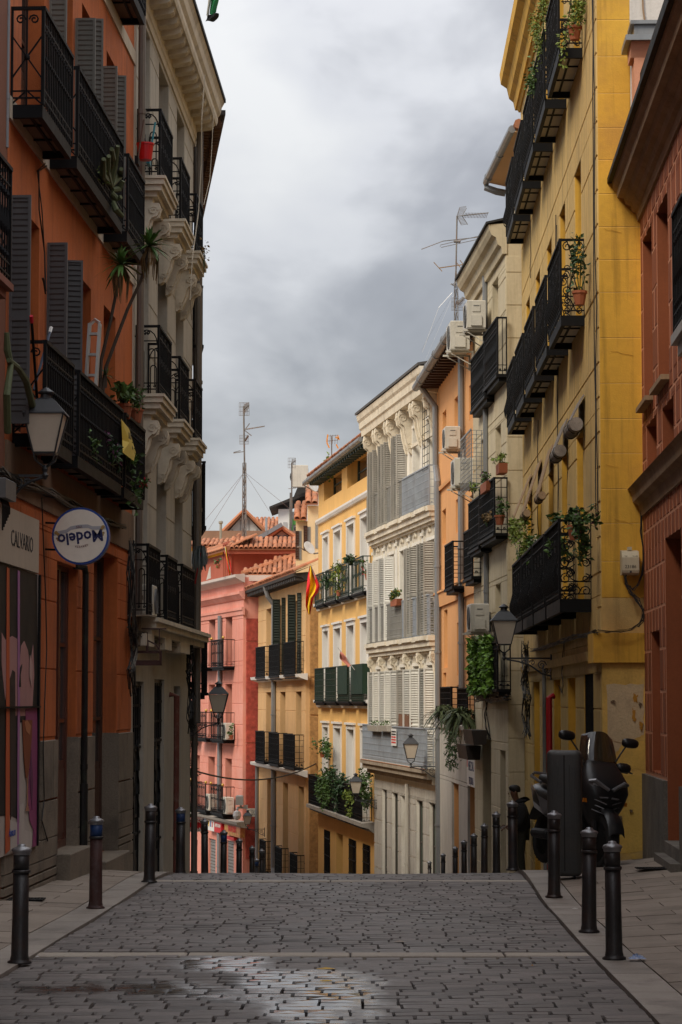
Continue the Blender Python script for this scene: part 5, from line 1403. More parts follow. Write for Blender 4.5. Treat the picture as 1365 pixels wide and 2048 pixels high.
sideface(F, 2, -4.2, zc7-1.3, mat('rose_side_render',(.45,.17,.15),.85,var=.1), b7, 'side_render', off=-.04, a0=.75)
lz = F.Z(450,1640)
cornice(b7, -.6, L7, lz, [(-.02,-.12),(.2,-.1),(.34,0),(.38,.1),(-.02,.12)], mat('grey_stone_ledge',(.34,.31,.27),.85,streak=.4), 'string_course')
mb = MB(); mb.box(0,L7,.001,.04,-12,-5.6); mb.build('plinth', STW, b7)
# shop signs of the pink house
def shopboard(label, pl, pr, yt, yb, board, out=.2, fr=None, thick=.05):
    s0_, z1_ = F.sz(pr, yt, out); s1_, z0_ = F.sz(pl, yt, out)[0], F.sz(pr, yb, out)[1]
    r = empty('shop_sign', label, 'sign', F.M); mb = MB(); mb.box(s0_, s1_, .03, out, z0_, z1_); mb.build('board', board, r); return r, s0_, s1_, z0_, z1_
REDB = mat('red_sign_board', (.50,.015,.02), .45, var=.05, bump=0)
r, s0_, s1_, za, zb = shopboard('red and white upper shop sign on the pink house, left of the drainpipe', 429, 443, 1640, 1667, REDB)
textmesh('lettering','ALIMENTACION', .19, WHITE, r, text_M(((s0_+s1_)/2,.206,(za+zb)/2),(-1,0,0)), .003, squash=.72)
r, s0_, s1_, za, zb = shopboard('white shop sign with small coloured pictures left of the red board', 415, 428.5, 1634, 1663, WHITE)
for k, (cc, nm) in enumerate((((.5,.02,.02),'red'),((.02,.06,.3),'blue'),((.6,.35,.02),'amber'))):
    mb = MB(); x = s0_+(s1_-s0_)*(.25+.25*k); mb.box(x-.08,x+.08,.2,.206,za+.15,zb-.2+.03*k); mb.build('printed_picture', mat(nm+'_print',cc,.5,bump=0), r)
r, s0_, s1_, za, zb = shopboard('long shop sign with red letters over fruit coloured print on the pink house', 449.5, 481, 1645, 1676, mat('fruit_coloured_print',(.45,.16,.06),.5,var=.6,scale=3,fine=.8,dirt=(.55,.38,.05),dirtamt=.9,dirtscale=2.5,bump=0))
textmesh('lettering','FRUTERIA', .42, REDP, r, text_M(((s0_+s1_)/2,.206,(za+zb)/2),(-1,0,0)), .003, squash=.75, bold=.01)
r, s0_, s1_, za, zb = shopboard('plain red strip under the fruit coloured shop sign', 454, 468, 1675, 1681.5, REDB, .16)
# projecting red sign
p0 = at(404, 1650, 82); 
r = empty('hanging_sign', 'red and white hanging sign reading alimentacion y bebidas above the left bollards', 'sign', loc=(at(374,1650,82).x, 82, p0.z))
k_ = 82/FPX; wS = 31*k_; 
mb = MB(); mb.box(0,wS,-.05,.05,-13*k_,13*k_); mb.build('board', REDB, r)
for y0_, y1_ in ((4.5,12.5),(-12.5,-4.6+.0)):
    pass
mb = MB(); mb.box(.0,wS,-.056,-.051,13.2*k_-.04,13*k_); mb.box(0,wS,-.056,-.051,-13*k_,-13*k_+.04); mb.build('white_rim', WHITE, r)
for tx, z_, q in (('ALIMENTACIÓN',.15,.62),('Y',0,1),('BEBIDAS',-.15,.95)):
    textmesh('lettering', tx, .17, WHITE, r, text_M((wS/2,-.056,z_),(1,0,0)), .003, squash=q, bold=.006)
mb = MB(); mb.bar((0,0,.1),(-1.2,.0,.1),.03); mb.bar((0,0,-.1),(-1.2,.0,-.1),.03); mb.build('bracket', IRON, r)
# street name plate
sp_, zp_ = F.sz(500, 1620, -.3)
r = empty('street_name_plate', 'pale street name plate with black letters on the dark red corner strip', 'sign', loc=at(506,1625,88.8)); 
k_ = 88.8/FPX; mb = MB(); mb.box(-12*k_,12*k_,-.02,.02,-8*k_,8*k_); mb.build('plate', mat('cream_ceramic',(.55,.52,.45),.4), r)
for tx, z_ in (('CALLE',.08),('DE',.0),('LAVAPIES',-.08)): textmesh('lettering', tx, .1, IRON, r, text_M((0,-.022,z_),(1,0,0)), .002, squash=.8)
# attic with tiled roof
ARW = mat('red_oxide_attic_wall', (.40,.10,.055), .85, var=.1, streak=.15)
inv7 = F.M.inverted()
def P7(px, py, D): return inv7 @ at(px, py, D)
c0 = P7(463,1150,91.5); zAt = at(463,1104,91.5).z; zA0 = zc7
mb = MB(); mb.box(c0.x, L7, c0.y-6, c0.y, zA0-.3, zAt); 
mb.build('attic_wall', ARW, b7)
e1 = P7(575,1150,91.5)
mb = MB(); a_ = at(463,1150,91.4); b_ = at(590,1150,95)
A = [inv7 @ Vector((a_.x,a_.y,zA0-.3)), inv7 @ Vector((b_.x,b_.y,zA0-.3)), inv7 @ Vector((b_.x,b_.y+3,zA0-.3)), inv7 @ Vector((a_.x,a_.y+3,zA0-.3))]
T = [Vector((v.x,v.y,zAt)) for v in A]
mb.add(A+T, [(0,1,5,4),(1,2,6,5),(2,3,7,6),(3,0,4,7),(4,5,6,7)]); mb.build('attic_side_wall', ARW, b7)
for pl_, pr_ in ((446,457),(426,437),(407,417)):
    s0w, s1w = c0.x + (463-pr_)*91/FPX*1.02, c0.x + (463-pl_)*91/FPX*1.02
    o = put('attic_window', cached(('aw', round(s1w-s0w,2)), lambda: (lambda m: (m.box(0,s1w-s0w,.0,.04,0,1.25), m.mesh('attic_window', GLASS))[1])(MB())), b7, (s0w, c0.y-.0, zA0+.15))
    mb = MB(); w_ = s1w-s0w; mb.box(-.05,0,0,.09,-.05,1.3); mb.box(w_,w_+.05,0,.09,-.05,1.3); mb.box(-.05,w_+.05,0,.1,1.25,1.34); mb.box(w_/2-.03,w_/2+.03,.04,.07,0,1.25); mb.build('frame', ARW, o)
# hipped tile roof over the attic, then the lower corner roof
wq = 91/FPX; eA = at(462,1101,91.0); zE7 = zAt+.04
def PW(x, y, z): return inv7 @ Vector((x, y, z))
R3 = inv7.to_3x3()
mb = MB(); mb.box(0,1,0,.2,0,.13); 
for i, v in enumerate(mb.v): mb.v[i] = tuple(PW(eA.x-.25+v[0]*(131*wq+.3), 90.85+v[1], zE7-.14+v[2]))
mb.build('attic_eave', ARW, b7)
tiles(b7, PW(eA.x+.05, 90.75, zE7+.03), R3 @ Vector((1,0,0)), R3 @ Vector((0,1,.40)), 14, 3, r=.08, Ltile=.4, limit=56)
tiles(b7, PW(eA.x+.0, 90.85, zE7+.03)+Vector((0,.1,0)), Vector((1,0,0)), Vector((0,-1,.46)), int((L7-c0.x)/.18), 3, r=.08, Ltile=.4, limit=80)
mb = MB()
for k in range(9):
    p0 = PW(eA.x-.1-.0*k, 90.7, zE7+.06) + (R3 @ Vector((.10,.42,.16)))*k*.42; mb.tube([p0, p0+(R3 @ Vector((.10,.42,.16)))*.5], [.1,.08], 6)
mb.build('ridge_tiles', TERR, b7)
eB = at(486,1151,89.4)
tiles(b7, PW(eB.x+.1, 89.3, zc7+.12), R3 @ Vector((1,0,0)), R3 @ Vector((0,1,.46)), 13, 7, r=.08, Ltile=.4, limit=80, rows=lambda i: 1+int(i*.5))
mb = MB(); x0 = eB.x; mb.add([PW(x0,89.25,zc7+.1), PW(x0+2.6,89.25,zc7+.1), PW(x0+2.6,91.6,zc7+1.14)], [(0,1,2)]); mb.build('roof_deck', TERR, b7)
mb = MB()
for k in range(8):
    d_ = Vector((2.6,2.35,1.06))/7; p0 = Vector((x0,89.2,zc7+.16))+d_*k*.95; mb.tube([PW(*p0), PW(*(p0+d_*1.05))], [.1,.08], 6)
mb.build('ridge_tiles', TERR, b7)
mb = MB(); mb.box(-.15,2.8,-.1,.16,-.14,.08)
for i, v in enumerate(mb.v): mb.v[i] = tuple(PW(x0+v[0], 89.15+v[1], zc7+v[2]))
mb.build('corner_coping', mat('pale_coping',(.55,.47,.42),.8), b7)
# ================================================================ LEFT SIDE: ORANGE HOUSE
F = FL1
ORG = mat('burnt_orange_render', (.50,.13,.033), .8, var=.14, scale=.9, fine=.1, bump=.45, bscale=110, streak=.5, dirt=(.20,.06,.03), dirtamt=.5, dirtscale=.7)
CRB = mat('cream_band', (.50,.43,.33), .8, var=.1, streak=.3, bump=.1)
DUN = mat('brown_tiled_underside', (.20,.13,.09), .8, var=.3, scale=3, streak=.1, dirt=(.08,.05,.035), dirtamt=.4)
c1 = empty('apartment_house', 'burnt orange house on the left with grey louvred shutters and long black balconies', 'building', F.M)
pL = .27
zr1 = F.Z(155,915,pL)+.02; zr2 = F.Z(145,298,pL); zr3 = zr2 + (zr2-zr1)
def cl(pa, pb, ztop, zbot, r=.2): return (F.X(pb), F.X(pa), zbot, ztop, r)
w1t = F.Z(147,537); w2t = F.Z(204,81)
ops = [cl(147,176,w1t,zr1+.05,.22), cl(202,226,w1t,zr1+.05,.22), cl(97,132,w1t,zr1+.05,.2), cl(23,70,w1t,zr1+.05,.2),
       cl(153,180,w2t,zr2+.05,.2), cl(204,228,w2t,zr2+.05,.2), cl(101,134,w2t,zr2+.05,.2), cl(30,76,w2t,zr2+.05,.2),
       cl(204,228,w2t+zr3-zr2,zr3+.05,.2), cl(153,180,w2t+zr3-zr2,zr3+.05,.2)]
zO1 = F.Z(111,1121); zO2 = F.Z(228,1113)
gops = [(F.X(152),F.X(111),.18,zO1,.13), (F.X(233),F.X(185),-.05,zO2,.2), (F.X(79),F.X(6),F.Z(79,1680),F.Z(79,1150),.1)]
TL = zr3+3
body(c1, F.len, -9, TL, ops+gops, ORG, ORG, 8)
for o in ops: window(c1, *o[:5], kind='door', mf=WOODD)
REDW = mat('red_brown_varnished_wood', (.10,.026,.014), .4, var=.25, streak=.3, coat=.3)
window(c1, *gops[0][:5], kind='door', mf=REDW, name='door'); window(c1, *gops[1][:5], kind='door', mf=WOODD, name='door')
bk = MB(); o = gops[2]; bk.box(o[0],o[1],-.1,-.08,o[2],o[3]); bk.build('shop_backing', VOID, c1)
zd = F.Z(139,1475)
blocks(c1, 0, F.len, zd+.02, zr1-.55, 1.0, .62, gops, ORG, .008, .012, 'scored_render')
GRL = mat('dressed_granite', (.20,.165,.125), .8, var=.2, scale=3, fine=.35, bump=.5, bscale=45, dirt=(.06,.05,.04), dirtamt=.6, dirtscale=1.6, obj=.15)
blocks(c1, 0, F.len, .08, zd, 1.05, .62, gops, GRL, .035, .01, 'granite_block', single=True)
blocks(c1, 0, F.len, -1.4, .08, 1.05, .7, [(g_[0],g_[1],g_[2]-.1,g_[3],0) for g_ in gops], GRL, .04, .01, 'granite_base', single=True)
for g_ in gops[:2]:   # granite and render returns inside the recesses
    mb = MB(); a, b, c, d, r = g_; mb.box(a-.001,a+.02,-r+.002,.03,c,zd); mb.build('granite_reveal', GRL, c1)
for g_, dz in ((gops[0],.2),(gops[1],.0)):
    mb = MB(); mb.cbox(g_[0]-.04,g_[1]+.04,-.12,.16,-1.2,g_[2]+.005,.01); mb.build('door_step', GRL, c1)
for z_, h_ in ((F.Z(189,468),.19),(F.Z(253,99),.16)):
    mb = MB(); mb.box(0,F.len,0,.02,z_,z_+h_); mb.build('cream_band', CRB, c1)
mb = MB(); mb.box(0,F.len,0,.022,zr1-.52,zr1-.09); mb.build('stained_band', mat('stained_ochre_band',(.20,.13,.08),.85,var=.25,streak=.4), c1)
mb = MB(); mb.box(0,.1,0,.018,zr1,TL-.2); mb.build('white_edge_strip', CRB, c1)
def balL(F, parent, pn, pf, p, z, h, **kw):
    """left side: pn near outer column, pf far outer column"""
    a, b = F.X(pf, p), F.X(pn, p); return balcony(parent, a, b, z, p=p, h=h, **kw)
hR = F.Z(145,116,pL)-zr2
kwL = dict(style='L', front='twist', mu=DUN, sh=.11, step=.095)
balL(F, c1, 74, 133, pL, zr2, hR, **kwL); balL(F, c1, 145, 237.5, pL, zr2, hR, **kwL); balL(F, c1, 248, 281, pL, zr2, hR, **kwL)
balL(F, c1, 84, 140, pL, zr1, hR-.05, **kwL); balL(F, c1, 152, 240, pL, zr1, hR-.05, **kwL); balL(F, c1, 246, 285, pL, zr1, hR-.05, **kwL)
balL(F, c1, 248, 281, pL, zr3, hR, **kwL); balL(F, c1, 145, 237.5, pL, zr3, hR, **kwL)
balL(F, c1, -60, 30, pL, zr1, hR-.05, **kwL) if False else None
GSL = mat('grey_green_shutter', (.15,.15,.13), .55, var=.12, streak=.25, bump=.05, obj=.1)
GSD = mat('slate_grey_shutter', (.085,.085,.088), .5, var=.12, streak=.2, bump=.05)
def shL(px, py, w_, zb, m, ang=90, single=True):
    s_, z_ = F.sz(px, py, .02); return shutter(c1, s_, zb+.05, z_-zb-.05, w_, ang, m, .01, single=single, pitch=.05, th=.03)
shL(23,390,.175,zr1,GSD); shL(97,485,.185,zr1,GSD); shL(102,-60,.16,zr2,GSL); shL(153,36,.20,zr2,GSL); shL(205,132,.17,zr2,GSL)
for px,py,zz_,m in ((133,520,zr1,GSD),(176,36,zr2,GSL),(224,150,zr2,GSL)):
    s_, z_ = F.sz(px,py,.02); shutter(c1, s_, zz_+.05, z_-zz_-.05, .16, 100, m, .02, pitch=.05)
gutter_pipe(c1, [(.06,.09,TL),(.06,.09,zr1-1.2),(.2,.09,zr1-1.6)], .045, mat('bronze_grey_pipe',(.16,.14,.12),.45,.4,var=.15,streak=.2))
sp, zp = F.sz(172,1135,.07); BLP = mat('black_stickered_pipe', (.012,.011,.011), .5, var=.2, dirt=(.05,.07,.04), dirtamt=.35, dirtscale=7)
gutter_pipe(c1, [(sp+.25,.0,zp),(sp+.08,.07,zp),(sp,.07,zp-.06),(sp,.07,.75)], .032, BLP); gutter_pipe(c1, [(sp,.07,.78),(sp,.07,-.6)], .042, BLP)
sp = F.X(194); yb = MB(); yb.box(sp-.16,sp+.16,-.15,-.14,F.Z(194,1222),F.Z(194,1120)); yb.build('yellow_banner', mat('yellow_banner_cloth',(.42,.33,.03),.7,bump=.05), c1)

# next house towards (and behind) the camera, seen only as a sliver at the left edge
FL0 = Facade(3.5, 19.72, 880, Db=-14, left=True)
c0 = empty('apartment_house', 'dark house cut by the left edge of the photo, beside the orange house', 'building', FL0.M)
L0w = mat('dusky_red_render', (.20,.08,.045), .85, var=.1, streak=.2)
L0 = FL0.len
o0 = [(1.4+2.6*k,2.4+2.6*k,z,z+2.1,.25) for k in range(12) for z in (zr1+.1,zr2+.1,zr3+.1)] + [(1.2+3.4*k,2.6+3.4*k,.1,2.6,.3) for k in range(9)]
body(c0, L0, -3, TL+1, o0, L0w, L0w, 8)
for o in o0: window(c0, *o[:5], kind='door', mf=WOODD)
a = FL0.X(10,.2); z_ = FL0.Z(10,560,.2)
balcony(c0, a, a+2.4, z_, p=.2, h=FL0.Z(10,325,.2)-z_, style='L', front='knob', ms=mat('rusty_slab',(.22,.08,.05),.8), slab='slim', sh=.12)
gutter_pipe(c0, [(.05,.0,TL),(.05,.0,z_+1.3)], .02, ZINC)

# ================================================================ LEFT SIDE: GREY HOUSE
F = FL2
GRY = mat('warm_grey_render', (.45,.415,.35), .85, var=.1, scale=.8, fine=.08, bump=.3, bscale=80, streak=.3, dirt=(.22,.19,.15), dirtamt=.35)
CRC = mat('cream_grey_moulding', (.64,.57,.45), .8, var=.12, fine=.08, bump=.2, streak=.3, dirt=(.26,.21,.15), dirtamt=.4, dirtscale=2)
c2 = empty('apartment_house', 'warm grey house on the left with cream scrolled corbels and modillioned cornice', 'building', F.M)
pG = .31
zg3 = F.Z(318,339,pG); zg2 = F.Z(321,787,pG); zg1 = F.Z(299,1230,.26)
zcw = F.Z(374,241)
def col2(a, b): return F.X(b), F.X(a)
c2c = [col2(268,292), col2(310,330), col2(347,363)]
ops = []
for zf_, hh in ((zg1,2.3),(zg2,2.25),(zg3,2.05)):
    for a, b in c2c: ops.append((a, b, zf_, min(zf_+hh, zcw-.1), .22))
gA = (F.X(288),F.X(266),-1.1,F.Z(268,1362),.1); gB = (F.X(329),F.X(309),-1.3,F.Z(311,1358),.1); gC = (F.X(361),F.X(348),-1.5,F.Z(350,1372),.25)
body(c2, F.len, -9, zcw+.3, ops+[gA,gB,gC], GRY, GRY, 8)
for i, o in enumerate(ops): window(c2, *o[:5], kind='door', mf=mat('grey_window_frame',(.30,.28,.25),.6), mg=GLASSB if i % 3 == 0 else GLASS)
blocks(c2, 0, F.len, zg1+.2, zcw-.05, .9, .62, ops, GRY, .008, .014, 'scored_render')
DGY = mat('dark_grey_door_metal', (.05,.047,.043), .5, .2, var=.15)
for g_ in (gA, gB):
    a,b,c,d,r = g_; window(c2, a,b,c,d,r, kind='door', mf=DGY, name='door')
    mb = MB(); w_ = b-a
    for k in range(5):
        x = a+w_*(k+.5)/5; mb.bar((x,-.03,d-.75),(x,-.03,d-.05),.01)
    for z_ in (d-.08,d-.3,d-.55,d-.8,c+1.1): mb.box(a,b,-.05,-.03,z_,z_+.03)
    for k in range(2):
        x = a+w_*(.27+.46*k)
        for q in range(3):
            z_ = c+1.3+q*.28; mb.tube([(x-.1,-.03,z_),(x,-.02,z_+.14),(x+.1,-.03,z_+.28),(x,-.03,z_+.4)], .016, 4)
        mb.bar((x,-.03,c+.1),(x,-.03,d-.85),.014)
    mb.build('ironwork', IRON, c2)
window(c2, *gC[:5], kind='door', mf=DGY, name='door')
def slab2(s0_, s1_, z, p):
    mb = MB()
    for i,(a_,b_,q) in enumerate(((0,.035,.05),(.035,.10,.03),(.10,.17,.0),(.17,.23,-.06),(.23,.30,-.12))): mb.box(s0_-q,s1_+q,0,p+q,z-b_,z-a_)
    return mb
for zz_, p_, hR2 in ((zg3,pG,F.Z(315,195,pG)-zg3),(zg2,pG,F.Z(316,642,pG)-zg2)):
    for pn, pf in ((318,343),(360,378),(391,405)):
        a, b = F.X(pf,p_), F.X(pn,p_)
        if a < -.1: b = b - a - .1; a = -.1
        slab2(a,b,zz_,p_).build('balcony_slab', CRC, c2)
        for s_ in (a+.18, b-.18): brk(c2, s_, .16, p_-.03, .52, zz_-.3, CRC)
        balcony(c2, a+.03, b-.03, zz_+.003, p=p_-.03, h=hR2, style='H', front='curl', slab='slim', sh=.01, ms=CRC, step=.12)
p_ = .26
mb = MB(); 
for i,(a_,b_,q) in enumerate(((0,.05,.03),(.05,.12,-.0),(.12,.2,-.06))): mb.box(-.1-q,F.len-.3+q,0,p_+q,zg1-b_,zg1-a_)
mb.build('balcony_slab', CRC, c2)
for pn, pf in ((299,322),(337,356),(367,391)):
    a, b = F.X(pf,p_), F.X(pn,p_); balcony(c2, max(a,-.08), b, zg1+.003, p=p_-.03, h=F.Z(299,1088,p_)-zg1, style='H', front='curl', slab='slim', sh=.01, ms=CRC, step=.11)
    mb = MB(); mb.box(a+.2,b-.2,0,p_-.06,zg1-.34,zg1-.2); mb.build('corbel_block', CRC, c2)
# cornice with modillions
cornice(c2, -.15, F.len+.6, zcw, [(-.02,-.12),(.03,-.12),(.04,-.05),(.06,-.03),(.06,.2),(-.02,.22)], CRC, 'moulding')
cornice(c2, -.15, F.len+.6, zcw+.2, [(-.02,0),(.34,0),(.36,.05),(.36,.12),(.40,.17),(.42,.27),(.46,.34),(-.02,.4)], CRC)
mb = MB(); mb.box(-.15,F.len+.6,.44,.48,zcw+.545,zcw+.6); mb.build('zinc_edge', IRON, c2)
s_ = -.02
while s_ < F.len+.5:
    def mk():
        m_ = MB(); m_.prism([(.0,0),(.25,0),(.27,-.03),(.245,-.05),(.25,-.075),(.21,-.1),(0,-.13)], lambda a,o,u: (a,o,u), 0, .2); return m_.mesh('modillion', CRC)
    put('modillion', cached('mod2', mk), c2, (s_, .06, zcw+.199)); s_ += .46
mb = MB(); mb.box(0,F.len,-1.2,-.3,zcw+.5,zcw+2.4); mb.build('attic_wall', GRY, c2)
sT = F.X(352,.5); balcony(c2, sT, sT+1.6, zcw+.62, p=.36, h=.9, style='H', front='curl', slab='slim', sh=.02, ms=CRC)
gutter_pipe(c2, [(-.05,.1,zcw+.1),(-.05,.1,zg1-1.3)], .05, mat('bronze_grey_pipe',(.1,.1,.1)))
RPI = mat('rusted_pipe', (.14,.042,.03), .7, .1, var=.3, scale=4, fine=.3, dirt=(.3,.27,.22), dirtamt=.3, dirtscale=6)
sp, zp = F.sz(354,1392,.1); gutter_pipe(c2, [(sp,.0,zp+.02),(sp,.1,zp),(sp,.1,-2)], .04, RPI)
# empty sign frame hanging above the ironwork doors
r = empty('hanging_sign', 'empty rust red metal sign frame hanging above the grey ironwork doors', 'sign frame', F.M)
s_, z_ = F.sz(262,1330,.05); sS = s_-.35
mb = MB(); wF = .37
mb.box(sS,sS+.02,.03,wF,z_-.0,z_+.06); mb.box(sS,sS+.02,.03,.06,z_,z_+.16); mb.box(sS,sS+.02,wF-.03,wF,z_,z_+.16); mb.box(sS,sS+.02,.03,wF,z_+.14,z_+.17)
mb.tube([(sS+.01,.05,z_+.16),(sS+.01,.1,z_+.24),(sS+.01,.2,z_+.29),(sS+.01,.3,z_+.24),(sS+.01,wF-.02,z_+.16)], .012, 4)
mb.bar((sS+.01,.2,z_+.29),(sS+.01,.2,z_+.38),.01); mb.box(sS,sS+.02,.2-.015,.2+.015,z_+.17,z_+.29)
mb.build('frame', RUSTY, r)
s2_, z2_ = F.sz(262,1258,.0); mb = MB(); mb.bar((sS+.01,0,z2_),(sS+.01,.42,z2_),.011); mb.bar((sS+.01,.34,z2_),(sS+.01,.34,z_+.17),.008); mb.build('rod', RUSTY, r)

# ================================================================ LEFT SIDE: HOUSE BEYOND
FL3 = Facade(382, 36.1, 200, Db=44, left=True)
F = FL3
c3 = empty('apartment_house', 'dark brown house behind the grey one, seen as tiled eave and balcony ends', 'building', F.M)
L3w = mat('dark_brown_render', (.13,.10,.08), .85, var=.1, streak=.2)
zE3 = F.Z(420,330,.4)
s_b = F.len
body(c3, F.len, -9, zE3, [], L3w, L3w, 8)
mb = MB(); mb.prism([(-.02,.07),(.38,.07),(.42,.13),(-.02,.2)][::-1], lambda a,o,u: (a,o,zE3+u), -.2, F.len); mb.build('eave_deck', DKW, c3)
bt = MB()
for k in range(int(F.len/.19)):
    bt.lathe([(.075,-.55),(.085,-.02)], (k*.19+.05, .44, zE3+.0), 7, axis='y')
    for q in (.2,.38): bt.lathe([(.06,0),(.065,.12)], (k*.19+.05,q-.05,zE3-.08), 6, axis='y')
tag(bt.build('eave_tiles', mat('old_brown_tile',(.16,.085,.05),.85,var=.3,isl=.6,dirt=(.3,.2,.12),dirtamt=.4,dirtscale=5), c3), kind='stuff')
mb = MB(); mb.bar((-.1,.45,zE3+.05),(F.len,.45,zE3+.05),.05); mb.build('gutter', DKW, c3)
def bal3(pn, yt, yb, p, ln=1.5, **kw):
    s_, z_ = F.sz(pn, yb, p); balcony(c3, s_-ln, s_, z_, p=p, h=F.Z(pn,yt,p)-z_, **kw)
bal3(409,925,1052,.2, style='V', front='curl', slab='slim', sh=.12)
bal3(413,1268,1385,.22, style='V', front='curl', slab='slim', sh=.1)
bal3(404,575,690,.14, style='V', front='curl', slab='slim', sh=.1)
mb = MB()
for yt, yb, p in ((575,640,.12),(650,700,.14),(760,830,.13),(840,870,.14)):
    s_, z_ = F.sz(400,yb,p); mb.box(s_-.5,s_,.0,p,z_,F.Z(400,yt,p))
mb.build('wooden_shutter_boxes', WOODD, c3)
gutter_pipe(c3, [(F.len-.03,.06,zE3),(F.len-.03,.06,-2)], .05, mat('bronze_grey_pipe',(.1,.1,.1)))

# low house farther down on the left, hidden by the grey house from the photographer's place
FL4 = Facade(374, 46, 330, Db=84, left=True); F = FL4
c4 = empty('apartment_house', 'low ochre house farther down the left side, almost hidden behind the grey house', 'building', F.M)
ops = [(1.5+3.2*k, 2.6+3.2*k, z, z+1.8, .2) for k in range(int(F.len/3.2)-1) for z in (-1.2, 1.6)]
body(c4, F.len, -9, 4.4, ops, TAN, TAN, 7)
for o in ops: window(c4, *o[:5], kind='door', mf=WOODD)
cornice(c4, 0, F.len, 4.3, [(-.02,-.2),(.1,-.16),(.16,0),(.16,.12),(-.02,.14)], FYT)

# ================================================================ MURAL, SHOP BOARD
F = FL1
CRM2 = mat('cream_shop_board', (.47,.40,.31), .6, var=.06, streak=.15, bump=.03)
r = empty('shop_board', 'cream shop board with tall black letters reading calvario on the orange house', 'sign', F.M)
oB = .07
sa, za = F.sz(79,1041,oB); sb = F.X(-90,oB); zb_ = F.Z(79,1147,oB)
mb = MB(); mb.box(sa, sb, .035, oB, zb_, za); mb.build('board', CRM2, r)
s1_, z1_ = F.sz(41,1083,oB); sl_ = F.X(19,oB); sr_ = F.X(63,oB)
INK = mat('black_lettering', (.02,.02,.022), .6, bump=0)
hT = F.Z(41,1066,oB)-F.Z(41,1100,oB)
o = textmesh('lettering', 'CALVARIO', hT*1.38, INK, r, text_M(((sl_+sr_)/2, oB+.002, z1_), (-1,0,0)), .002, bold=-.002)
wd = o.dimensions.x or 1; k_ = (sl_-sr_)/max(wd,.01); o.data.transform(Matrix.Diagonal((k_,1,1,1)))
r = empty('mural', 'painted mural of a pink face and amber glass on the left shop front', 'mural', F.M)
oM = .05
def poly(name, pts, col, lvl, m=None):
    mb = MB(); P = [F.sz(x, y, oM) for x, y in pts]; vs = [(s, oM+lvl*.0025, z) for s, z in P]
    # orient outward
    ar = sum(P[i][0]*P[(i+1)%len(P)][1]-P[(i+1)%len(P)][0]*P[i][1] for i in range(len(P)))
    if ar > 0: vs = vs[::-1]
    n = len(vs); back = [(a,oM-.0+ (lvl-1)*.0025,c) for a,_,c in vs]
    mb.add(vs+back, [tuple(range(n))]+[(i,n+i,n+(i+1)%n,(i+1)%n) for i in range(n)])
    return mb.build(name, m or mat('mural_'+name+str(col)[:9].replace(' ','_').replace('(','').replace('.','_'), col, .6, bump=.03, var=.12, streak=.1), r)
mb = MB(); sm, zm = F.sz(76,1150,oM), 0; mb.box(F.X(76,oM), F.X(-60,oM), .03, oM, F.Z(76,1688,oM), zb_-.005); mb.build('panel', mat('mural_ground_cream',(.46,.41,.37),.6,streak=.1), r)
BK, PK, OG, VI, MG = (.012,.011,.012), (.42,.22,.21), (.50,.10,.03), (.38,.16,.34), (.26,.05,.15)
poly('dark_paint', [(-55,1105),(75,1150),(75,1445),(38,1445),(38,1640),(20,1630),(-55,1640)], BK, 1)
poly('skin_paint', [(3,1265),(10,1280),(24,1272),(34,1278),(34,1430),(26,1436),(17,1345),(10,1400),(3,1330)], PK, 2)
poly('skin_paint', [(42,1292),(48,1282),(55,1300),(60,1330),(66,1290),(68,1350),(64,1420),(52,1432),(40,1432),(38,1340)], PK, 2)
poly('hair_paint', [(24,1340),(29,1344),(31,1600),(20,1640),(18,1360)], (.03,.018,.016), 3)
poly('magenta_paint', [(50,1418),(73,1414),(75,1690),(64,1694),(66,1660),(58,1640),(55,1600),(58,1540),(52,1500)], MG, 3)
poly('orange_stripe', [(12,1134),(17,1137),(18,1700),(9,1708),(11,1400)], OG, 4)
poly('violet_stripe', [(34,1140),(38,1143),(38,1432),(36,1690),(33,1690),(34,1400)], VI, 4)
poly('amber_glass', [(43,1440),(63,1440),(62,1475),(57,1535),(54,1556),(50,1556),(46,1510)], (.22,.055,.02), 4)
poly('glass_highlight', [(47,1445),(52,1440),(60,1452),(57,1470),(50,1462)], (.42,.16,.07), 5)
poly('glass_stem', [(52,1556),(54,1556),(54,1610),(57,1622),(49,1622),(52,1608)], (.35,.16,.10), 5)
poly('grey_stroke', [(58,1310),(63,1330),(61,1375),(57,1352)], (.50,.33,.30), 5)
poly('eye_paint', [(38,1336),(42,1328),(42,1334),(39,1350),(40,1374),(36,1374),(37,1350)], BK, 5)
poly('purple_streaks', [(60,1500),(64,1560),(62,1620),(58,1560)], (.13,.03,.09), 5)
poly('white_drips', [(19,1640),(38,1646),(38,1610),(46,1606),(48,1660),(62,1665),(62,1696),(20,1704)], (.52,.47,.43), 3)
sg_ = F.sz(22,1665,oM); textmesh('signature', 'Anna.m', .1, mat('blue_print',(.02,.12,.2),.5,bump=0), r, text_M((sg_[0],oM+.012,sg_[1]),(-1,0,0)), .001, shear=.3)
mb = MB(); zq = F.Z(76,1412,oM); mb.box(F.X(76,oM), F.X(-60,oM), oM, oM+.03, zq-.015, zq); mb.box(F.X(76.5,oM),F.X(74.5,oM),.03,oM+.02,F.Z(76,1690,oM),zb_-.01); mb.build('rail', IRON, r)

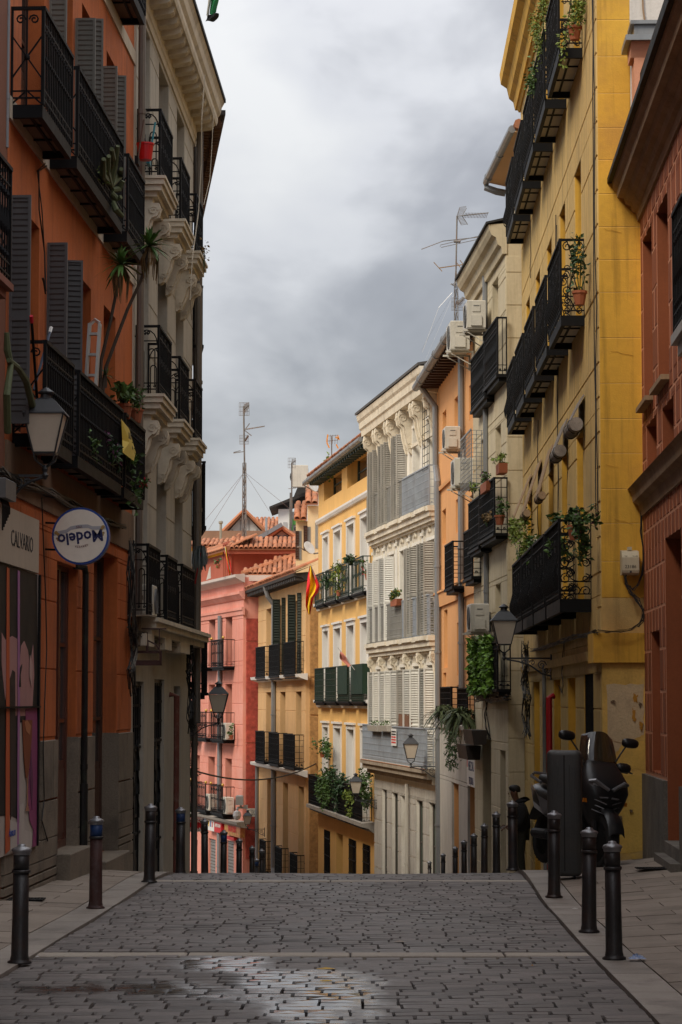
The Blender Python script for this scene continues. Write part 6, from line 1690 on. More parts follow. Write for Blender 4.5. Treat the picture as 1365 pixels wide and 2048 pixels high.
# ================================================================ ROUND BEER SIGN
p = at(163,1073,21.8); rS = 57/(FPX/21.8)
r = empty('round_sign', 'round illuminated sign box with blue rim and upside down modelo lettering', 'sign', loc=p)
BLR = mat('blue_sign_rim', (.01,.05,.27), .4, bump=0); SGW = mat('white_sign_face', (.80,.73,.63), .35, var=.04, bump=0, streak=.05)
mb = MB(); mb.lathe([(rS*.9,-.075),(rS,-.075),(rS,.075),(rS*.9,.075)], n=48, axis='y'); mb.build('rim', BLR, r, smooth=False)
mb = MB(); mb.lathe([(rS*.93,-.079),(rS*.93,.079)], n=48, axis='y'); mb.build('face', SGW, r)
Rr = Matrix.Rotation(pi_+rad(-7), 4, Vector((0,1,0)))
def sgt(tx, size, m, x, z, rot=0, **k):
    M = Rr @ Matrix.Translation((x, -.083*0, z)) @ Matrix.Rotation(rad(rot), 4, Vector((0,1,0)))
    M = Matrix.Translation((0,-.0815,0)) @ M @ text_M((0,0,0),(1,0,0)); return textmesh('lettering', tx, size, m, r, M, .001, **k)
sgt('Modelo', .145, INK if False else NAVY, 0, .01, squash=.92, bold=.004)
for i, ch in enumerate('CERVEZA'): 
    a_ = (i-3)*.14; sgt(ch, .026, mat('maroon_print',(.12,.01,.02),.6,bump=0), .125*math.sin(a_)*1.0, .095-.03*(1-math.cos(a_))*3+.0, rot=math.degrees(a_)*.6)
sgt('1925', .03, mat('maroon_print',(.12,.01,.02)), 0, -.083)
rb = MB()
pts = []
for i in range(13):
    x = -.235+.47*i/12; z0_ = -.085 + .022*(abs(x)/.235)**1.2 + (.018 if abs(x) > .1 else 0); pts.append((x, z0_))
for (x0_,za_),(x1_,zb2) in zip(pts,pts[1:]): rb.add([(x0_,-.001,za_-.016),(x1_,-.001,zb2-.016),(x1_,-.001,zb2+.016),(x0_,-.001,za_+.016)], [(0,1,2,3)])
rb.xf(Matrix.Translation((0,-.080,0)) @ Rr)
rb.build('ribbon', mat('silver_blue_print',(.38,.38,.41),.5,bump=0), r)
for sx in (-1,1):
    rb = MB()
    for q in range(5): rb.ball((sx*(.2+.012*math.cos(q*1.9)), 0, -.045+.022*q*.8-.01), .017-.002*q, 4, sz=1)
    for v in range(len(rb.v)): rb.v[v] = (rb.v[v][0], -.001+rb.v[v][1]*.08, rb.v[v][2])
    rb.xf(Matrix.Translation((0,-.080,0)) @ Rr); rb.build('gold_lion', mat('gold_print',(.36,.22,.06),.5,bump=0), r)
mb = MB()
for dz in (.12,-.12): mb = MB(); mb.bar((-rS*.9,0,dz), (-.44,.0,dz+.01), .012); mb.build('bracket_arm', IRON, r)
mb = MB(); mb.box(-.47,-.44,-.03,.03,-.2,.2); mb.build('wall_plate', IRON, r)
# ================================================================ ROOFTOPS BEHIND
def roofhouse(label, ax, bx, D, depth, ybase, yeave, yridge, wallm, front='gable', group=None, tl=True, r=.085, Lt=.42):
    """house seen end on: gable towards the camera between columns ax..bx at distance D"""
    A = at(ax, ybase, D); B = at(bx, ybase, D); W_ = B.x-A.x; ze_ = at(ax, yeave, D).z; zr_ = at(ax, yridge, D).z; z0_ = -9
    h = empty('roof_house', label, 'building', loc=(A.x, D, 0), group=group); mb = MB()
    if front == 'gable':
        v = [(0,0,z0_),(W_,0,z0_),(W_,0,ze_),(W_/2,0,zr_),(0,0,ze_)]; n = 5; vb = [(x,depth,z) for x,_,z in v]
        mb.add(v+vb, [(0,1,2,3,4),(9,8,7,6,5),(1,0,5,6),(2,1,6,7),(0,4,9,5)]); mb.build('wall', wallm, h)
        sl = Vector((W_/2,0,zr_-ze_)); nL = sl.length
        for sx in (1,-1):
            st = Vector((-.25,-.35,ze_-.05-.0)) if sx > 0 else Vector((W_+.25,-.35,ze_-.05))
            up_ = Vector((sx*(W_/2+.25),0,zr_-ze_+.12)).normalized()
            nu = int((depth+.3)/(r*2.25)); nv = int(((W_/2+.25)**2+(zr_-ze_)**2)**.5/Lt)+1
            tiles(h, st, (0,1,0), up_, nu, nv, r=r, Ltile=Lt, limit=140)
        mb = MB(); mb.tube([(-.25,-.38,ze_-.02),(W_/2,-.38,zr_+.14),(W_+.25,-.38,ze_-.02)], .12, 6); mb.build('verge_tiles', TERR, h)
    else:
        mb.box(0,W_,0,depth,z0_,ze_); mb.build('wall', wallm, h)
        nu = int(W_/(r*2.25)); up_ = Vector((0,depth*.6,zr_-ze_)); nv = int(up_.length/Lt)
        tiles(h, (r,-.35,ze_), (1,0,0), up_, nu, nv, r=r, Ltile=Lt, limit=200)
    return h, W_, ze_, zr_
GBW = mat('pale_gable_panels', (.55,.53,.50), .8, var=.06, streak=.1)
h, W_, ze_, zr_ = roofhouse('white panelled gable with red tiled roof behind the pink house', 449, 531, 112, 7, 1080, 1072, 1027, GBW)
mb = MB()
for k in range(1,5): mb.box(W_*k/5-.03,W_*k/5+.03,-.02,.0,ze_-1,ze_+(zr_-ze_)*(1-abs(2*k/5-1))-.1)
mb.build('panel_joints', mat('joint_grey',(.3,.29,.28),.8), h)
h, W_, ze_, zr_ = roofhouse('long red tiled roof plane right of the white gable', 500, 575, 116, 6, 1080, 1070, 1024, GBW, front='eave')
h, W_, ze_, zr_ = roofhouse('orange tiled roof with bright yellow wall behind the mop on the left', 380, 505, 100, 5, 1100, 1094, 1072, mat('bright_yellow_wall',(.75,.42,.03),.8), front='eave')
mb = MB(); mb.box(-1,W_+3,4.8,5.2,zr_-.4,at(400,1062,105).z); mb.build('ridge_wall', mat('brown_parapet',(.22,.13,.09),.85,var=.3), h)
h, W_, ze_, zr_ = roofhouse('small white gabled roof shed right of the white gable', 528, 600, 102, 3, 1090, 1088, 1062, GBW)
mb = MB(); mb.box(W_*.35,W_*.47,-.04,0,ze_-.2,ze_+.35); mb.box(W_*.55,W_*.67,-.04,0,ze_-.2,ze_+.35); mb.build('window', GLASS, h)
mb = MB(); A_ = at(536,1062,102); mb.bar((-.4,-.5,ze_+.1),(W_*.52,-.5,zr_+.25),.12); mb.build('zinc_flashing', ZINC, h)
# white and green rooftop cabin
A = at(557,1050,110); B = at(611,1050,110)
h = empty('rooftop_cabin', 'white rooftop cabin with green trim and slanted dark roof by the thin antenna', 'rooftop cabin', loc=(A.x,110,0)); W_ = B.x-A.x
zt_ = at(557,1018,110).z; zu_ = at(600,988,110).z
mb = MB(); mb.box(0,W_*.45,0,4,-2,zt_); mb.build('wall', mat('bright_white_wall',(.72,.71,.69),.7), h)
mb = MB(); mb.box(W_*.452,W_,.3,4,-2,zt_-.1); mb.build('side_wall', mat('pale_wall',(.45,.45,.43),.8), h)
mb = MB(); mb.prism([(-.4,0),(W_*.5,.35),(W_+.3,.75),(W_+.3,.85),(W_*.5,.5),(-.4,.08)], lambda a,x,z: (x,a,zt_+z), -.4, 4.2); mb.build('roof', DKW, h)
mb = MB(); mb.prism([(W_*.5,.4),(W_*1.0,.4),(W_*1.0,1.6),(W_*.9,1.6)], lambda a,x,z: (x,a,zt_+z), .3, 3); mb.build('dark_dormer', DKW, h)
GT = mat('fresh_green_trim', (.12,.42,.10), .6, bump=0)
mb = MB(); mb.box(W_*.42,W_*.46,-.04,0,-1,zt_); mb.box(W_*.5,W_*.95,.24,.3,zt_-.7,zt_-.45); mb.box(W_*.5,W_*.54,.24,.3,zt_-2.6,zt_-.7); mb.build('green_trim', GT, h)
mb = MB(); mb.box(W_*.18,W_*.33,-.03,0,zt_-1.5,zt_-.6); mb.build('vent', mat('grey_vent',(.4,.4,.4),.6), h)
mb = MB(); mb.box(W_*.6,W_*.9,.26,.3,zt_-1.9,zt_-.8); mb.build('window', GLASS, h)
ac_unit(Matrix.Identity(4), (at(601,1018,109).x,109,zt_+.9), 'small air conditioner on the slanted roof of the white and green cabin', w=.7,h=1.0,d=.4, bracket=False)
# cream annex with dark shutters next to the golden yellow house
A = at(592,1130,84); B = at(637,1130,84); W_ = B.x-A.x
CRA = mat('cream_annex_wall', (.66,.50,.30), .85, var=.08, streak=.2)
h = empty('apartment_house', 'cream annex with dark shutters and two satellite dishes beside the golden house', 'building', loc=(A.x,84,0))
z1_ = at(600,1042,84).z; z2_ = at(625,1012,84).z; zbm = at(600,1150,84).z
mb = MB(); mb.box(0,W_*.52,0,4,zbm-3,z1_); mb.box(W_*.52+.002,W_,-.3,4,zbm-3,z2_); mb.build('wall', CRA, h)
sh_ = MB()
for x0_,x1_,ya,yb2 in ((593,600,1062,1118),(609,617,1053,1103)):
    a_, b_ = at(x0_,0,84).x-A.x, at(x1_,0,84).x-A.x; y_ = -.05 if x1_ < 612 else -.38
    t = MB(); louvre(t, b_-a_, at(x0_,ya,84).z-at(x0_,yb2,84).z, .05, .09); o = t.build('shutter', WOODD, h, (a_, y_, at(x0_,yb2,84).z))
mb = MB()
for x0_,x1_,ya,yb2,y_ in ((600,605,1062,1120,-.02),(617,623,1055,1105,-.32),(632,637,1046,1098,-.32)):
    a_, b_ = at(x0_,0,84).x-A.x, at(x1_,0,84).x-A.x; mb = MB(); mb.box(a_,b_,y_,y_+.02,at(x0_,yb2,84).z,at(x0_,ya,84).z); mb.build('window', GLASSB, h)
for x0_,x1_,ye,yr,yy in ((0,W_*.52,1040,1024,-.3),(W_*.5,W_,1010,990,-.6)):
    ze_ = at(600,ye,84).z; zr_ = at(600,yr,84).z; tiles(h, (x0_+.05,yy,ze_), (1,0,0), (0,1,.45), max(2,int((x1_-x0_)/.22)), 4, r=.1, Ltile=.4, limit=60)
# chimneys
def chimney(label, px, yt, yb, D, w_, m, cap=True):
    a = at(px, yb, D); zt2 = at(px, yt, D).z; k = empty('chimney', label, 'chimney', loc=(a.x, D, a.z-.6)); H_ = zt2-a.z+.6; w_ = w_*D/FPX
    mb = MB(); mb.lathe([(w_/2,0),(w_/2,H_-.15)], n=10); mb.build('flue', m, k)
    if cap: mb = MB(); mb.lathe([(w_*.55,H_-.15),(w_*.9,H_-.12),(w_*.9,H_-.04),(w_*.3,H_)], n=10); mb.build('cowl', m, k)
chimney('thin concrete chimney rising left of the white gable', 442, 1041, 1068, 104, 5, mat('old_concrete',(.28,.26,.22),.9,var=.2))
chimney('shiny metal flue in front of the red tiled plane', 533, 1029, 1066, 108, 5, mat('bright_flue',(.5,.5,.5),.35,.8), False)
o = mat('old_concrete',(.28,.26,.22))
a = at(576,1142,93); k = empty('chimney', 'concrete chimney with square cap on the lower tiled roof', 'chimney', loc=(a.x,93,a.z-.5)); q = 93/FPX
mb = MB(); mb.lathe([(4.2*q,0),(3.6*q,.5+52*q)], n=10); mb.build('flue', o, k); mb = MB(); mb.box(-8*q,8*q,-.15,.15,.5+46*q,.5+58*q); mb.build('cowl', mat('dark_cap',(.10,.09,.08),.9), k)

# antennas
STL = mat('galvanised_rusty_mast', (.20,.18,.16), .5, .5, var=.3, scale=3, dirt=(.25,.10,.04), dirtamt=.5, dirtscale=4)
THIN = mat('thin_aluminium', (.32,.31,.30), .4, .6, bump=0)
def yagi(mb, c, d, L_, n, el, rr=.012, el_dir=(0,0,1)):
    d = Vector(d).normalized(); e_ = Vector(el_dir); c = Vector(c); mb.tube([c, c+d*L_], rr, 4)
    for i in range(n): q = c + d*(L_*(i+.5)/n); l = el*(1-.4*i/n); mb.tube([q-e_*l/2, q+e_*l/2], rr*.6, 4)
def grid_panel(mb, c, w_, h_, n=7, rr=.01):
    c = Vector(c)
    for i in range(n+1): x = -w_/2+w_*i/n; mb.tube([c+Vector((x,0,-h_/2)), c+Vector((x,0,h_/2))], rr*.6, 4)
    for i in range(4): z = -h_/2+h_*i/3; mb.tube([c+Vector((-w_/2,0,z)), c+Vector((w_/2,0,z))], rr*.6, 4)
def lattice(mb, w_, z0_, z1_, rr=.014, step=.5, taper=1):
    P = [(w_*math.cos(a), w_*math.sin(a)) for a in (pi_/2, pi_*7/6, pi_*11/6)]
    for x, y in P: mb.tube([(x,y,z0_),(x*taper,y*taper,z1_)], rr, 4)
    n = int((z1_-z0_)/step)
    for i in range(n):
        t0, t1 = i/n, (i+1)/n; k0 = 1+(taper-1)*t0; k1 = 1+(taper-1)*t1
        for j in range(3):
            a, b = P[j], P[(j+1)%3]; mb.tube([(a[0]*k0,a[1]*k0,z0_+(z1_-z0_)*t0),(b[0]*k1,b[1]*k1,z0_+(z1_-z0_)*t1)], rr*.6, 4)
            mb.tube([(a[0]*k1,a[1]*k1,z0_+(z1_-z0_)*t1),(b[0]*k1,b[1]*k1,z0_+(z1_-z0_)*t1)], rr*.5, 4)
def antenna(label, px, yb, D): 
    a = at(px, yb, D); return empty('roof_antenna', label, 'antenna', loc=a), D/FPX
r, q = antenna('tall lattice antenna mast with guy wires above the pink house roofs', 489, 1075, 100)
H = lambda y: (1075-y)*q
mb = MB(); lattice(mb, 4.2*q, H(1075), H(925), .03, .45, .8); mb.tube([(0,0,H(925)),(-2*q,0,H(810))], .04, 6); mb.build('mast', STL, r)
mb = MB(); grid_panel(mb, (-1*q,0,H(816)), 20*q, 26*q, 7, .022); grid_panel(mb, (-1*q,0,H(878)), 18*q, 18*q, 7, .018); mb.build('grid_reflector', THIN, r)
mb = MB(); yagi(mb, (-1*q,0,H(816)), (.3,-1,.1), .8, 6, .4, .03); mb.build('receiver_head', STL, r); mb = MB(); yagi(mb, (2*q,0,H(857)), (1,-.4,.12), 42*q, 12, .25, .026, (0,.7,.3)); 
mb.tube([(0,0,H(859)),(10*q,0,H(845))],.025,4); mb.tube([(0,0,H(859)),(14*q,0,H(870))],.025,4); mb.build('yagi_aerial', STL, r); mb = MB()
mb.tube([(-2*q,0,H(902)),(-22*q,0,H(905)),(-22*q,.1,H(903)),(-8*q,0,H(900))], .02, 4); mb.build('loop_aerial', STL, r); mb = MB(); mb.tube([(1*q,0,H(880)),(8*q,-.3,H(871))], .04, 4); mb.build('short_aerial', STL, r)
mb = MB()
for x, y in ((-78,1040),(-72,1060),(50,1022),(95,1020)): mb.tube([(0,0,H(943)),(x*q,0,H(y))], .008, 3)
mb.build('guy_wires', THIN, r)
r, q = antenna('thin pole antenna beside the white and green rooftop cabin', 584, 1052, 106)
H = lambda y: (1052-y)*q
mb = MB(); mb.tube([(0,0,0),(0,0,H(925))], .035, 5); mb.tube([(-3*q,0,-.5),(-2*q,0,H(985))], .05, 5); mb.build('mast', STL, r)
mb = MB(); grid_panel(mb, (0,0,H(925)), 15*q, 20*q, 5, .018); mb.tube([(-7*q,0,H(977)),(8*q,0,H(976))], .02, 4); yagi(mb, (0,0,H(925)), (.3,-1,.1), .6, 4, .3, .03); mb.build('grid_reflector', THIN, r)
r, q = antenna('small antenna with orange tips on the golden house roof', 664, 902, 75)
H = lambda y: (902-y)*q
mb = MB(); mb.tube([(0,0,-.3),(0,0,H(872))], .02, 5); mb.build('mast', STL, r)
mb = MB(); 
for x in (-9,-4,1,6,11): mb.tube([(x*q,0,H(888)),(x*q+.02,0,H(869))], .012, 4)
mb.tube([(-9*q,0,H(872)),(12*q,0,H(870))], .012, 4); mb.tube([(-9*q,0,H(882)),(12*q,0,H(880))], .012, 4); mb.build('grid_reflector', THIN, r)
mb = MB()
for x0_,y0_,x1_,y1_ in ((-10,884,-8,869),(-10,885,-5,896),(12,871,15,880),(8,874,14,878),(9,889,13,897)): mb.tube([(x0_*q,-.05,H(y0_)),(x1_*q,-.05,H(y1_))], .03, 4)
mb.build('orange_tips', mat('orange_plastic',(.6,.24,.04),.5), r)
r, q = antenna('large roof antenna with long aerial arms above the peach house', 913, 690, 49)
H = lambda y: (690-y)*q
mb = MB(); lattice(mb, 4.5*q, H(690), H(572), .012, .22, .9); lattice(mb, 4*q, H(572), H(538), .012, .15, .2); mb.tube([(0,0,H(540)),(2.5*q,0,H(426))], .018, 6); mb.build('mast', STL, r)
mb = MB()
for sgn in (1,-1):
    for i in range(7):
        t = i/6*15; z_ = 427-sgn*(3+t); x_ = 3+ (t*.35 if sgn>0 else t*.55); mb.tube([((x_-1)*q,0,H(z_)),((x_+13)*q,.0,H(z_-2))], .006, 4)
    mb.tube([(3*q,0,H(427)),((8 if sgn>0 else 11)*q,0,H(427-sgn*17))], .008, 4); mb.tube([(13*q,0,H(427)),((22 if sgn>0 else 24)*q,0,H(427-sgn*17))], .008, 4)
mb.tube([(2*q,0,H(427)),(66*q,-.1,H(422))], .013, 4)
for i in range(16): x = 18+i*3; mb.tube([(x*q,-.3,H(426)),(x*q,.3,H(424.5))], .006, 4)
mb.build('aerial_head', STL, r)
mb = MB(); mb.tube([(-26*q,0,H(478)),(46*q,0,H(470))], .011, 4); mb.tube([(-26*q,0,H(478)),(-69*q,.2,H(491))], .009, 4)
mb.tube([(-32*q,0,H(490)),(-31*q,0,H(486)),(45*q,0,H(468)),(49*q,0,H(471)),(46*q,0,H(474)),(-30*q,0,H(491))], .008, 4)
for i in range(4): mb.ball(((-2+i*3)*q,0,H(479)), .03, 4)
mb.build('folded_dipole', STL, r)
mb = MB(); mb.tube([(-34*q,0,H(533)),(14*q,0,H(526))], .013, 4); mb.tube([(-45*q,0,H(521)),(-28*q,0,H(540))], .01, 4); mb.tube([(8*q,0,H(517)),(25*q,0,H(539))], .01, 4); mb.tube([(0,0,H(520)),(14*q,0,H(539))], .01, 4); mb.build('lower_arms', mat('brown_aerial_arm',(.3,.18,.08),.5,.3), r)
mb = MB(); n_ = 18
mb.tube([(11*q*math.cos(a*2*pi_/n_), 11*q*math.sin(a*2*pi_/n_), H(566)+.02*math.sin(a)) for a in range(n_-3)], .012, 4); mb.ball((10*q,0,H(562)), .04, 4); mb.build('ring_aerial', THIN, r)
mb = MB(); yagi(mb, (3*q,0,H(608)), (.7,-.3,.75), 20*q, 8, .1, .016, (1,0,-.6)); grid_panel(mb, (-2*q,.1,H(605)), 14*q, 26*q, 6, .006); grid_panel(mb, (12*q,.1,H(608)), 14*q, 20*q, 6, .006); mb.build('side_receiver', STL, r)
mb = MB()
for x, y in ((-70,700),(-62,720),(20,640),(16,690)): mb.tube([(0,0,H(575)),(x*q,0,H(y))], .0015, 3)
mb.build('guy_wires', THIN, r)
def dish(label, px, py, D, rr_px, arm=1):
    a = at(px, py, D); q = D/FPX; r = empty('satellite_dish', label, 'satellite dish', loc=a, rotz=0); R_ = rr_px*q
    mb = MB(); prof = [(R_*t, -.18*R_*t*t) for t in (.01,.25,.5,.75,1)]; mb.lathe(prof+[(R_*1.0,-.18*R_-.03),(R_*.5,-.06*R_-.05),(.01,-.05)], n=20, axis='y')
    mb.xf(Matrix.Rotation(rad(50), 4, 'Z') @ Matrix.Rotation(rad(-25), 4, 'X')); mb.build('reflector', mat('off_white_dish',(.55,.53,.49),.5,var=.05,bump=0), r)
    mb = MB(); mb.tube([(0,.05,0),(.2*arm,.15,-R_*.7),(R_*1.5*arm,.1,-R_*.6)], .03, 5); mb.tube([(0,0,-R_*.5),(-R_*1.3,-.3,R_*.1)], .02, 4); mb.box(-R_*1.4-.05,-R_*1.4+.05,-.4,-.25,R_*.05,R_*.25); mb.build('arm', STL, r)
dish('upper satellite dish under the eave of the golden house', 625, 974, 80, 12)
dish('lower satellite dish beside the dark shutters of the cream annex', 617, 1097, 80, 14)
# ================================================================ STREET LANTERNS
def lamp_at(px, pyglass, D, arm, sc, label, side):
    lantern(Matrix.Identity(4), at(px, pyglass, D), arm/sc, label, sc, armside=side)
lamp_at(91, 905, 20.0, .36, .87, 'large near street lantern on the orange house, above the round beer sign', -1)
lamp_at(437.5, 1424, 35.6, .45, .72, 'street lantern hanging over the street from the grey house corner, against the pink house', -1)
lamp_at(1008.5, 1288, 34.0, .66, .9, 'street lantern on the yellow house beside the leafy balcony', 1)
lamp_at(822, 1516, 54.2, .58, .87, 'street lantern in front of the long pale blue grey balcony of the white house', 1)
lamp_at(712, 1586, 63.4, .6, .83, 'street lantern among the balcony plants of the golden yellow house', 1)
lamp_at(495.7, 1648, 86.0, .6, .8, 'small far street lantern in front of the street name plate', 1)

# ================================================================ AIR CONDITIONERS
RX = Matrix.Identity(4)
def facM(F): return F.M
def ac_on(F, pl, pr, yt, yb, label, o=.38, **k):
    # end face seen between columns pl..pr: placed against the facade with its side towards the camera
    s, z = F.sz(pr, yb, .12); h = F.Z(pr, yt, .12)-z
    W_ = .78*h/.55; d = .36*h/.55
    return ac_unit(F.M, (s+W_/2, .12+d/2, z), label, w=W_, h=h, d=d, **k)
ac_on(FR2, 944, 972, 600, 657, 'uppermost air conditioner on the cream house, beside its grey drainpipe')
ac_on(FR2, 916, 940, 641, 700, 'second highest air conditioner, just below the gutter of the peach house')
ac_on(FR3, 889, 921, 852, 898, 'air conditioner in the middle of the peach house wall between two drainpipes')
ac_on(FR3, 922, 947, 915, 972, 'air conditioner beside the wire mesh cage on the peach house')
ac_on(FR2, 942, 979, 1207, 1264, 'air conditioner above the ivy covered balcony of the cream house')
s, z = FL2.sz(268, 1196, .12); ac_unit(FL2.M, (FL2.len-.32,.13,zg1), 'air conditioner standing on the lowest balcony of the grey house', w=.45, h=.38, d=.22, bracket=False)
for px, D_, lab in ((458, 89.5, 'white air conditioner on the lowest right balcony of the pink house'), (424, 91.5, 'white air conditioner on the lowest middle balcony of the pink house')):
    s = FR7.X(px, .2); ac_unit(FR7.M, (s, .22, zr7[0]), lab, w=.8, h=.62, d=.3, bracket=False)
s = FR7.X(457,.2); ac_unit(FR7.M, (s, .22, zr7[1]), 'white air conditioner on the right balcony of the pink house, middle floor', w=.8, h=.62, d=.3, bracket=False)
# wire mesh cage on the peach house
s0_, z0_ = FR2.sz(965, 975, .1); s1_ = FR2.X(945,.1); z1_ = FR2.Z(965,860,.1)
r = empty('mesh_cage', 'grey wire mesh window cage above the plant filled balcony', 'window cage', FR2.M); mb = MB()
for k in range(9): x = s0_+(s1_-s0_)*k/8; mb.bar((x,.3,z0_),(x,.3,z1_),.008)
for k in range(14): z = z0_+(z1_-z0_)*k/13; mb.bar((s0_,.3,z),(s1_,.3,z),.006); mb.bar((s0_,.02,z),(s0_,.3,z),.006)
for k in range(4): mb.bar((s0_,.02+.09*k,z0_),(s0_,.02+.09*k,z1_),.008)
mb.box(s0_-.02,s1_,.29,.31,z1_,z1_+.03); mb.build('wire_mesh', ZINC, r)

# ================================================================ FLAGS
FR_ = mat('flag_red', (.68,.015,.02), .75, bump=.05); FYL = mat('flag_yellow', (.85,.56,.01), .75, bump=.05)
def flag(label, base, tip, w_, drop, cols, D, waves=3, pole_r=.012, hang=.5, twist=0, name='flag'):
    """pole from base to tip (photo points), cloth hanging below the outer part of the pole"""
    A = at(*base); B = at(*tip); r = empty(name, label, 'flag', loc=A); mb = MB(); v = B-A
    mb.tube([(0,0,0), v], pole_r, 6); mb.build('pole', mat('pale_pole',(.45,.43,.40),.5), r)
    n, m_ = 14, 12; edges = [0]+[c[1] for c in cols]
    dirp = -v.normalized(); 
    for (ma, e1), e0 in zip(cols, edges):
        mb = MB(); vs = []
        for i in range(n+1):
            t = i/n
            for j in range(5):
                q = e0+(e1-e0)*j/4
                base_ = v + dirp*(q*w_)                      # along the hoist (top edge lies on the pole)
                fall = Vector((-.25*q*w_*t*2*hang*0 + .05*math.sin(t*5+q*3)*w_, .12*w_*math.sin(t*7+q*9+twist), -drop*t))
                pinch = (1-t*.55)
                c_ = v + dirp*(w_*.45); p_ = c_ + (base_-c_)*pinch*Vector((1,1,1)).x; 
                vs.append(Vector((p_.x, p_.y, base_.z*(1-t)+p_.z*t)) + fall)
        fs = [(i*5+j, i*5+j+1, (i+1)*5+j+1, (i+1)*5+j) for i in range(n) for j in range(4)]
        mb.add(vs, fs); mb.build('cloth_stripe', ma, r, smooth=True)
    return r
def flag2(label, base, tip, rows, D):
    A = at(*base, D); B = at(*tip, D); r = empty('flag', label, 'flag', loc=A); mb = MB(); mb.tube([(0,0,0), B-A], .02, 6); mb.build('pole', mat('pale_pole',(.45,.43,.40),.5), r)
    pts = []
    for (ya,la,ra),(yb,lb,rb_) in zip(rows, rows[1:]):
        for k in range(3): t = k/3; pts.append((ya+(yb-ya)*t, la+(lb-la)*t, ra+(rb_-ra)*t))
    pts.append(rows[-1])
    for m_, e0, e1 in ((FR_,0,.26),(FYL,.26,.72),(FR_,.72,1)):
        vs = []
        for i,(y,l_,r_) in enumerate(pts):
            for j in range(5):
                u = e0+(e1-e0)*j/4; p = at(l_+(r_-l_)*u, y, D)-A; p.y += .12*math.sin(u*9+i*.35); vs.append(p)
        mb = MB(); mb.add(vs, [(i*5+j,i*5+j+1,(i+1)*5+j+1,(i+1)*5+j) for i in range(len(pts)-1) for j in range(4)]); mb.build('cloth_stripe', m_, r, smooth=True)
    return r
flag2('large red and yellow flag hanging between the tan and golden houses', (642,1187), (622,1130), [(1131,620,623),(1145,617,629),(1160,615,635),(1172,614,640),(1184,613,637),(1196,612,627),(1212,612,624),(1229,617,621)], 73.5)
flag2('small sunlit red and yellow flag in front of the red attic', (463,1150), (450,1094), [(1094,450,453),(1108,451,456),(1122,453,461),(1134,455,463),(1146,458,463),(1150,460,462)], 88.3)
PKF = mat('faded_pink_cloth', (.55,.20,.15), .8)
flag('faded pink furled flag slanting over the dark green balcony net', (710,1340,66), (676,1295,66), 44/(FPX/66), 14/(FPX/66), [(PKF,1)], 66)
GRF = mat('flag_green', (.01,.16,.05), .75); WHF = mat('flag_white', (.55,.53,.48), .75); BKF = mat('flag_black', (.012,.012,.014), .75)
A = at(425,-22,33); r = empty('flag', 'green white and black flag hanging down at the top edge over the sky', 'flag', loc=A)
q = 33/FPX
for nm, x0_, x1_, zt_, zb_, m_ in (('white',-10,-3,0,-60,WHF),('green',-4,14,0,-56,GRF),('black',-12,14,-52,-69,BKF)):
    mb = MB(); vs = []
    for i in range(9):
        t = i/8
        for j in range(7):
            u = j/6; vs.append(((x0_+(x1_-x0_)*u*(1-.25*t) + 1.5*math.sin(t*5))*q, .05*math.sin(u*6+t*3)+{'white':.0,'green':.01,'black':-.01}[nm], (zt_+(zb_-zt_)*t*(1-.25*abs(u-.3)))*q))
    mb.add(vs, [(i*7+j,i*7+j+1,(i+1)*7+j+1,(i+1)*7+j) for i in range(8) for j in range(6)]); mb.build('cloth_stripe', m_, r, smooth=True)
mb = MB(); mb.tube([(.0,0,.02),(-.5,.1,.5),(-1.6,.2,1.1)], .015, 5); mb.build('pole', WOODD, r)

# ================================================================ ROLLED BLINDS ON THE YELLOW HOUSE
STRAW = mat('woven_straw', (.34,.23,.14), .9, var=.2, fine=.4, scale=4, bump=.8, bscale=90)
SLATM = mat('striped_old_slats', (.22,.19,.17), .7, var=.5, scale=6, fine=.4, bump=.5, bscale=60)
def blind(px, ytop, pxr, yroll, label, m, rr, long_=0):
    F = FR1; s0_ = F.X(px); z0_ = F.Z(px, ytop); L_ = .95
    r = empty('rolled_blind', label, 'blind', F.M, group='rolled blinds over the yellow house windows')
    oR = .12 + long_*.1; zR = F.Z(pxr, yroll, oR)
    mb = MB(); mb.add([(s0_,.02,z0_),(s0_+L_,.02,z0_),(s0_+L_,oR+rr*.7,zR+rr*.4),(s0_,oR+rr*.7,zR+rr*.4),(s0_,.035,z0_+.01),(s0_+L_,.035,z0_+.01),(s0_+L_,oR+rr*.7+.015,zR+rr*.4),(s0_,oR+rr*.7+.015,zR+rr*.4)],
        [(0,1,2,3),(7,6,5,4),(0,3,7,4),(1,5,6,2),(0,4,5,1)]); mb.build('hanging_sheet', m, r)
    mb = MB(); mb.lathe([(rr*.3,0),(rr*.95,.0),(rr,.02),(rr*1.02,L_*.5),(rr,L_-.02),(rr*.95,L_),(rr*.3,L_)], (s0_,oR,zR), 14, axis='x'); mb.build('roll', m, r)
    mb = MB(); 
    for f in (.2,.8): mb.tube([(s0_+L_*f, oR+(rr+.006)*math.cos(a*pi_/5), zR+(rr+.006)*math.sin(a*pi_/5)) for a in range(10)], .006, 4, closed=True)
    mb.build('cord', IRON, r)
blind(1178,783,1166,830,'nearest rolled blind of dark striped slats at the yellow house',SLATM,.085)
blind(1144,832,1131,888,'second rolled blind of dark striped slats, left of the nearest one',SLATM,.08)
blind(1114,885,1107,963,'straw blind beside the cables on the yellow house, third from the near corner',STRAW,.055,.6)
blind(1090,915,1080,995,'straw blind on the yellow house, fourth from the near corner',STRAW,.055,1.2)
blind(1070,945,1058,1015,'farthest straw blind on the yellow house, lowest in the picture',STRAW,.055,1.8)

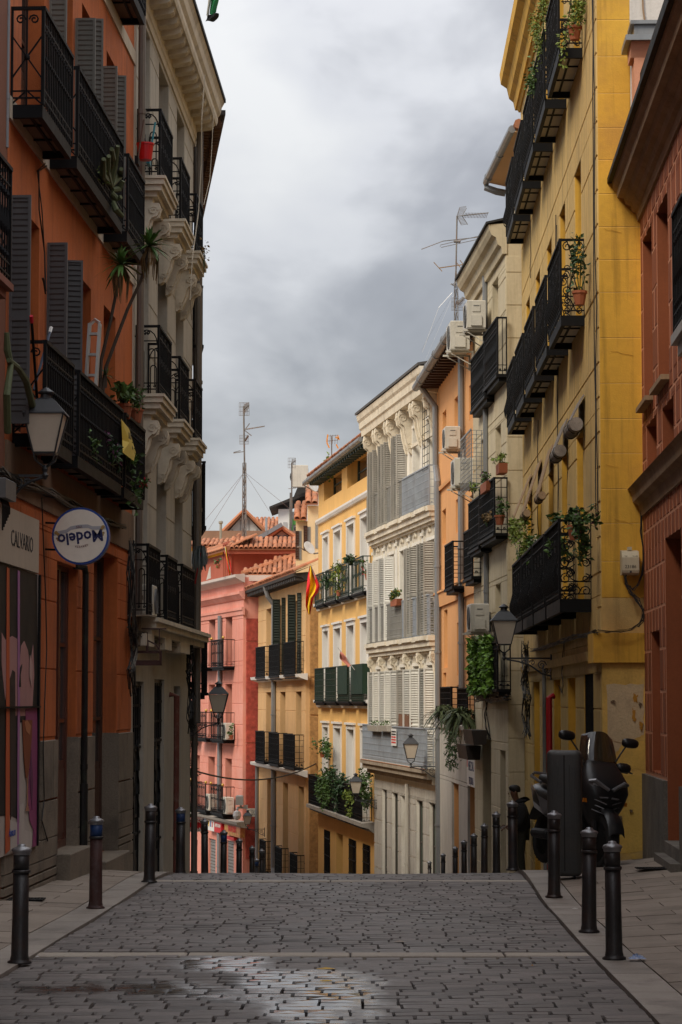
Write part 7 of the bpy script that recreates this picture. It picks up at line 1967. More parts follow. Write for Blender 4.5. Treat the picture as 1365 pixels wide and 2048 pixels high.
# ================================================================ METER BOX AND CABLES
p = at(1260, 1150, 26.25); r = empty('meter_box', 'beige meter box numbered 23186 on the yellow end wall', 'meter box', loc=p)
q = 26.25/FPX; BXM = mat('beige_box_plastic', (.50,.45,.33), .5, var=.05, streak=.2, bump=.02)
mb = MB(); mb.prism([(-.05,0),(-.08,.02),(-.09,.05),(-.09,.19),(-.05,.26),(.1,.28),(.1,.0)], lambda a,y,z: (a,y,z*.98), -17*q, 17*q); mb.box(-4*q,4*q,-.03,.05,.27,.305); mb.build('casing', BXM, r)
textmesh('number', '23186', .05, INK, r, text_M((0,-.0915,.085),(1,0,0)), .001)
for x in (-.05,.05): textmesh('small_print', 'THD' if x < 0 else 'TD-1400', .016, INK, r, text_M((x,-.088,.2),(1,0,0)), .001)
mb = MB(); mb.box(-.01,.01,-.095,-.088,.02,.04); mb.build('lock', INK, r)
WIRE = mat('black_cable', (.015,.014,.013), .6, bump=0); WIREG = mat('grey_old_cable', (.13,.12,.10), .7, bump=0); WIREY = mat('yellow_brown_cable', (.30,.20,.06), .6, bump=0)
def wpx(pts, D, dy=0, off=None):
    out = []
    for k, p in enumerate(pts):
        v = at(p[0], p[1], D if len(p) < 3 else p[2]); out.append(v+Vector((0,dy,0)))
    return out
def jit(pts, a, rg): return [p+Vector((rg.uniform(-a,a), rg.uniform(-a*.3,a*.3), rg.uniform(-a,a))) for p in pts]
rg = random.Random(3)
def bundle(label, base, n, amp, r_=.006, ms=(WIRE,), name='cable_bundle'):
    o = empty(name, label, 'cables', loc=(0,0,0)); P = [MB() for _ in ms]
    for k in range(n): P[k % len(ms)].tube(jit(base, amp, rg), r_*rg.uniform(.7,1.3), 4)
    for mb, m_ in zip(P, ms): mb.build('cable', m_, o)
    return o
bundle('tangle of black cables from the meter box down the yellow end wall', wpx([(1250,1150),(1254,1168),(1262,1185),(1276,1200),(1286,1222),(1286,1240),(1276,1252)], 26.2), 9, .02)
bundle('black cables rising between the yellow end wall and the red cornice', wpx([(1284,1000),(1283,1060),(1286,1110),(1284,1150),(1276,1170),(1266,1180),(1262,1172)], 26.25), 4, .018)
bundle('yellow and black cables wrapped round the yellow house corner', wpx([(1284,1245),(1265,1258),(1240,1262),(1215,1264),(1195,1262)], 26.2), 7, .014, ms=(WIREY,WIRE,WIREY))
def fac_pts(F, pts, off=.05): return [F.hit(x, y, off) for x, y in pts]
bundle('sagging black cables along the ledge of the yellow house', fac_pts(FR1, [(1195,1262),(1170,1270),(1150,1274),(1125,1282),(1102,1290),(1085,1296),(1065,1300)], .06), 12, .035, ms=(WIRE,WIREG,WIRE))
for k, (x0_, y0_) in enumerate(((1140,1278),(1116,1285),(1095,1295))):
    pass
bundle('loose cable loops hanging below the ledge of the yellow house', fac_pts(FR1, [(1130,1282),(1127,1320),(1122,1345),(1128,1370),(1123,1385),(1120,1372)], .04), 2, .02, .005)
bundle('dense cable tangle where the yellow and cream houses meet', fac_pts(FR1, [(1052,1290),(1050,1310),(1055,1335),(1050,1365),(1054,1395),(1052,1430),(1054,1470)], .12), 16, .07, .007, (WIRE,WIRE,WIREG))
bundle('black cable swag below the ivy balcony of the cream house', fac_pts(FR2, [(1016,1395),(1000,1397),(985,1402),(970,1396),(955,1398)], .1), 16, .06, .01)
bundle('hanging cable ends on the pale wall below the ivy balcony', fac_pts(FR2, [(975,1402),(972,1430),(975,1455),(979,1480)], .04), 4, .03, .008)
bundle('old cables stretched along the stained band of the orange house', [FL1.hit(x,y,.06) for x,y in [(0,940),(30,958),(60,972),(100,985),(140,1004),(180,1028),(215,1042),(246,1050)]], 16, .045, .007, (WIRE,WIREG))
bundle('long thin cable drooping down the orange wall to the pavement', [FL1.hit(x,y,.045) for x,y in [(84,995),(88,1100),(92,1200),(94,1300),(90,1400),(87,1500),(89,1600),(84,1640),(96,1682)]], 1, 0, .006)
bundle('thin cables crossing the upper orange wall between the balconies', [FL1.hit(x,y,.04) for x,y in [(90,330),(78,345),(80,420),(92,500),(90,585),(86,560)]], 2, .02, .006)
bundle('cable tangle at the seam of the orange and grey houses', [FL2.hit(x,y,.12) for x,y in [(264,1085),(262,1150),(264,1250),(268,1300),(263,1340),(266,1385)]], 14, .05, .007, (WIRE,WIREG,WIRE))
bundle('mess of cables under the lowest balcony of the grey house', [FL2.hit(x,y,.1) for x,y in [(265,1262),(290,1275),(315,1282),(340,1287),(365,1293),(380,1300)]], 18, .06, .006, (WIRE,WIREG))
bundle('black cable coils at the far corner of the grey house', [FL2.hit(x,y,.14) for x,y in [(378,1285),(382,1320),(379,1350),(383,1385),(381,1430),(384,1460)]], 14, .06, .008)
bundle('beige cable looping down past the corbels of the grey house', [FL2.hit(x,y,.42) for x,y in [(410,150),(404,240),(403,330),(398,420),(385,520),(381,600),(384,640)]], 1, 0, .008, (mat('beige_cable',(.42,.36,.27),.6,bump=0),))
bundle('second beige cable hanging from the cornice of the grey house', [FL2.hit(x,y,.5) for x,y in [(428,215),(424,300),(420,360),(408,410)]], 1, 0, .006, (mat('beige_cable',(.42,.36,.27),.6,bump=0),))
a = at(376,1537,58); b_ = at(642,1522,78); pts = [a.lerp(b_,t/14) - Vector((0,0,.42*4*(t/14)*(1-t/14))) for t in range(15)]
mb = MB(); mb.tube(pts, .022, 5); tag(mb.build('street_cable', WIRE), 'black cable strung across the street before the pink and tan houses', 'cable')
mb = MB(); mb.tube([at(845,705,49), at(878,615,49), at(905,585,49)], .004, 3); tag(mb.build('guy_wire', THIN), 'thin guy wire from the large antenna to the white house roof', 'cable')
# junction boxes at the left edge
s_, z_ = FL1.sz(22, 1004, .1); r = empty('junction_box', 'grey junction box with loose cables above the calvario board', 'junction box', FL1.M)
mb = MB(); mb.cbox(s_-.02,s_+.45,.02,.14,z_,z_+.16,.01); mb.build('casing', mat('grey_plastic_box',(.13,.13,.13),.5), r)
mb = MB(); 
for k in range(6): x = s_+.03+.06*k; mb.tube([(x,.08,z_),(x+.02,.1,z_-.05),(x-.03,.09,z_-.1-.03*k)], .007, 4)
mb.build('cable_ends', WIRE, r)

# ================================================================ THINGS ON THE BALCONIES
s_, z_ = FL2.sz(283, 332, .2); r = empty('bucket', 'red plastic bucket on the top balcony of the grey house', 'bucket', FL2.M @ Matrix.Translation((FL2.X(284,.2),.2,zg3+.01)))
mb = MB(); mb.lathe([(.075,0),(.095,.17),(.105,.175),(.105,.195),(.09,.195),(.07,.02)], n=16); mb.build('tub', mat('red_bucket_plastic',(.50,.008,.012),.35,bump=0), r)
mb = MB(); mb.tube([(.1*math.cos(a*pi_/8),0,.18+.07*math.sin(a*pi_/8)) for a in range(9)], .004, 4); mb.build('handle', IRON, r)
def pole_thing(F, label, cat, name, p0, p1, off0, off1, rr, m, head=None, hm=None):
    a = F.sz(*p0, off0); b = F.sz(*p1, off1); r = empty(name, label, cat, F.M @ Matrix.Translation((a[0],off0,a[1])))
    v = Vector((b[0]-a[0], off1-off0, b[1]-a[1])); mb = MB(); mb.tube([(0,0,0), v], rr, 6); mb.build('handle', m, r)
    if head:
        mb = MB(); head(mb, v); mb.build('head', hm or IRON, r)
    return r
bh = lambda mb, v: mb.box(-.09,.09,-.02,.02,-.03,.06)
TQ = mat('turquoise_plastic',(.01,.16,.20),.4,bump=0)
pole_thing(FL2, 'turquoise broom leaning in the top balcony corner of the grey house', 'broom','broom', (298,325),(311,245), .2,.24,.012,TQ,bh,TQ)
pole_thing(FL2, 'dark mop stick leaning behind the red bucket', 'broom','mop_stick', (275,325),(288,240), .15,.18,.01,WOODD,bh)
pole_thing(FL1, 'red tipped pole standing on the lower left balcony of the orange house', 'pole','pole', (77,830),(64,645), .16,.2,.012,IRON, lambda mb,v: mb.tube([v, v*1.07], .016, 6), RED_FL)
pole_thing(FL1, 'blue and white handled stick leaning in the lower balcony of the orange house', 'pole','pole', (68,780),(100,665), .14,.2,.012,mat('steel_blue_handle',(.08,.11,.16),.4), lambda mb,v: mb.tube([v, v*1.09], .016, 6), WHITE)
r = empty('ladder', 'folded aluminium ladder standing on the long lower balcony of the orange house', 'ladder', FL1.M @ Matrix.Translation((FL1.X(168,.15),.15,zr1)))
ALU = mat('brushed_aluminium', (.55,.54,.52), .35, .8, bump=.03)
zt_ = FL1.Z(180,650,.15)-zr1; mb = MB()
for y in (-.05,.05):
    for x in (-.04,.03): mb.tube([(x,y,0),(x-.12,y+.06,zt_)], .017, 4)
mb.tube([(-.16,.01,zt_),(-.13,.06,zt_+.04),(-.09,.11,zt_)], .02, 5); mb.build('rails', ALU, r)
mb = MB()
for k in range(7): z = zt_*(k+.5)/7; x = -.12*(k+.5)/7; mb.box(x-.04,x+.03,-.05+.06*(k+.5)/7,.05+.06*(k+.5)/7,z-.012,z+.012)
mb.build('rungs', ALU, r)
# mop with hanging strands
a = at(404,1105,35.0); r = empty('mop', 'grey stringy mop with red handle sticking out from the low balcony of the grey house', 'mop', loc=a)
q = 35/FPX; mb = MB(); mb.tube([(-2*q,0,0),(-14*q,.1,-62*q)], .012, 6); mb.build('handle', mat('red_mop_handle',(.30,.01,.015),.4), r)
mb = MB(); rg = random.Random(8)
for k in range(60):
    an = rg.uniform(0,2*pi_); w_ = rg.uniform(.02,.09); top = Vector((-3*q+rg.uniform(-.02,.02), rg.uniform(-.02,.02), rg.uniform(.02,.10)))
    mb.tube([top, top+Vector((w_*math.cos(an),w_*math.sin(an)*.6,.0)), top+Vector((w_*1.3*math.cos(an),w_*math.sin(an),-.12)), top+Vector((w_*1.35*math.cos(an),w_*math.sin(an),-rg.uniform(.18,.32)))], .006, 3)
mb.build('strands', mat('grey_blue_mop_yarn',(.14,.17,.18),.9), r)
# yellow banner
F = FL1; r = empty('banner', 'yellow cloth banner reading sos hanging from the orange house balcony rail', 'banner', F.M)
P = [F.sz(243,838,.30), F.sz(259,858,.30), F.sz(272,905,.34), F.sz(268,922,.37), F.sz(246,905,.37), F.sz(245,880,.31)]
mb = MB(); vs = [(s,o,z) for (s,z),o in zip(P,(.30,.30,.34,.37,.37,.31))]; sc_ = sum((Vector(v) for v in vs), Vector())/6
mb.add(vs+[tuple(sc_+Vector((0,.02,0)))], [(i,(i+1)%6,6) for i in range(6)]); YB = mat('yellow_banner_cloth2',(.50,.36,.05),.75,var=.1,bump=.1,bscale=20); mb.build('cloth', YB, r)
zb1 = FL1.Z(256,870,.33); sb1 = FL1.X(256,.33)
textmesh('lettering','SOS', .10, INK, r, text_M((sb1,.335,zb1),(-1,0,.0),(.1,.0,1)), .001, squash=2.2)
textmesh('lettering','MALASANA', .03, INK, r, text_M((sb1-.03,.36,zb1-.12),(-1,0,-.1),(.1,.0,1)), .001, squash=2.4)

# ================================================================ PLANTS
def spiky(name, label, loc, parts, leafn, leafL, m, M=None, droop=.35, pot=None, dead=0, group=None):
    """rosettes of long pointed leaves; parts: list of centres with trunk paths"""
    r = empty(name, label, 'plant', loc=loc, group=group); rg = random.Random(len(label)); mb = MB(); dm = MB()
    for c in parts:
        c = Vector(c)
        for k in range(leafn):
            az = rg.uniform(0,2*pi_); el = rg.uniform(-.5,1.4); L_ = leafL*rg.uniform(.75,1.1); d = Vector((math.cos(az)*math.cos(el), math.sin(az)*math.cos(el), math.sin(el)))
            side = d.cross(Vector((0,0,1))).normalized() if abs(d.z) < .98 else Vector((1,0,0)); w_ = leafL*.055; prev = None
            pts = [c + d*(L_*t) - Vector((0,0,droop*L_*t*t)) for t in (0,.35,.7,1)]
            ws = [w_*.5,w_,w_*.7,.001]; vs = []
            for p_, ww_ in zip(pts, ws): vs += [p_-side*ww_, p_+side*ww_]
            mb.add(vs, [(0,1,3,2),(2,3,5,4),(4,5,7,6)])
        for k in range(dead):
            az = rg.uniform(0,2*pi_); p0 = c+Vector((math.cos(az)*.03,math.sin(az)*.03,-.02)); dm.tube([p0, p0+Vector((math.cos(az)*.06,math.sin(az)*.06,-.12)), p0+Vector((math.cos(az)*.04,math.sin(az)*.04,-rg.uniform(.2,.38)))], [.009,.011,.003], 3)
    mb.build('leaves', m, r)
    if dead: dm.build('dry_leaves', GREENS[3], r)
    return r
YUC = leafmat('yucca_leaf', (.07,.15,.03)); BARK = mat('yucca_bark', (.07,.05,.035), .9, var=.3, bump=.6, bscale=40)
D_ = 24.3; a = at(200,782,D_); c1_ = at(243,528,D_)-a; c2_ = at(300,492,D_)-a; c3_ = at(212,752,D_)-a
r = spiky('yucca', 'tall yucca with two spiky crowns leaning out of the orange house balcony', a, [c1_,c2_], 52, .30, YUC, dead=26)
mb = MB(); j1 = at(208,690,D_)-a
mb.tube([(0,0,-.1), at(203,720,D_)-a, at(222,640,D_)-a, at(236,570,D_)-a, c1_], [.022,.02,.018,.017,.02], 6)
mb.tube([(.02,0,-.1), at(212,735,D_)-a, at(255,620,D_)-a, at(283,560,D_)-a, c2_], [.022,.02,.018,.017,.02], 6); mb.build('trunk', BARK, r)
r = spiky('yucca', 'low small yucca at the foot of the tall one on the orange house balcony', a, [c3_], 26, .17, YUC)
mb = MB(); mb.tube([c3_, c3_-Vector((0,0,.12))], .015, 5); mb.build('trunk', BARK, r)
# cactus spilling over the upper balcony
CAC = mat('cactus_green', (.085,.10,.045), .75, var=.25, fine=.2, bump=.3)
F = FL1; r = empty('cactus', 'knobbly cactus spilling over the upper long balcony of the orange house', 'plant', F.M); mb = MB()
def fp(px, py, o): s, z = F.sz(px, py, o); return (s, o, z)
for pts in ([(222,372),(214,345),(218,312)],[(222,372),(230,330),(236,292)],[(222,372),(240,352),(243,338)],[(224,380),(238,378),(247,362)],[(222,385),(234,398),(243,394)],[(224,400),(232,420),(245,432)],[(218,366),(206,350),(208,318)],[(220,350),(226,318),(224,298)]):
    P = [fp(x,y,.27+.05*i) for i,(x,y) in enumerate(pts)]; mb.tube(P, [.03,.035,.022], 7)
mb.build('stems', CAC, r)
foliage('small_leaves', [Vector(fp(208+R.gauss(0,5),345+R.gauss(0,12),.3)) for _ in range(50)], GREENS[2], r, .07, 'thin')
r = empty('cactus', 'thin columnar cactus at the left end of the lower orange house balcony', 'plant', F.M); mb = MB()
mb.tube([fp(16,865,.2),fp(14,790,.22),fp(22,730,.22),fp(15,700,.2),fp(14,665,.2)], [.03,.03,.025,.03,.02], 7); mb.tube([fp(70,830,.2),fp(52,760,.22),fp(36,735,.22),fp(18,720,.22)], [.03,.03,.025,.02], 7); mb.build('stems', CAC, r)
def plant_on(F, px, py, o, label, rx, ry, rz, n, gm, leaf, **k):
    s, z = F.sz(px, py, o); return potted(label, F.M, (s,o,z), rx, ry, rz, n, gm, leaf, **k)
plant_on(FL1, 250, 838, .24, 'broad leaved plant above the yellow banner on the orange house', .28,.1,.16,110,0,.10, seed=3)
plant_on(FL1, 272, 846, .26, 'ferny green plant in a clay pot at the end of the orange balcony', .3,.12,.16,160,0,.05, seed=4)
plant_on(FL1, 180, 935, .26, 'small green plant at the near foot of the long orange balcony', .3,.06,.1,80,0,.06, seed=5, pot=False)
plant_on(FL1, 222, 955, .27, 'purple leaved plant at the foot of the long orange balcony', .5,.07,.12,130,1,.07, seed=6, pot=False, flower=PUR_FL, nfl=40)
plant_on(FL1, 258, 965, .28, 'trailing green plant near the far end of the orange balcony', .5,.07,.14,170,0,.07, seed=7, pot=False, trail=5)
plant_on(FL1, 283, 1010, .29, 'crimson flowering plant at the far corner of the orange balcony', .12,.06,.08,60,0,.05, seed=8, pot=False, flower=RED_FL, nfl=22)
F = FR1
plant_on(F, 1150, 80, .14, 'bushy plant on the top balcony of the yellow house nearest the corner', .4,.15,.34,520,2,.05, seed=10, trail=6)
plant_on(F, 1088, 130, .29, 'feathery green shrub growing through the top yellow balcony rail', .6,.12,.5,1300,2,.035, seed=11, pot=False)
plant_on(F, 1072, 215, .29, 'small leafy sprays on the second top balcony of the yellow house', .35,.1,.28,170,0,.06, seed=12, pot=False)
plant_on(F, 1160, 610, .14, 'potted citrus tree on the middle balcony of the yellow house', .12,.1,.42,170,1,.06, seed=13)
for k,(px,py,rx,rz,n,gm,lab) in enumerate(((1160,1150,.12,.3,190,0,'leafy plant in the near end of the lowest yellow balcony'),(1150,1080,.07,.1,90,1,'dark spiky pot plant on the shelf of the lowest yellow balcony'),
    (1112,1150,.5,.22,220,0,'green vine climbing the second section of the lowest yellow balcony'),(1070,1170,.8,.34,420,0,'large leafy plant mass at the far half of the lowest yellow balcony'),(1040,1150,.8,.45,420,2,'pale feathery plants at the far end of the lowest yellow balcony'))):
    plant_on(F, px, py, .30, lab, rx,.12,rz,int(n*1.8),gm,.065, seed=20+k, pot=(k==1), flower=WHT_FL if k == 3 else (PUR_FL if k==0 else None))
plant_on(FR2, 1004, 948, .2, 'green plant in a clay trough on top of the cream house rail', .25,.08,.1,120,2,.06, seed=30, boxy=True)
plant_on(FR2, 975, 985, .22, 'purple and green plants on the rail of the cream house balcony', .5,.08,.12,170,0,.06, seed=31, boxy=True, flower=PUR_FL, nfl=40)
plant_on(FR2, 950, 1000, .22, 'yellow green tuft on the far cream house balcony rail', .3,.08,.12,110,2,.06, seed=32, pot=False)
plant_on(FR2, 1000, 1050, .25, 'low pot plant inside the middle balcony of the cream house', .2,.08,.16,120,0,.06, seed=33)
plant_on(FR2, 975, 1068, .25, 'dry orange tinted plant along the foot of the cream house balcony', .5,.08,.12,190,3,.05, seed=34, pot=False)
# ivy panels
F = FR2; r = empty('ivy_screen', 'two dense ivy screens on the balcony under the air conditioner', 'plant', F.M)
for k,(pa, pb) in enumerate(((946,958),(969,986))):
    s0_, s1_ = F.X(pb,.24), F.X(pa,.24); z0_, z1_ = F.Z(966,1385,.24), F.Z(966,1275,.24)
    foliage('ivy_panel', [(R.uniform(s0_,s1_), .24+R.uniform(0,.05), R.uniform(z0_,z1_)) for _ in range(900)], mat('bright_ivy',(.13,.25,.03),.5,isl=1.2,bump=0,var=.2), r, .11)
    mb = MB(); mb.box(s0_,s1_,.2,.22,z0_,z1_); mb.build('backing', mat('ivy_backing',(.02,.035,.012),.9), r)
F = FR3
for k,(px,py,lab) in enumerate(((893,1425,'spiky grassy plant on the left of the peach house planter'),(925,1432,'long bladed arching plant in the planter above the shop sign'))):
    s, z = F.sz(px, py, .35); spiky('trailing_plant', lab, F.M @ Vector((s,.35,z)), [(0,0,.05),(.1,.1,0),(-.12,-.1,.02)], 42, .5, mat('dusty_blade_leaf',(.10,.13,.05),.6,isl=.8,bump=0), droop=.9)
r = empty('window_box', 'dark window boxes hanging under the long bladed plants of the peach house', 'planter', F.M)
for px,py,px2 in ((956,1490,938),(944,1520,925)):
    s0_, z_ = F.sz(px,py,.35); s1_ = F.X(px2,.35); mb = MB(); mb.prism([(.2,0),(.42,0),(.46,.26),(.18,.26)], lambda a,o,u: (a,o,z_+u), s0_, s1_); mb.build('box', mat('dark_planter',(.04,.028,.022),.6), r)
s, z = F.sz(905,1460,.4); foliage('hanging_fronds', [(s+R.gauss(0,.25), .4+R.uniform(-.1,.1), z-R.uniform(0,.75)**1.0) for _ in range(260)], GREENS[0], r, .12, 'thin', 1.2)
plant_on(FR4, 793, 1212, .27, 'yellow flowering plant on the middle rail of the white house', .5,.12,.14,260,0,.07, seed=40, boxy=True, flower=YEL_FL, nfl=40)
plant_on(FR4, 775, 1290, .14, 'small red flowering pot on the middle white house balcony', .12,.1,.2,60,3,.07, seed=41, flower=RED_FL)
for k,(a_,b_) in enumerate(((742,760),(762,781))):
    s0_, z_ = FR4.sz(b_,1463,.36); s1_ = FR4.X(a_,.36); r = empty('window_box', ('nearer','farther')[1-k]+' pale trough on the lowest rail of the white house', 'planter', FR4.M)
    mb = MB(); mb.prism([(.31,0),(.43,0),(.46,.14),(.28,.14)], lambda a,o,u: (a,o,z_+u), s0_, s1_); mb.build('box', mat('pale_trough',(.40,.37,.32),.8), r)
    foliage('sprigs', [(R.uniform(s0_,s1_), .37, z_+.15+R.uniform(0,.12)) for _ in range(30)], GREENS[0], r, .07)
r = empty('reed_screen', 'brown reed screen leaning on the lowest white house balcony', 'screen', FR4.M); s0_, z_ = FR4.sz(824,1460,.24); s1_ = FR4.X(798,.24)
mb = MB(); k = 0; x = s0_
while x < s1_: mb.bar((x,.24,z_-.1),(x+R.uniform(-.02,.02),.24,z_+.34+R.uniform(-.02,.03)),.012); x += .03
tag(mb.build('reeds', mat('brown_reed',(.20,.10,.06),.85,isl=.5), r), kind='stuff')
r = empty('notice', 'white notice with red print hung on the lowest white house balcony', 'notice', FR4.M); s0_, z_ = FR4.sz(793,1492,.34); s1_ = FR4.X(783,.34); z2_ = FR4.Z(793,1458,.34)
mb = MB(); mb.box(s0_,s1_,.335,.345,z_,z2_); mb.build('sheet', WHITE, r)
for k in range(5): mb = MB(); zz_ = z_+(z2_-z_)*(.15+.16*k); mb.box(s0_+.04,s1_-.06,.345,.348,zz_,zz_+.035); mb.build('printed_line', REDP if k < 3 else INK, r)
F = FR5
for k,(px,py,rx,rz,n,gm,lab,fl) in enumerate(((655,1190,.3,.2,120,1,'dark green pot plant on the far upper green balcony',None),(678,1192,.3,.45,160,2,'yellow flowering plant in a clay pot on the second upper green balcony',YEL_FL),
    (702,1140,.4,.15,150,1,'low brownish plant along the third upper green balcony rail',None),(736,1160,.2,.15,50,0,'small clay potted plants at the right end of the upper green balconies',RED_FL),
    (655,1600,1.0,.7,800,0,'big leafy shrub on the left of the lowest golden house balcony',None),(682,1605,1.0,.5,600,1,'dark bushy plants in the middle of the lowest golden house balcony',None),(705,1625,.8,.3,300,2,'yellow green plants beneath the far lantern',None),(730,1620,.5,.5,300,0,'green plant with white pots at the right of the lowest golden house balcony',WHT_FL),
    (663,960,.3,.3,120,2,'spiky bright plant in the attic window of the golden house',None),(645,1515,.3,.3,60,0,'thin plant in a pot on the corner between tan and golden houses',None))):
    plant_on(F, px, py, .26 if k != 8 else .05, lab, rx,.2,rz,int(n*1.8),gm,.095, seed=50+k, pot=(k in (1,3,9)), flower=fl, trail=4 if k in (4,5) else 0)
plant_on(FL2, 409, 560, .36, 'wispy weed growing from the far corbel of the grey house', .15,.15,.3,60,3,.05, seed=70, pot=False)
F = FL3; a = at(384,1600,60); potted('climbing plant on a wall beyond the grey house, beside the pink house', Matrix.Identity(4), tuple(at(383,1608,50)), .12,.12,.5,220,1,.08, pot=False, seed=71)
for k,(px,zz_,lab,fl) in enumerate(((398,zr7[2],'red flower pot in the attic window of the pink house',RED_FL),)):
    a = at(437,1137,90.2); potted(lab, Matrix.Identity(4), tuple(a), .15,.1,.2,50,0,.1, flower=RED_FL, seed=72)
potted('clay pot plant on the middle right balcony of the pink house', FR7.M, (FR7.X(463,.3),.3,zr7[1]+.02), .15,.1,.25,60,0,.1, seed=73)

# ================================================================ CAMERA POLE ON THE PINK HOUSE
a = at(480,1612,88); q = 88/FPX; r = empty('surveillance_camera', 'white surveillance camera dome with grey boxes on the pink house corner', 'security camera', loc=a)
PGR = mat('pale_grey_casing', (.42,.43,.42), .5, bump=0)
mb = MB(); mb.cbox(-8*q,7*q,-.2,.2,2*q,21*q,.03); mb.build('control_box', PGR, r); mb = MB(); mb.box(9*q,16*q,-.1,.1,-6*q,2*q); mb.build('small_box', PGR, r)
mb = MB(); mb.tube([(2*q,0,2*q),(2*q,0,-3*q),(-3*q,-.1,-3*q),(-5*q,-.15,-7*q)], .05, 6); mb.tube([(2*q,0,-3*q),(10*q,0,-3*q)], .04, 5); mb.build('arm', PGR, r)
mb = MB(); mb.lathe([(.02,0),(.12,-.05),(.15,-.2),(.1,-.32),(.01,-.36)], (-5*q,-.15,-8*q), 10); mb.build('dome', mat('white_dome',(.6,.6,.6),.3), r)
# attic drying cloth
mb = MB(); a = at(413,1160,90.3); q = 90.3/FPX; mb.add([(0,0,0),(9*q,0,4*q),(8*q,0,28*q),(6*q,0,24*q),(0,.1,0),(9*q,.1,4*q),(8*q,.1,28*q),(6*q,.1,24*q)], [(0,1,2,3),(7,6,5,4),(0,4,5,1),(1,5,6,2),(2,6,7,3),(3,7,4,0)])
o = mb.build('hanging_cloth', WHF, None, a); tag(o, 'pale cloth hanging out of the red attic window of the pink house', 'cloth')

# ================================================================ TALL CASE
D_ = 22.7; a = at(1131,1752,D_); zb_ = side_z(D_, a.x)
r = empty('instrument_case', 'tall dark grey hard shell case standing upright beside the scooter', 'case', loc=(a.x, D_, zb_+.015), rotz=rad(-7)); H_ = at(1131,1501,D_).z - zb_ - .015
CSM = mat('scuffed_grey_shell', (.052,.054,.052), .48, var=.15, scale=2, fine=.15, bump=.15, bscale=120, dirt=(.09,.075,.06), dirtamt=.3, dirtscale=3)
def rbox(mb, x0,x1,y0,y1,z0,z1,rr,m=0):
    """box with rounded vertical edges and a rounded top and bottom"""
    def ring(ins, z):
        out = []
        for cx_, cy_, a0 in ((x1-rr,y1-rr,0),(x0+rr,y1-rr,90),(x0+rr,y0+rr,180),(x1-rr,y0+rr,270)):
            for k in range(4):
                an = rad(a0+30*k); q = rr-ins; out.append((cx_+q*math.cos(an), cy_+q*math.sin(an), z))
        return out
    R_ = rr*.8; lv = [(R_*(1-math.sin(t*pi_/8)), z0+R_*(1-math.cos(t*pi_/8))) for t in range(5)] + [(R_*(1-math.cos(t*pi_/8)), z1-R_*(1-math.sin(t*pi_/8))) for t in range(5)]
    lv = [(R_*(1-math.sin(t*pi_/8)), z0+R_*(1-math.cos(t*pi_/8))) for t in range(5)] + [(R_*(1-math.cos(t*pi_/8)), z1-R_+R_*math.sin(t*pi_/8)) for t in range(5)]
    vs = []; n = 16
    for ins, z in lv: vs += ring(min(ins, rr*.98), z)
    fs = [(i*n+j, i*n+(j+1)%n, (i+1)*n+(j+1)%n, (i+1)*n+j) for i in range(len(lv)-1) for j in range(n)] + [tuple(range(n-1,-1,-1)), tuple(range((len(lv)-1)*n, len(lv)*n))]
    mb.add(vs, fs, m)
hw = .158
mb = MB(); rbox(mb, -hw, hw, -.19,.19,0,H_,.055); mb.build('shell', CSM, r, smooth=True)
mb = MB(); rbox(mb, -hw-.002, -.03, -.187,.187,H_*.74,H_+.002,.05); mb.build('lid_panel', CSM, r, smooth=True)
mb = MB()
for x in (-.105,-.058,.052,.1): mb.tube([(x,-.187,.09),(x,-.194,.13),(x,-.194,H_-.13),(x,-.186,H_-.08)], .006, 4)
mb.build('raised_ribs', CSM, r)
mb = MB(); mb.box(-.004,.008,-.1925,.1925,.05,H_-.04); mb.build('closing_seam', mat('black_rubber',(.012,.012,.012),.6), r)
mb = MB()
for x in (-.09,.09): mb.lathe([(.025,-.012),(.025,.012)], (x,-.15,-.0), 10, axis='x')
mb.build('castors', IRON, r)

# ================================================================ SCOOTER
def loft(mb, rings, n=14, m=0, cap=True):
    """rings: (centre xyz, axis 'z'|'x', half sizes a,b, squareness)"""
    vs = []
    for (cx_,cy_,cz_), ax, a_, b_, e_ in rings:
        for j in range(n):
            an = 2*pi_*j/n; c, s = math.cos(an), math.sin(an); c = math.copysign(abs(c)**e_, c); s = math.copysign(abs(s)**e_, s)
            vs.append((cx_+a_*c, cy_+b_*s, cz_) if ax == 'z' else (cx_, cy_+a_*c, cz_+b_*s))
    k = len(rings); fs = [(i*n+j, i*n+(j+1)%n, (i+1)*n+(j+1)%n, (i+1)*n+j) for i in range(k-1) for j in range(n)]
    if cap: fs += [tuple(range(n-1,-1,-1)), tuple(range((k-1)*n, k*n))]
    mb.add(vs, fs, m)
D_ = 24.2; a = at(1152,1730,D_); zg_ = side_z(D_, a.x)
hd = math.atan2(-.94, .32)
r = empty('scooter', 'black and grey maxi scooter with tinted windscreen parked behind the tall case', 'scooter', loc=(a.x+.0, D_+.42, side_z(D_+.4,a.x)-.02), rotz=hd, scale=1.0)
r.rotation_euler = (rad(-7), 0, hd)
BLK = mat('glossy_black_plastic', (.011,.011,.012), .36, var=.15, bump=.05, coat=.1, dirt=(.03,.027,.024), dirtamt=.3, dirtscale=5); BLM = mat('matt_black_plastic', (.016,.016,.017), .55, bump=.05); SLV = mat('silver_grey_paint', (.20,.20,.21), .3, .5, bump=0, coat=.4)
TYR = mat('tyre_rubber', (.016,.016,.016), .8, bump=.3, bscale=60); ALL = mat('cast_alloy', (.12,.12,.12), .4, .7)
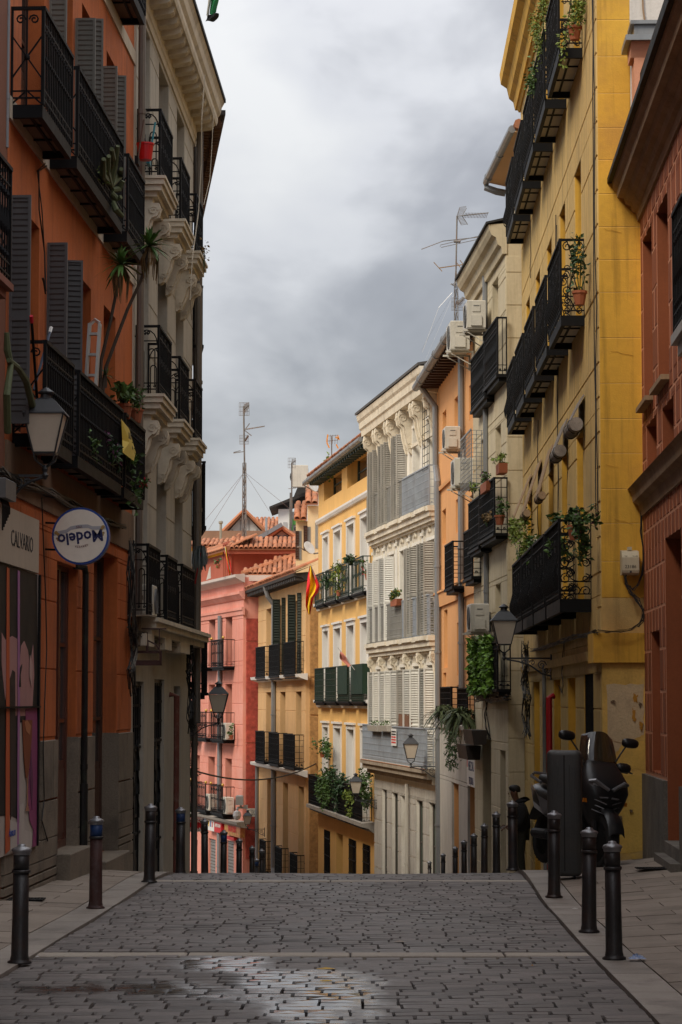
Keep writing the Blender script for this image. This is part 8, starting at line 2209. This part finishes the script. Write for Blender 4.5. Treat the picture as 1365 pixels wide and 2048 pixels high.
def wheel(cx_, R_, w_):
    t = MB(); n = 30; prof = [(R_-.085,-w_*.42),(R_-.03,-w_*.5),(R_-.006,-w_*.3),(R_,0),(R_-.006,w_*.3),(R_-.03,w_*.5),(R_-.085,w_*.42)]
    t.lathe(prof+[prof[0]], (cx_,0,R_), n, axis='y'); o = t.build('wheel', TYR, r, smooth=True)
    g_ = MB()
    for k in range(26):
        an = 2*pi_*k/26
        for sy in (-1,1):
            p0 = Vector((cx_+R_*math.cos(an),sy*.01,R_+R_*math.sin(an))); p1 = Vector((cx_+(R_-.012)*math.cos(an+.1),sy*w_*.42,R_+(R_-.012)*math.sin(an+.1))); g_.tube([p0,p1],.006,4)
    g_.build('tread', TYR, o)
    m_ = MB(); m_.lathe([(R_-.075,-w_*.36),(R_-.095,-w_*.3),(R_-.095,w_*.3),(R_-.075,w_*.36)], (cx_,0,R_), n, axis='y'); m_.lathe([(.04,-w_*.4),(.04,w_*.4)], (cx_,0,R_), 10, axis='y')
    for k in range(5): an = 2*pi_*k/5; m_.tube([(cx_,0,R_),(cx_+(R_-.09)*math.cos(an),0,R_+(R_-.09)*math.sin(an))], .018, 5)
    m_.lathe([(.09,w_*.5),(.09,w_*.5+.005)], (cx_,0,R_), 16, axis='y'); m_.build('rim', ALL, o)
wheel(.66, .285, .125); wheel(-.66, .27, .14)
mb = MB()
for sy in (-1,1): mb.tube([(.66,sy*.09,.285),(.60,sy*.09,.50),(.52,sy*.08,.72)], .028, 7)
mb.build('fork', BLM, r)
mb = MB(); pts = []
for k in range(9): an = rad(15+16*k); pts.append((.66+.33*math.cos(an), .285+.33*math.sin(an)))
vs = []; 
for x, z in pts: vs += [(x,-.085,z-.02),(x,-.05,z+.012),(x,.05,z+.012),(x,.085,z-.02)]
mb.add(vs, [(i*4+j,i*4+j+1,(i+1)*4+j+1,(i+1)*4+j) for i in range(8) for j in range(3)]); mb.build('front_mudguard', BLK, r, smooth=True)
# front fairing
mb = MB(); loft(mb, [((.50,0,.42),'z',.10,.10,.8),((.53,0,.52),'z',.13,.16,.8),((.55,0,.66),'z',.16,.22,.75),((.56,0,.78),'z',.18,.25,.75),((.52,0,.90),'z',.15,.25,.75),((.47,0,1.0),'z',.10,.20,.8),((.43,0,1.08),'z',.05,.15,.9)], 18); mb.build('front_fairing', BLK, r, smooth=True)
mb = MB(); loft(mb, [((.36,0,.26),'z',.05,.18,.6),((.36,0,.5),'z',.06,.23,.6),((.38,0,.75),'z',.06,.22,.6),((.36,0,.98),'z',.05,.17,.7)], 14); mb.build('leg_shield', BLM, r, smooth=True)
for sy in (-1,1):
    mb = MB(); mb.add([(.715,sy*.02,.73),(.735,sy*.02,.79),(.69,sy*.17,.87),(.66,sy*.2,.85),(.66,sy*.19,.78),(.70,sy*.1,.73)], [(0,1,2,3,4,5) if sy>0 else (5,4,3,2,1,0)]); mb.build('headlight', mat('headlamp_lens',(.22,.23,.25),.1,.3,bump=0,coat=.8), r)
    mb = MB(); mb.tube([(.735,sy*.02,.80),(.70,sy*.16,.885),(.66,sy*.21,.87)], .019, 6); mb.tube([(.728,sy*.02,.725),(.715,sy*.09,.72),(.68,sy*.17,.765)], .011, 5); mb.build('headlight_trim', SLV, r)
    mb = MB(); mb.box(.60,.64,sy*.215-.02,sy*.215+.02,.66,.70); mb.build('indicator', mat('amber_indicator',(.5,.16,.01),.3,bump=0), r)
    mb = MB()
    for q in range(3): mb.bar((.735-.01*q,sy*.03,.66-.05*q),(.69-.02*q,sy*.15,.70-.05*q),.006)
    tag(mb.build('air_slots', SLV, r), kind='stuff')
mb = MB(); vs = []; nu, nv = 10, 7                                    # windscreen: curved tinted sheet with thickness
for j in range(nv+1):
    t = j/nv; z = .96+.42*t; x = .53-.17*t; w_ = .205-.05*t+.02*math.sin(t*pi_)
    for i in range(nu+1):
        u = -1+2*i/nu; vs.append((x-.11*u*u, u*w_, z - (.05*u*u if j == nv else 0)))
m0 = len(vs); vs += [(x-.005,y,z) for x,y,z in vs]
fs = [(j*(nu+1)+i, j*(nu+1)+i+1, (j+1)*(nu+1)+i+1, (j+1)*(nu+1)+i) for j in range(nv) for i in range(nu)]; fs += [tuple(m0+k for k in f[::-1]) for f in fs]
mb.add(vs, fs)
WS = bpy.data.materials.new('smoked_windscreen'); WS.use_nodes = True; b_ = WS.node_tree.nodes['Principled BSDF']; b_.inputs['Base Color'].default_value = (.02,.015,.012,1); b_.inputs['Alpha'].default_value = .72; b_.inputs['Roughness'].default_value = .06; b_.inputs['Specular IOR Level'].default_value = .8
mb.build('windscreen', WS, r, smooth=True)
mb = MB(); mb.tube([(.30,-.36,1.02),(.33,-.2,1.04),(.38,0,1.03),(.33,.2,1.04),(.30,.36,1.02)], .017, 7); mb.build('handlebar', BLM, r)
for sy in (-1,1):
    mb = MB(); mb.tube([(.30,sy*.25,1.02),(.29,sy*.37,1.015)], .024, 8); mb.build('grip', BLM, r)
    mb = MB(); mb.tube([(.34,sy*.26,1.02),(.36,sy*.32,1.02),(.34,sy*.40,1.0)], .009, 5); mb.build('brake_lever', ALL, r)
    mb = MB(); loft(mb, [((.33,sy*.26,1.04),'x',.05,.035,.8),((.37,sy*.28,1.045),'x',.09,.05,.8),((.40,sy*.29,1.04),'x',.05,.03,.8)], 10); mb.build('hand_guard', BLK, r, smooth=True)
    mb = MB(); mb.tube([(.40,sy*.16,1.06),(.36,sy*.24,1.18),(.33,sy*.31,1.27)], .009, 5); s0n = len(mb.v); mb.build('mirror_stalk', BLM, r)
    mb = MB(); loft(mb, [((.30,sy*.35,1.30),'x',.035,.018,.8),((.325,sy*.35,1.30),'x',.095,.05,.75),((.35,sy*.355,1.30),'x',.08,.042,.75),((.365,sy*.36,1.30),'x',.03,.015,.8)], 14); o = mb.build('mirror', BLK, r, smooth=True)
# body, seat, tail
mb = MB(); loft(mb, [((.42,0,.30),'x',.16,.06,.6),((.2,0,.29),'x',.19,.075,.6),((-.05,0,.33),'x',.2,.11,.6),((-.25,0,.42),'x',.19,.17,.7)], 14); mb.build('footboard', BLM, r, smooth=True)
mb = MB(); loft(mb, [((.05,0,.50),'x',.07,.10,.8),((-.12,0,.56),'x',.17,.15,.7),((-.4,0,.60),'x',.21,.16,.7),((-.7,0,.66),'x',.2,.13,.7),((-.92,0,.74),'x',.13,.08,.8),((-1.02,0,.78),'x',.05,.03,.9)], 16); mb.build('body', BLK, r, smooth=True)
for sy in (-1,1):
    mb = MB(); mb.add([(-.15,sy*.19,.52),(-.2,sy*.215,.62),(-.5,sy*.225,.68),(-.85,sy*.17,.80),(-.95,sy*.13,.77),(-.6,sy*.222,.56),(-.35,sy*.222,.50)], [(0,1,2,3,4,5,6) if sy < 0 else (6,5,4,3,2,1,0)]); mb.build('side_panel', SLV, r)
mb = MB(); loft(mb, [((.08,0,.70),'x',.10,.03,.7),((-.1,0,.75),'x',.17,.055,.7),((-.35,0,.77),'x',.18,.06,.7),((-.45,0,.84),'x',.17,.06,.7),((-.75,0,.87),'x',.14,.05,.7),((-.88,0,.86),'x',.07,.02,.8)], 14); mb.build('seat', BLM, r, smooth=True)
mb = MB(); mb.tube([(-.6,.17,.82),(-.85,.18,.88),(-1.0,.08,.92),(-1.0,-.08,.92),(-.85,-.18,.88),(-.6,-.17,.82)], .016, 6); mb.build('grab_rail', SLV, r)
mb = MB(); mb.lathe([(.03,-.2),(.05,-.18),(.055,.15),(.04,.2)], (-.5,-.15,.30), 12, axis='x'); mb.build('exhaust', BLM, r)
mb = MB(); mb.box(-.98,-.95,-.1,.1,.72,.78); mb.build('tail_light', mat('tail_lamp_red',(.3,.01,.01),.2,bump=0), r)
mb = MB(); loft(mb, [((-.9,0,.6),'x',.09,.02,.6),((-1.05,0,.45),'x',.08,.02,.6)], 8); mb.build('rear_mudguard', BLM, r)
mb = MB(); mb.tube([(.05,-.1,.26),(.0,-.2,.12),(-.02,-.26,.01)], .012, 5); mb.tube([(-.02,-.26,.012),(.08,-.3,.012)], .012, 5); mb.build('side_stand', ALL, r)
mb = MB(); loft(mb, [((-.75,.14,.30),'x',.04,.05,.8),((-.4,.13,.30),'x',.08,.12,.7),((-.1,.1,.30),'x',.09,.10,.7)], 10); mb.build('engine', BLM, r, smooth=True)
# rear box seen at the far left of the scooter
mb = MB(); loft(mb, [((-.78,0,.92),'z',.17,.17,.6),((-.80,0,.98),'z',.2,.21,.6),((-.80,0,1.1),'z',.19,.2,.6),((-.79,0,1.17),'z',.13,.14,.7)], 14) if False else None

# ================================================================ MAN BY THE DOORWAY
D_ = 38.6; a = at(1027,1570,D_); gz_ = side_z(D_, a.x); Hh = a.z-gz_
r = empty('person', 'young man with short black hair and black hooded jacket looking down at his hands', 'person', loc=(a.x+.11, D_, gz_), rotz=0, scale=Hh/1.665)
def skin(name, verts, edges, radii, m, parent, sub=2, root=0):
    me = bpy.data.meshes.new(name); me.from_pydata(verts, edges, []); me.update()
    o = bpy.data.objects.new(name, me); COL.objects.link(o)
    md = o.modifiers.new('s', 'SKIN'); sv = me.skin_vertices[0].data
    for i, q_ in enumerate(radii): sv[i].radius = q_ if isinstance(q_, tuple) else (q_, q_); sv[i].use_root = (i == root)
    sd_ = o.modifiers.new('u', 'SUBSURF'); sd_.levels = sub; sd_.render_levels = sub
    dg = bpy.context.evaluated_depsgraph_get(); ev = o.evaluated_get(dg); nm = bpy.data.meshes.new_from_object(ev)
    bpy.data.objects.remove(o); nm.name = name; nm.materials.clear(); nm.materials.append(m)
    for p_ in nm.polygons: p_.use_smooth = True
    return put(name, nm, parent)
SKN = mat('brown_skin', (.16,.075,.045), .55, var=.08, bump=.05); JKT = mat('black_jacket_cloth', (.010,.010,.012), .85, bump=.3, bscale=25); HAIR = mat('black_hair', (.008,.007,.006), .6, bump=.4, bscale=90)
TRS = mat('dark_olive_trousers', (.028,.028,.02), .85, bump=.2, bscale=30)
# faces -x (screen left), head bowed
V = [(0,0,.88),(-.01,0,1.05),(-.02,0,1.22),(-.04,0,1.34),(-.07,0,1.42),(-.10,0,1.49),(-.115,0,1.56),(-.105,0,1.62),
     (.0,-.17,1.30),(.02,-.22,1.06),(-.16,-.2,.93),(-.25,-.17,.93), (.0,.17,1.30),(.02,.22,1.06),(-.16,.18,.95),(-.25,.14,.95),
     (.0,-.09,.84),(-.01,-.1,.46),(.03,-.1,.09),(-.09,-.11,.045), (.0,.09,.84),(-.03,.1,.46),(-.02,.1,.09),(-.14,.11,.045)]
E = [(0,1),(1,2),(2,3),(3,4),(4,5),(5,6),(6,7),(2,8),(8,9),(9,10),(10,11),(2,12),(12,13),(13,14),(14,15),(0,16),(16,17),(17,18),(18,19),(0,20),(20,21),(21,22),(22,23)]
Rd = [(.13,.10),(.12,.09),(.14,.10),(.08,.07),.05,(.075,.065),(.085,.075),(.055,.06),.055,.04,.03,.02,.055,.04,.03,.02,.085,.055,.04,.03,.085,.055,.04,.03]
body_ = skin('body', V, E, Rd, SKN, r)
mb = MB(); mb.tube([(-.19,0,1.535),(-.205,0,1.515),(-.185,0,1.505)], [.010,.014,.008], 6)
o = mb.build('nose', SKN, body_, smooth=True)
for sy in (-1,1):
    mb = MB(); mb.ball((-.175,sy*.034,1.548), .011, 6); mb.build('eye', mat('eye_white',(.35,.33,.30),.3), body_)
    mb = MB(); loft(mb, [((-.09,sy*.078,1.50),'z',.008,.006,1),((-.09,sy*.086,1.53),'z',.018,.008,1),((-.085,sy*.084,1.56),'z',.014,.006,1)], 8); mb.build('ear', SKN, body_, smooth=True)
    mb = MB(); mb.tube([(-.187,sy*.018,1.568),(-.186,sy*.05,1.566)], .005, 4); mb.build('eyebrow', HAIR, body_)
mb = MB(); mb.tube([(-.183,-.025,1.473),(-.188,0,1.476),(-.183,.025,1.473)], .006, 5); mb.build('mouth', mat('lip_skin',(.14,.05,.04),.5), body_)
mb = MB()
loft(mb, [((-.075,0,1.545),'z',.075,.088,.9),((-.09,0,1.585),'z',.098,.090,.9),((-.10,0,1.625),'z',.10,.085,.9),((-.10,0,1.655),'z',.075,.065,.9),((-.10,0,1.667),'z',.035,.03,1)], 16); mb.build('hair', HAIR, r, smooth=True)
for sy, wz in ((-1,(-.25,-.17,.93)),(1,(-.25,.14,.95))):
    for k in range(5):
        base = Vector(wz)+Vector((-.03,(-.024+.014*k),.0)); Lf = (.05,.065,.07,.064,.05)[k]
        mb = MB(); tip = Vector((-Lf*.5,0,-.004)), Vector((-Lf*.8,0,-.02)), Vector((-Lf*.9,.0,-.042))
        if k == 0: base = Vector(wz)+Vector((.0,-.03*sy*-1,.01)); tip = Vector((-.02,.012*sy,.012)), Vector((-.04,.012*sy,.012)), Vector((-.055,.0,.006))
        mb.tube([base, base+tip[0], base+tip[1], base+tip[2]], [.011,.010,.009,.006], 6); mb.build('thumb' if k == 0 else 'finger', SKN, body_, smooth=True)
phone = MB(); phone.cbox(-.03,.03,-.005,.005,-.07,.07,.004); o = phone.build('phone', BLK, None, tuple(r.matrix_world @ Vector((0,0,0)))); 
o.matrix_world = Matrix.Translation(Vector((a.x+.11, D_, gz_)) + Vector((-.33,-.02,.93))*(Hh/1.665)) @ Matrix.Rotation(rad(60),4,'Y') @ Matrix.Rotation(rad(90),4,'Z'); tag(o, 'small black phone held in the hands of the man in the hooded jacket', 'phone')
Vj = [V[0],V[1],V[2],V[3],V[8],V[9],V[10],V[12],V[13],V[14]]; Vj[0] = (0,0,.80)
skin('jacket', Vj, [(0,1),(1,2),(2,3),(2,4),(4,5),(5,6),(2,7),(7,8),(8,9)], [(.24,.20),(.23,.20),(.24,.21),(.15,.14),.11,.08,.055,.11,.08,.055], JKT, r)
skin('hood', [(.02,0,1.38),(.05,0,1.42),(.03,0,1.46),(-.03,.07,1.38),(-.03,-.07,1.38),(-.09,.05,1.355),(-.09,-.05,1.355)], [(0,1),(1,2),(0,3),(0,4),(3,5),(4,6)], [(.11,.13),(.105,.12),(.06,.08),.06,.06,.04,.04], JKT, r)
skin('trousers', [(0,0,.90)]+[V[16],V[17],V[18],V[20],V[21],V[22]], [(0,1),(1,2),(2,3),(0,4),(4,5),(5,6)], [(.15,.12),.105,.075,.062,.105,.075,.062], TRS, r)
for sy, f in ((-1,V[19]),(1,V[23])):
    mb = MB(); loft(mb, [((f[0]-.07,f[1],.03),'x',.025,.02,.8),((f[0]-.03,f[1],.04),'x',.045,.038,.8),((f[0]+.06,f[1],.05),'x',.045,.048,.8),((f[0]+.15,f[1],.05),'x',.035,.045,.8)], 10); mb.build('shoe', WHITE if False else BLM, r, smooth=True)

# ================================================================ LITTER AND GRATES
p = at(1275,1925,15.0); z = side_z(15.0,p.x); mb = MB(); rg = random.Random(4); pts = []
n = 12
for i in range(n+1):
    for j in range(7):
        u, v = i/n-.5, j/6-.5; pts.append((u*.10+rg.uniform(-.004,.004), v*.09+rg.uniform(-.004,.004), .004+max(0,.028*(1-4*u*u)*(1-4*v*v))*rg.uniform(.4,1.2)))
mb.add(pts, [(i*7+j,(i+1)*7+j,(i+1)*7+j+1,i*7+j+1) for i in range(n) for j in range(6)])
o = mb.build('crumpled_wrapper', mat('pale_blue_plastic_film',(.22,.33,.60),.35,var=.5,scale=9,fine=.6,dirt=(.6,.62,.65),dirtamt=.8,dirtscale=14), None, (p.x,15.0,z+.002)); tag(o, 'crumpled pale blue wrapper on the kerb beside the nearest right bollard', 'litter')
def scrap(px, py, D0, w_, d_, col, label, seed):
    D = D0; p = at(px, py, D); 
    for _ in range(30):
        zz_ = (gz(D)+.005) if xl(D) < p.x < xr(D) else side_z(D, p.x)+.004; D += (p.z-zz_)*D/1.7; p = at(px,py,D)
    mb = MB(); rg = random.Random(seed); k = 7; ring = [(w_*math.cos(2*pi_*i/k)*rg.uniform(.6,1), d_*math.sin(2*pi_*i/k)*rg.uniform(.6,1), .002) for i in range(k)]
    mb.add(ring+[(0,0,.006+.01*rg.random())], [(i,(i+1)%k,k) for i in range(k)]); o = mb.build('paper_scrap', mat('scrap_%s'%label[:8].strip().replace(' ','_'), col, .7, bump=0), None, (p.x,D,zz_)); tag(o, label, 'litter')
scrap(1151,1818,16.5,.035,.03,(.55,.53,.5),'white paper scrap on the pavement left of the rusty bollard',1)
scrap(800,1884,15.5,.05,.05,(.30,.26,.22),'pale flattened paper on the cobbles just above the pale band',2)
scrap(1065,1932,14.5,.012,.012,(.42,.22,.06),'small orange brown leaf on the right half of the cobbles',3)
scrap(655,1962,14.0,.05,.04,(.62,.40,.08),'larger yellow leaf litter stuck in the wet patch',4)
scrap(652,1938,14.3,.07,.04,(.60,.38,.08),'spread yellow litter at the top of the wet patch',5)
scrap(228,1753,22.0,.025,.02,(.10,.05,.03),'dry brown leaf on the left pavement before the grey house',6)
scrap(75,1914,15.1,.02,.02,(.6,.6,.6),'tiny white scrap beside the nearest left bollard',7)
def grate(px, py, w_, label):
    D = 18.0; p = at(px,py,D)
    for _ in range(30): zz_ = side_z(D, p.x)+.004; D += (p.z-zz_)*D/1.7; p = at(px,py,D)
    r = empty('drain_grate', label, 'grate', loc=(p.x, D, side_z(D,p.x)+.003)); mb = MB()
    mb.box(-w_/2,w_/2,-.12,-.105,0,.008); mb.box(-w_/2,w_/2,.105,.12,0,.008); mb.box(-w_/2,-w_/2+.015,-.105,.105,0,.008); mb.box(w_/2-.015,w_/2,-.105,.105,0,.008); mb.build('frame', IRON, r)
    mb = MB(); x = -w_/2+.03
    while x < w_/2-.02: mb.box(x,x+.012,-.105,.105,0,.006); x += .028
    mb.build('grille_bars', IRON, r); mb = MB(); mb.box(-w_/2,w_/2,-.12,.12,-.001,.0015); mb.build('pit', VOID, r)
grate(52,1799,.3,'iron drain grate in the left pavement behind the nearest bollard')
grate(1318,1737,.42,'long iron grate in the right pavement before the red house step')
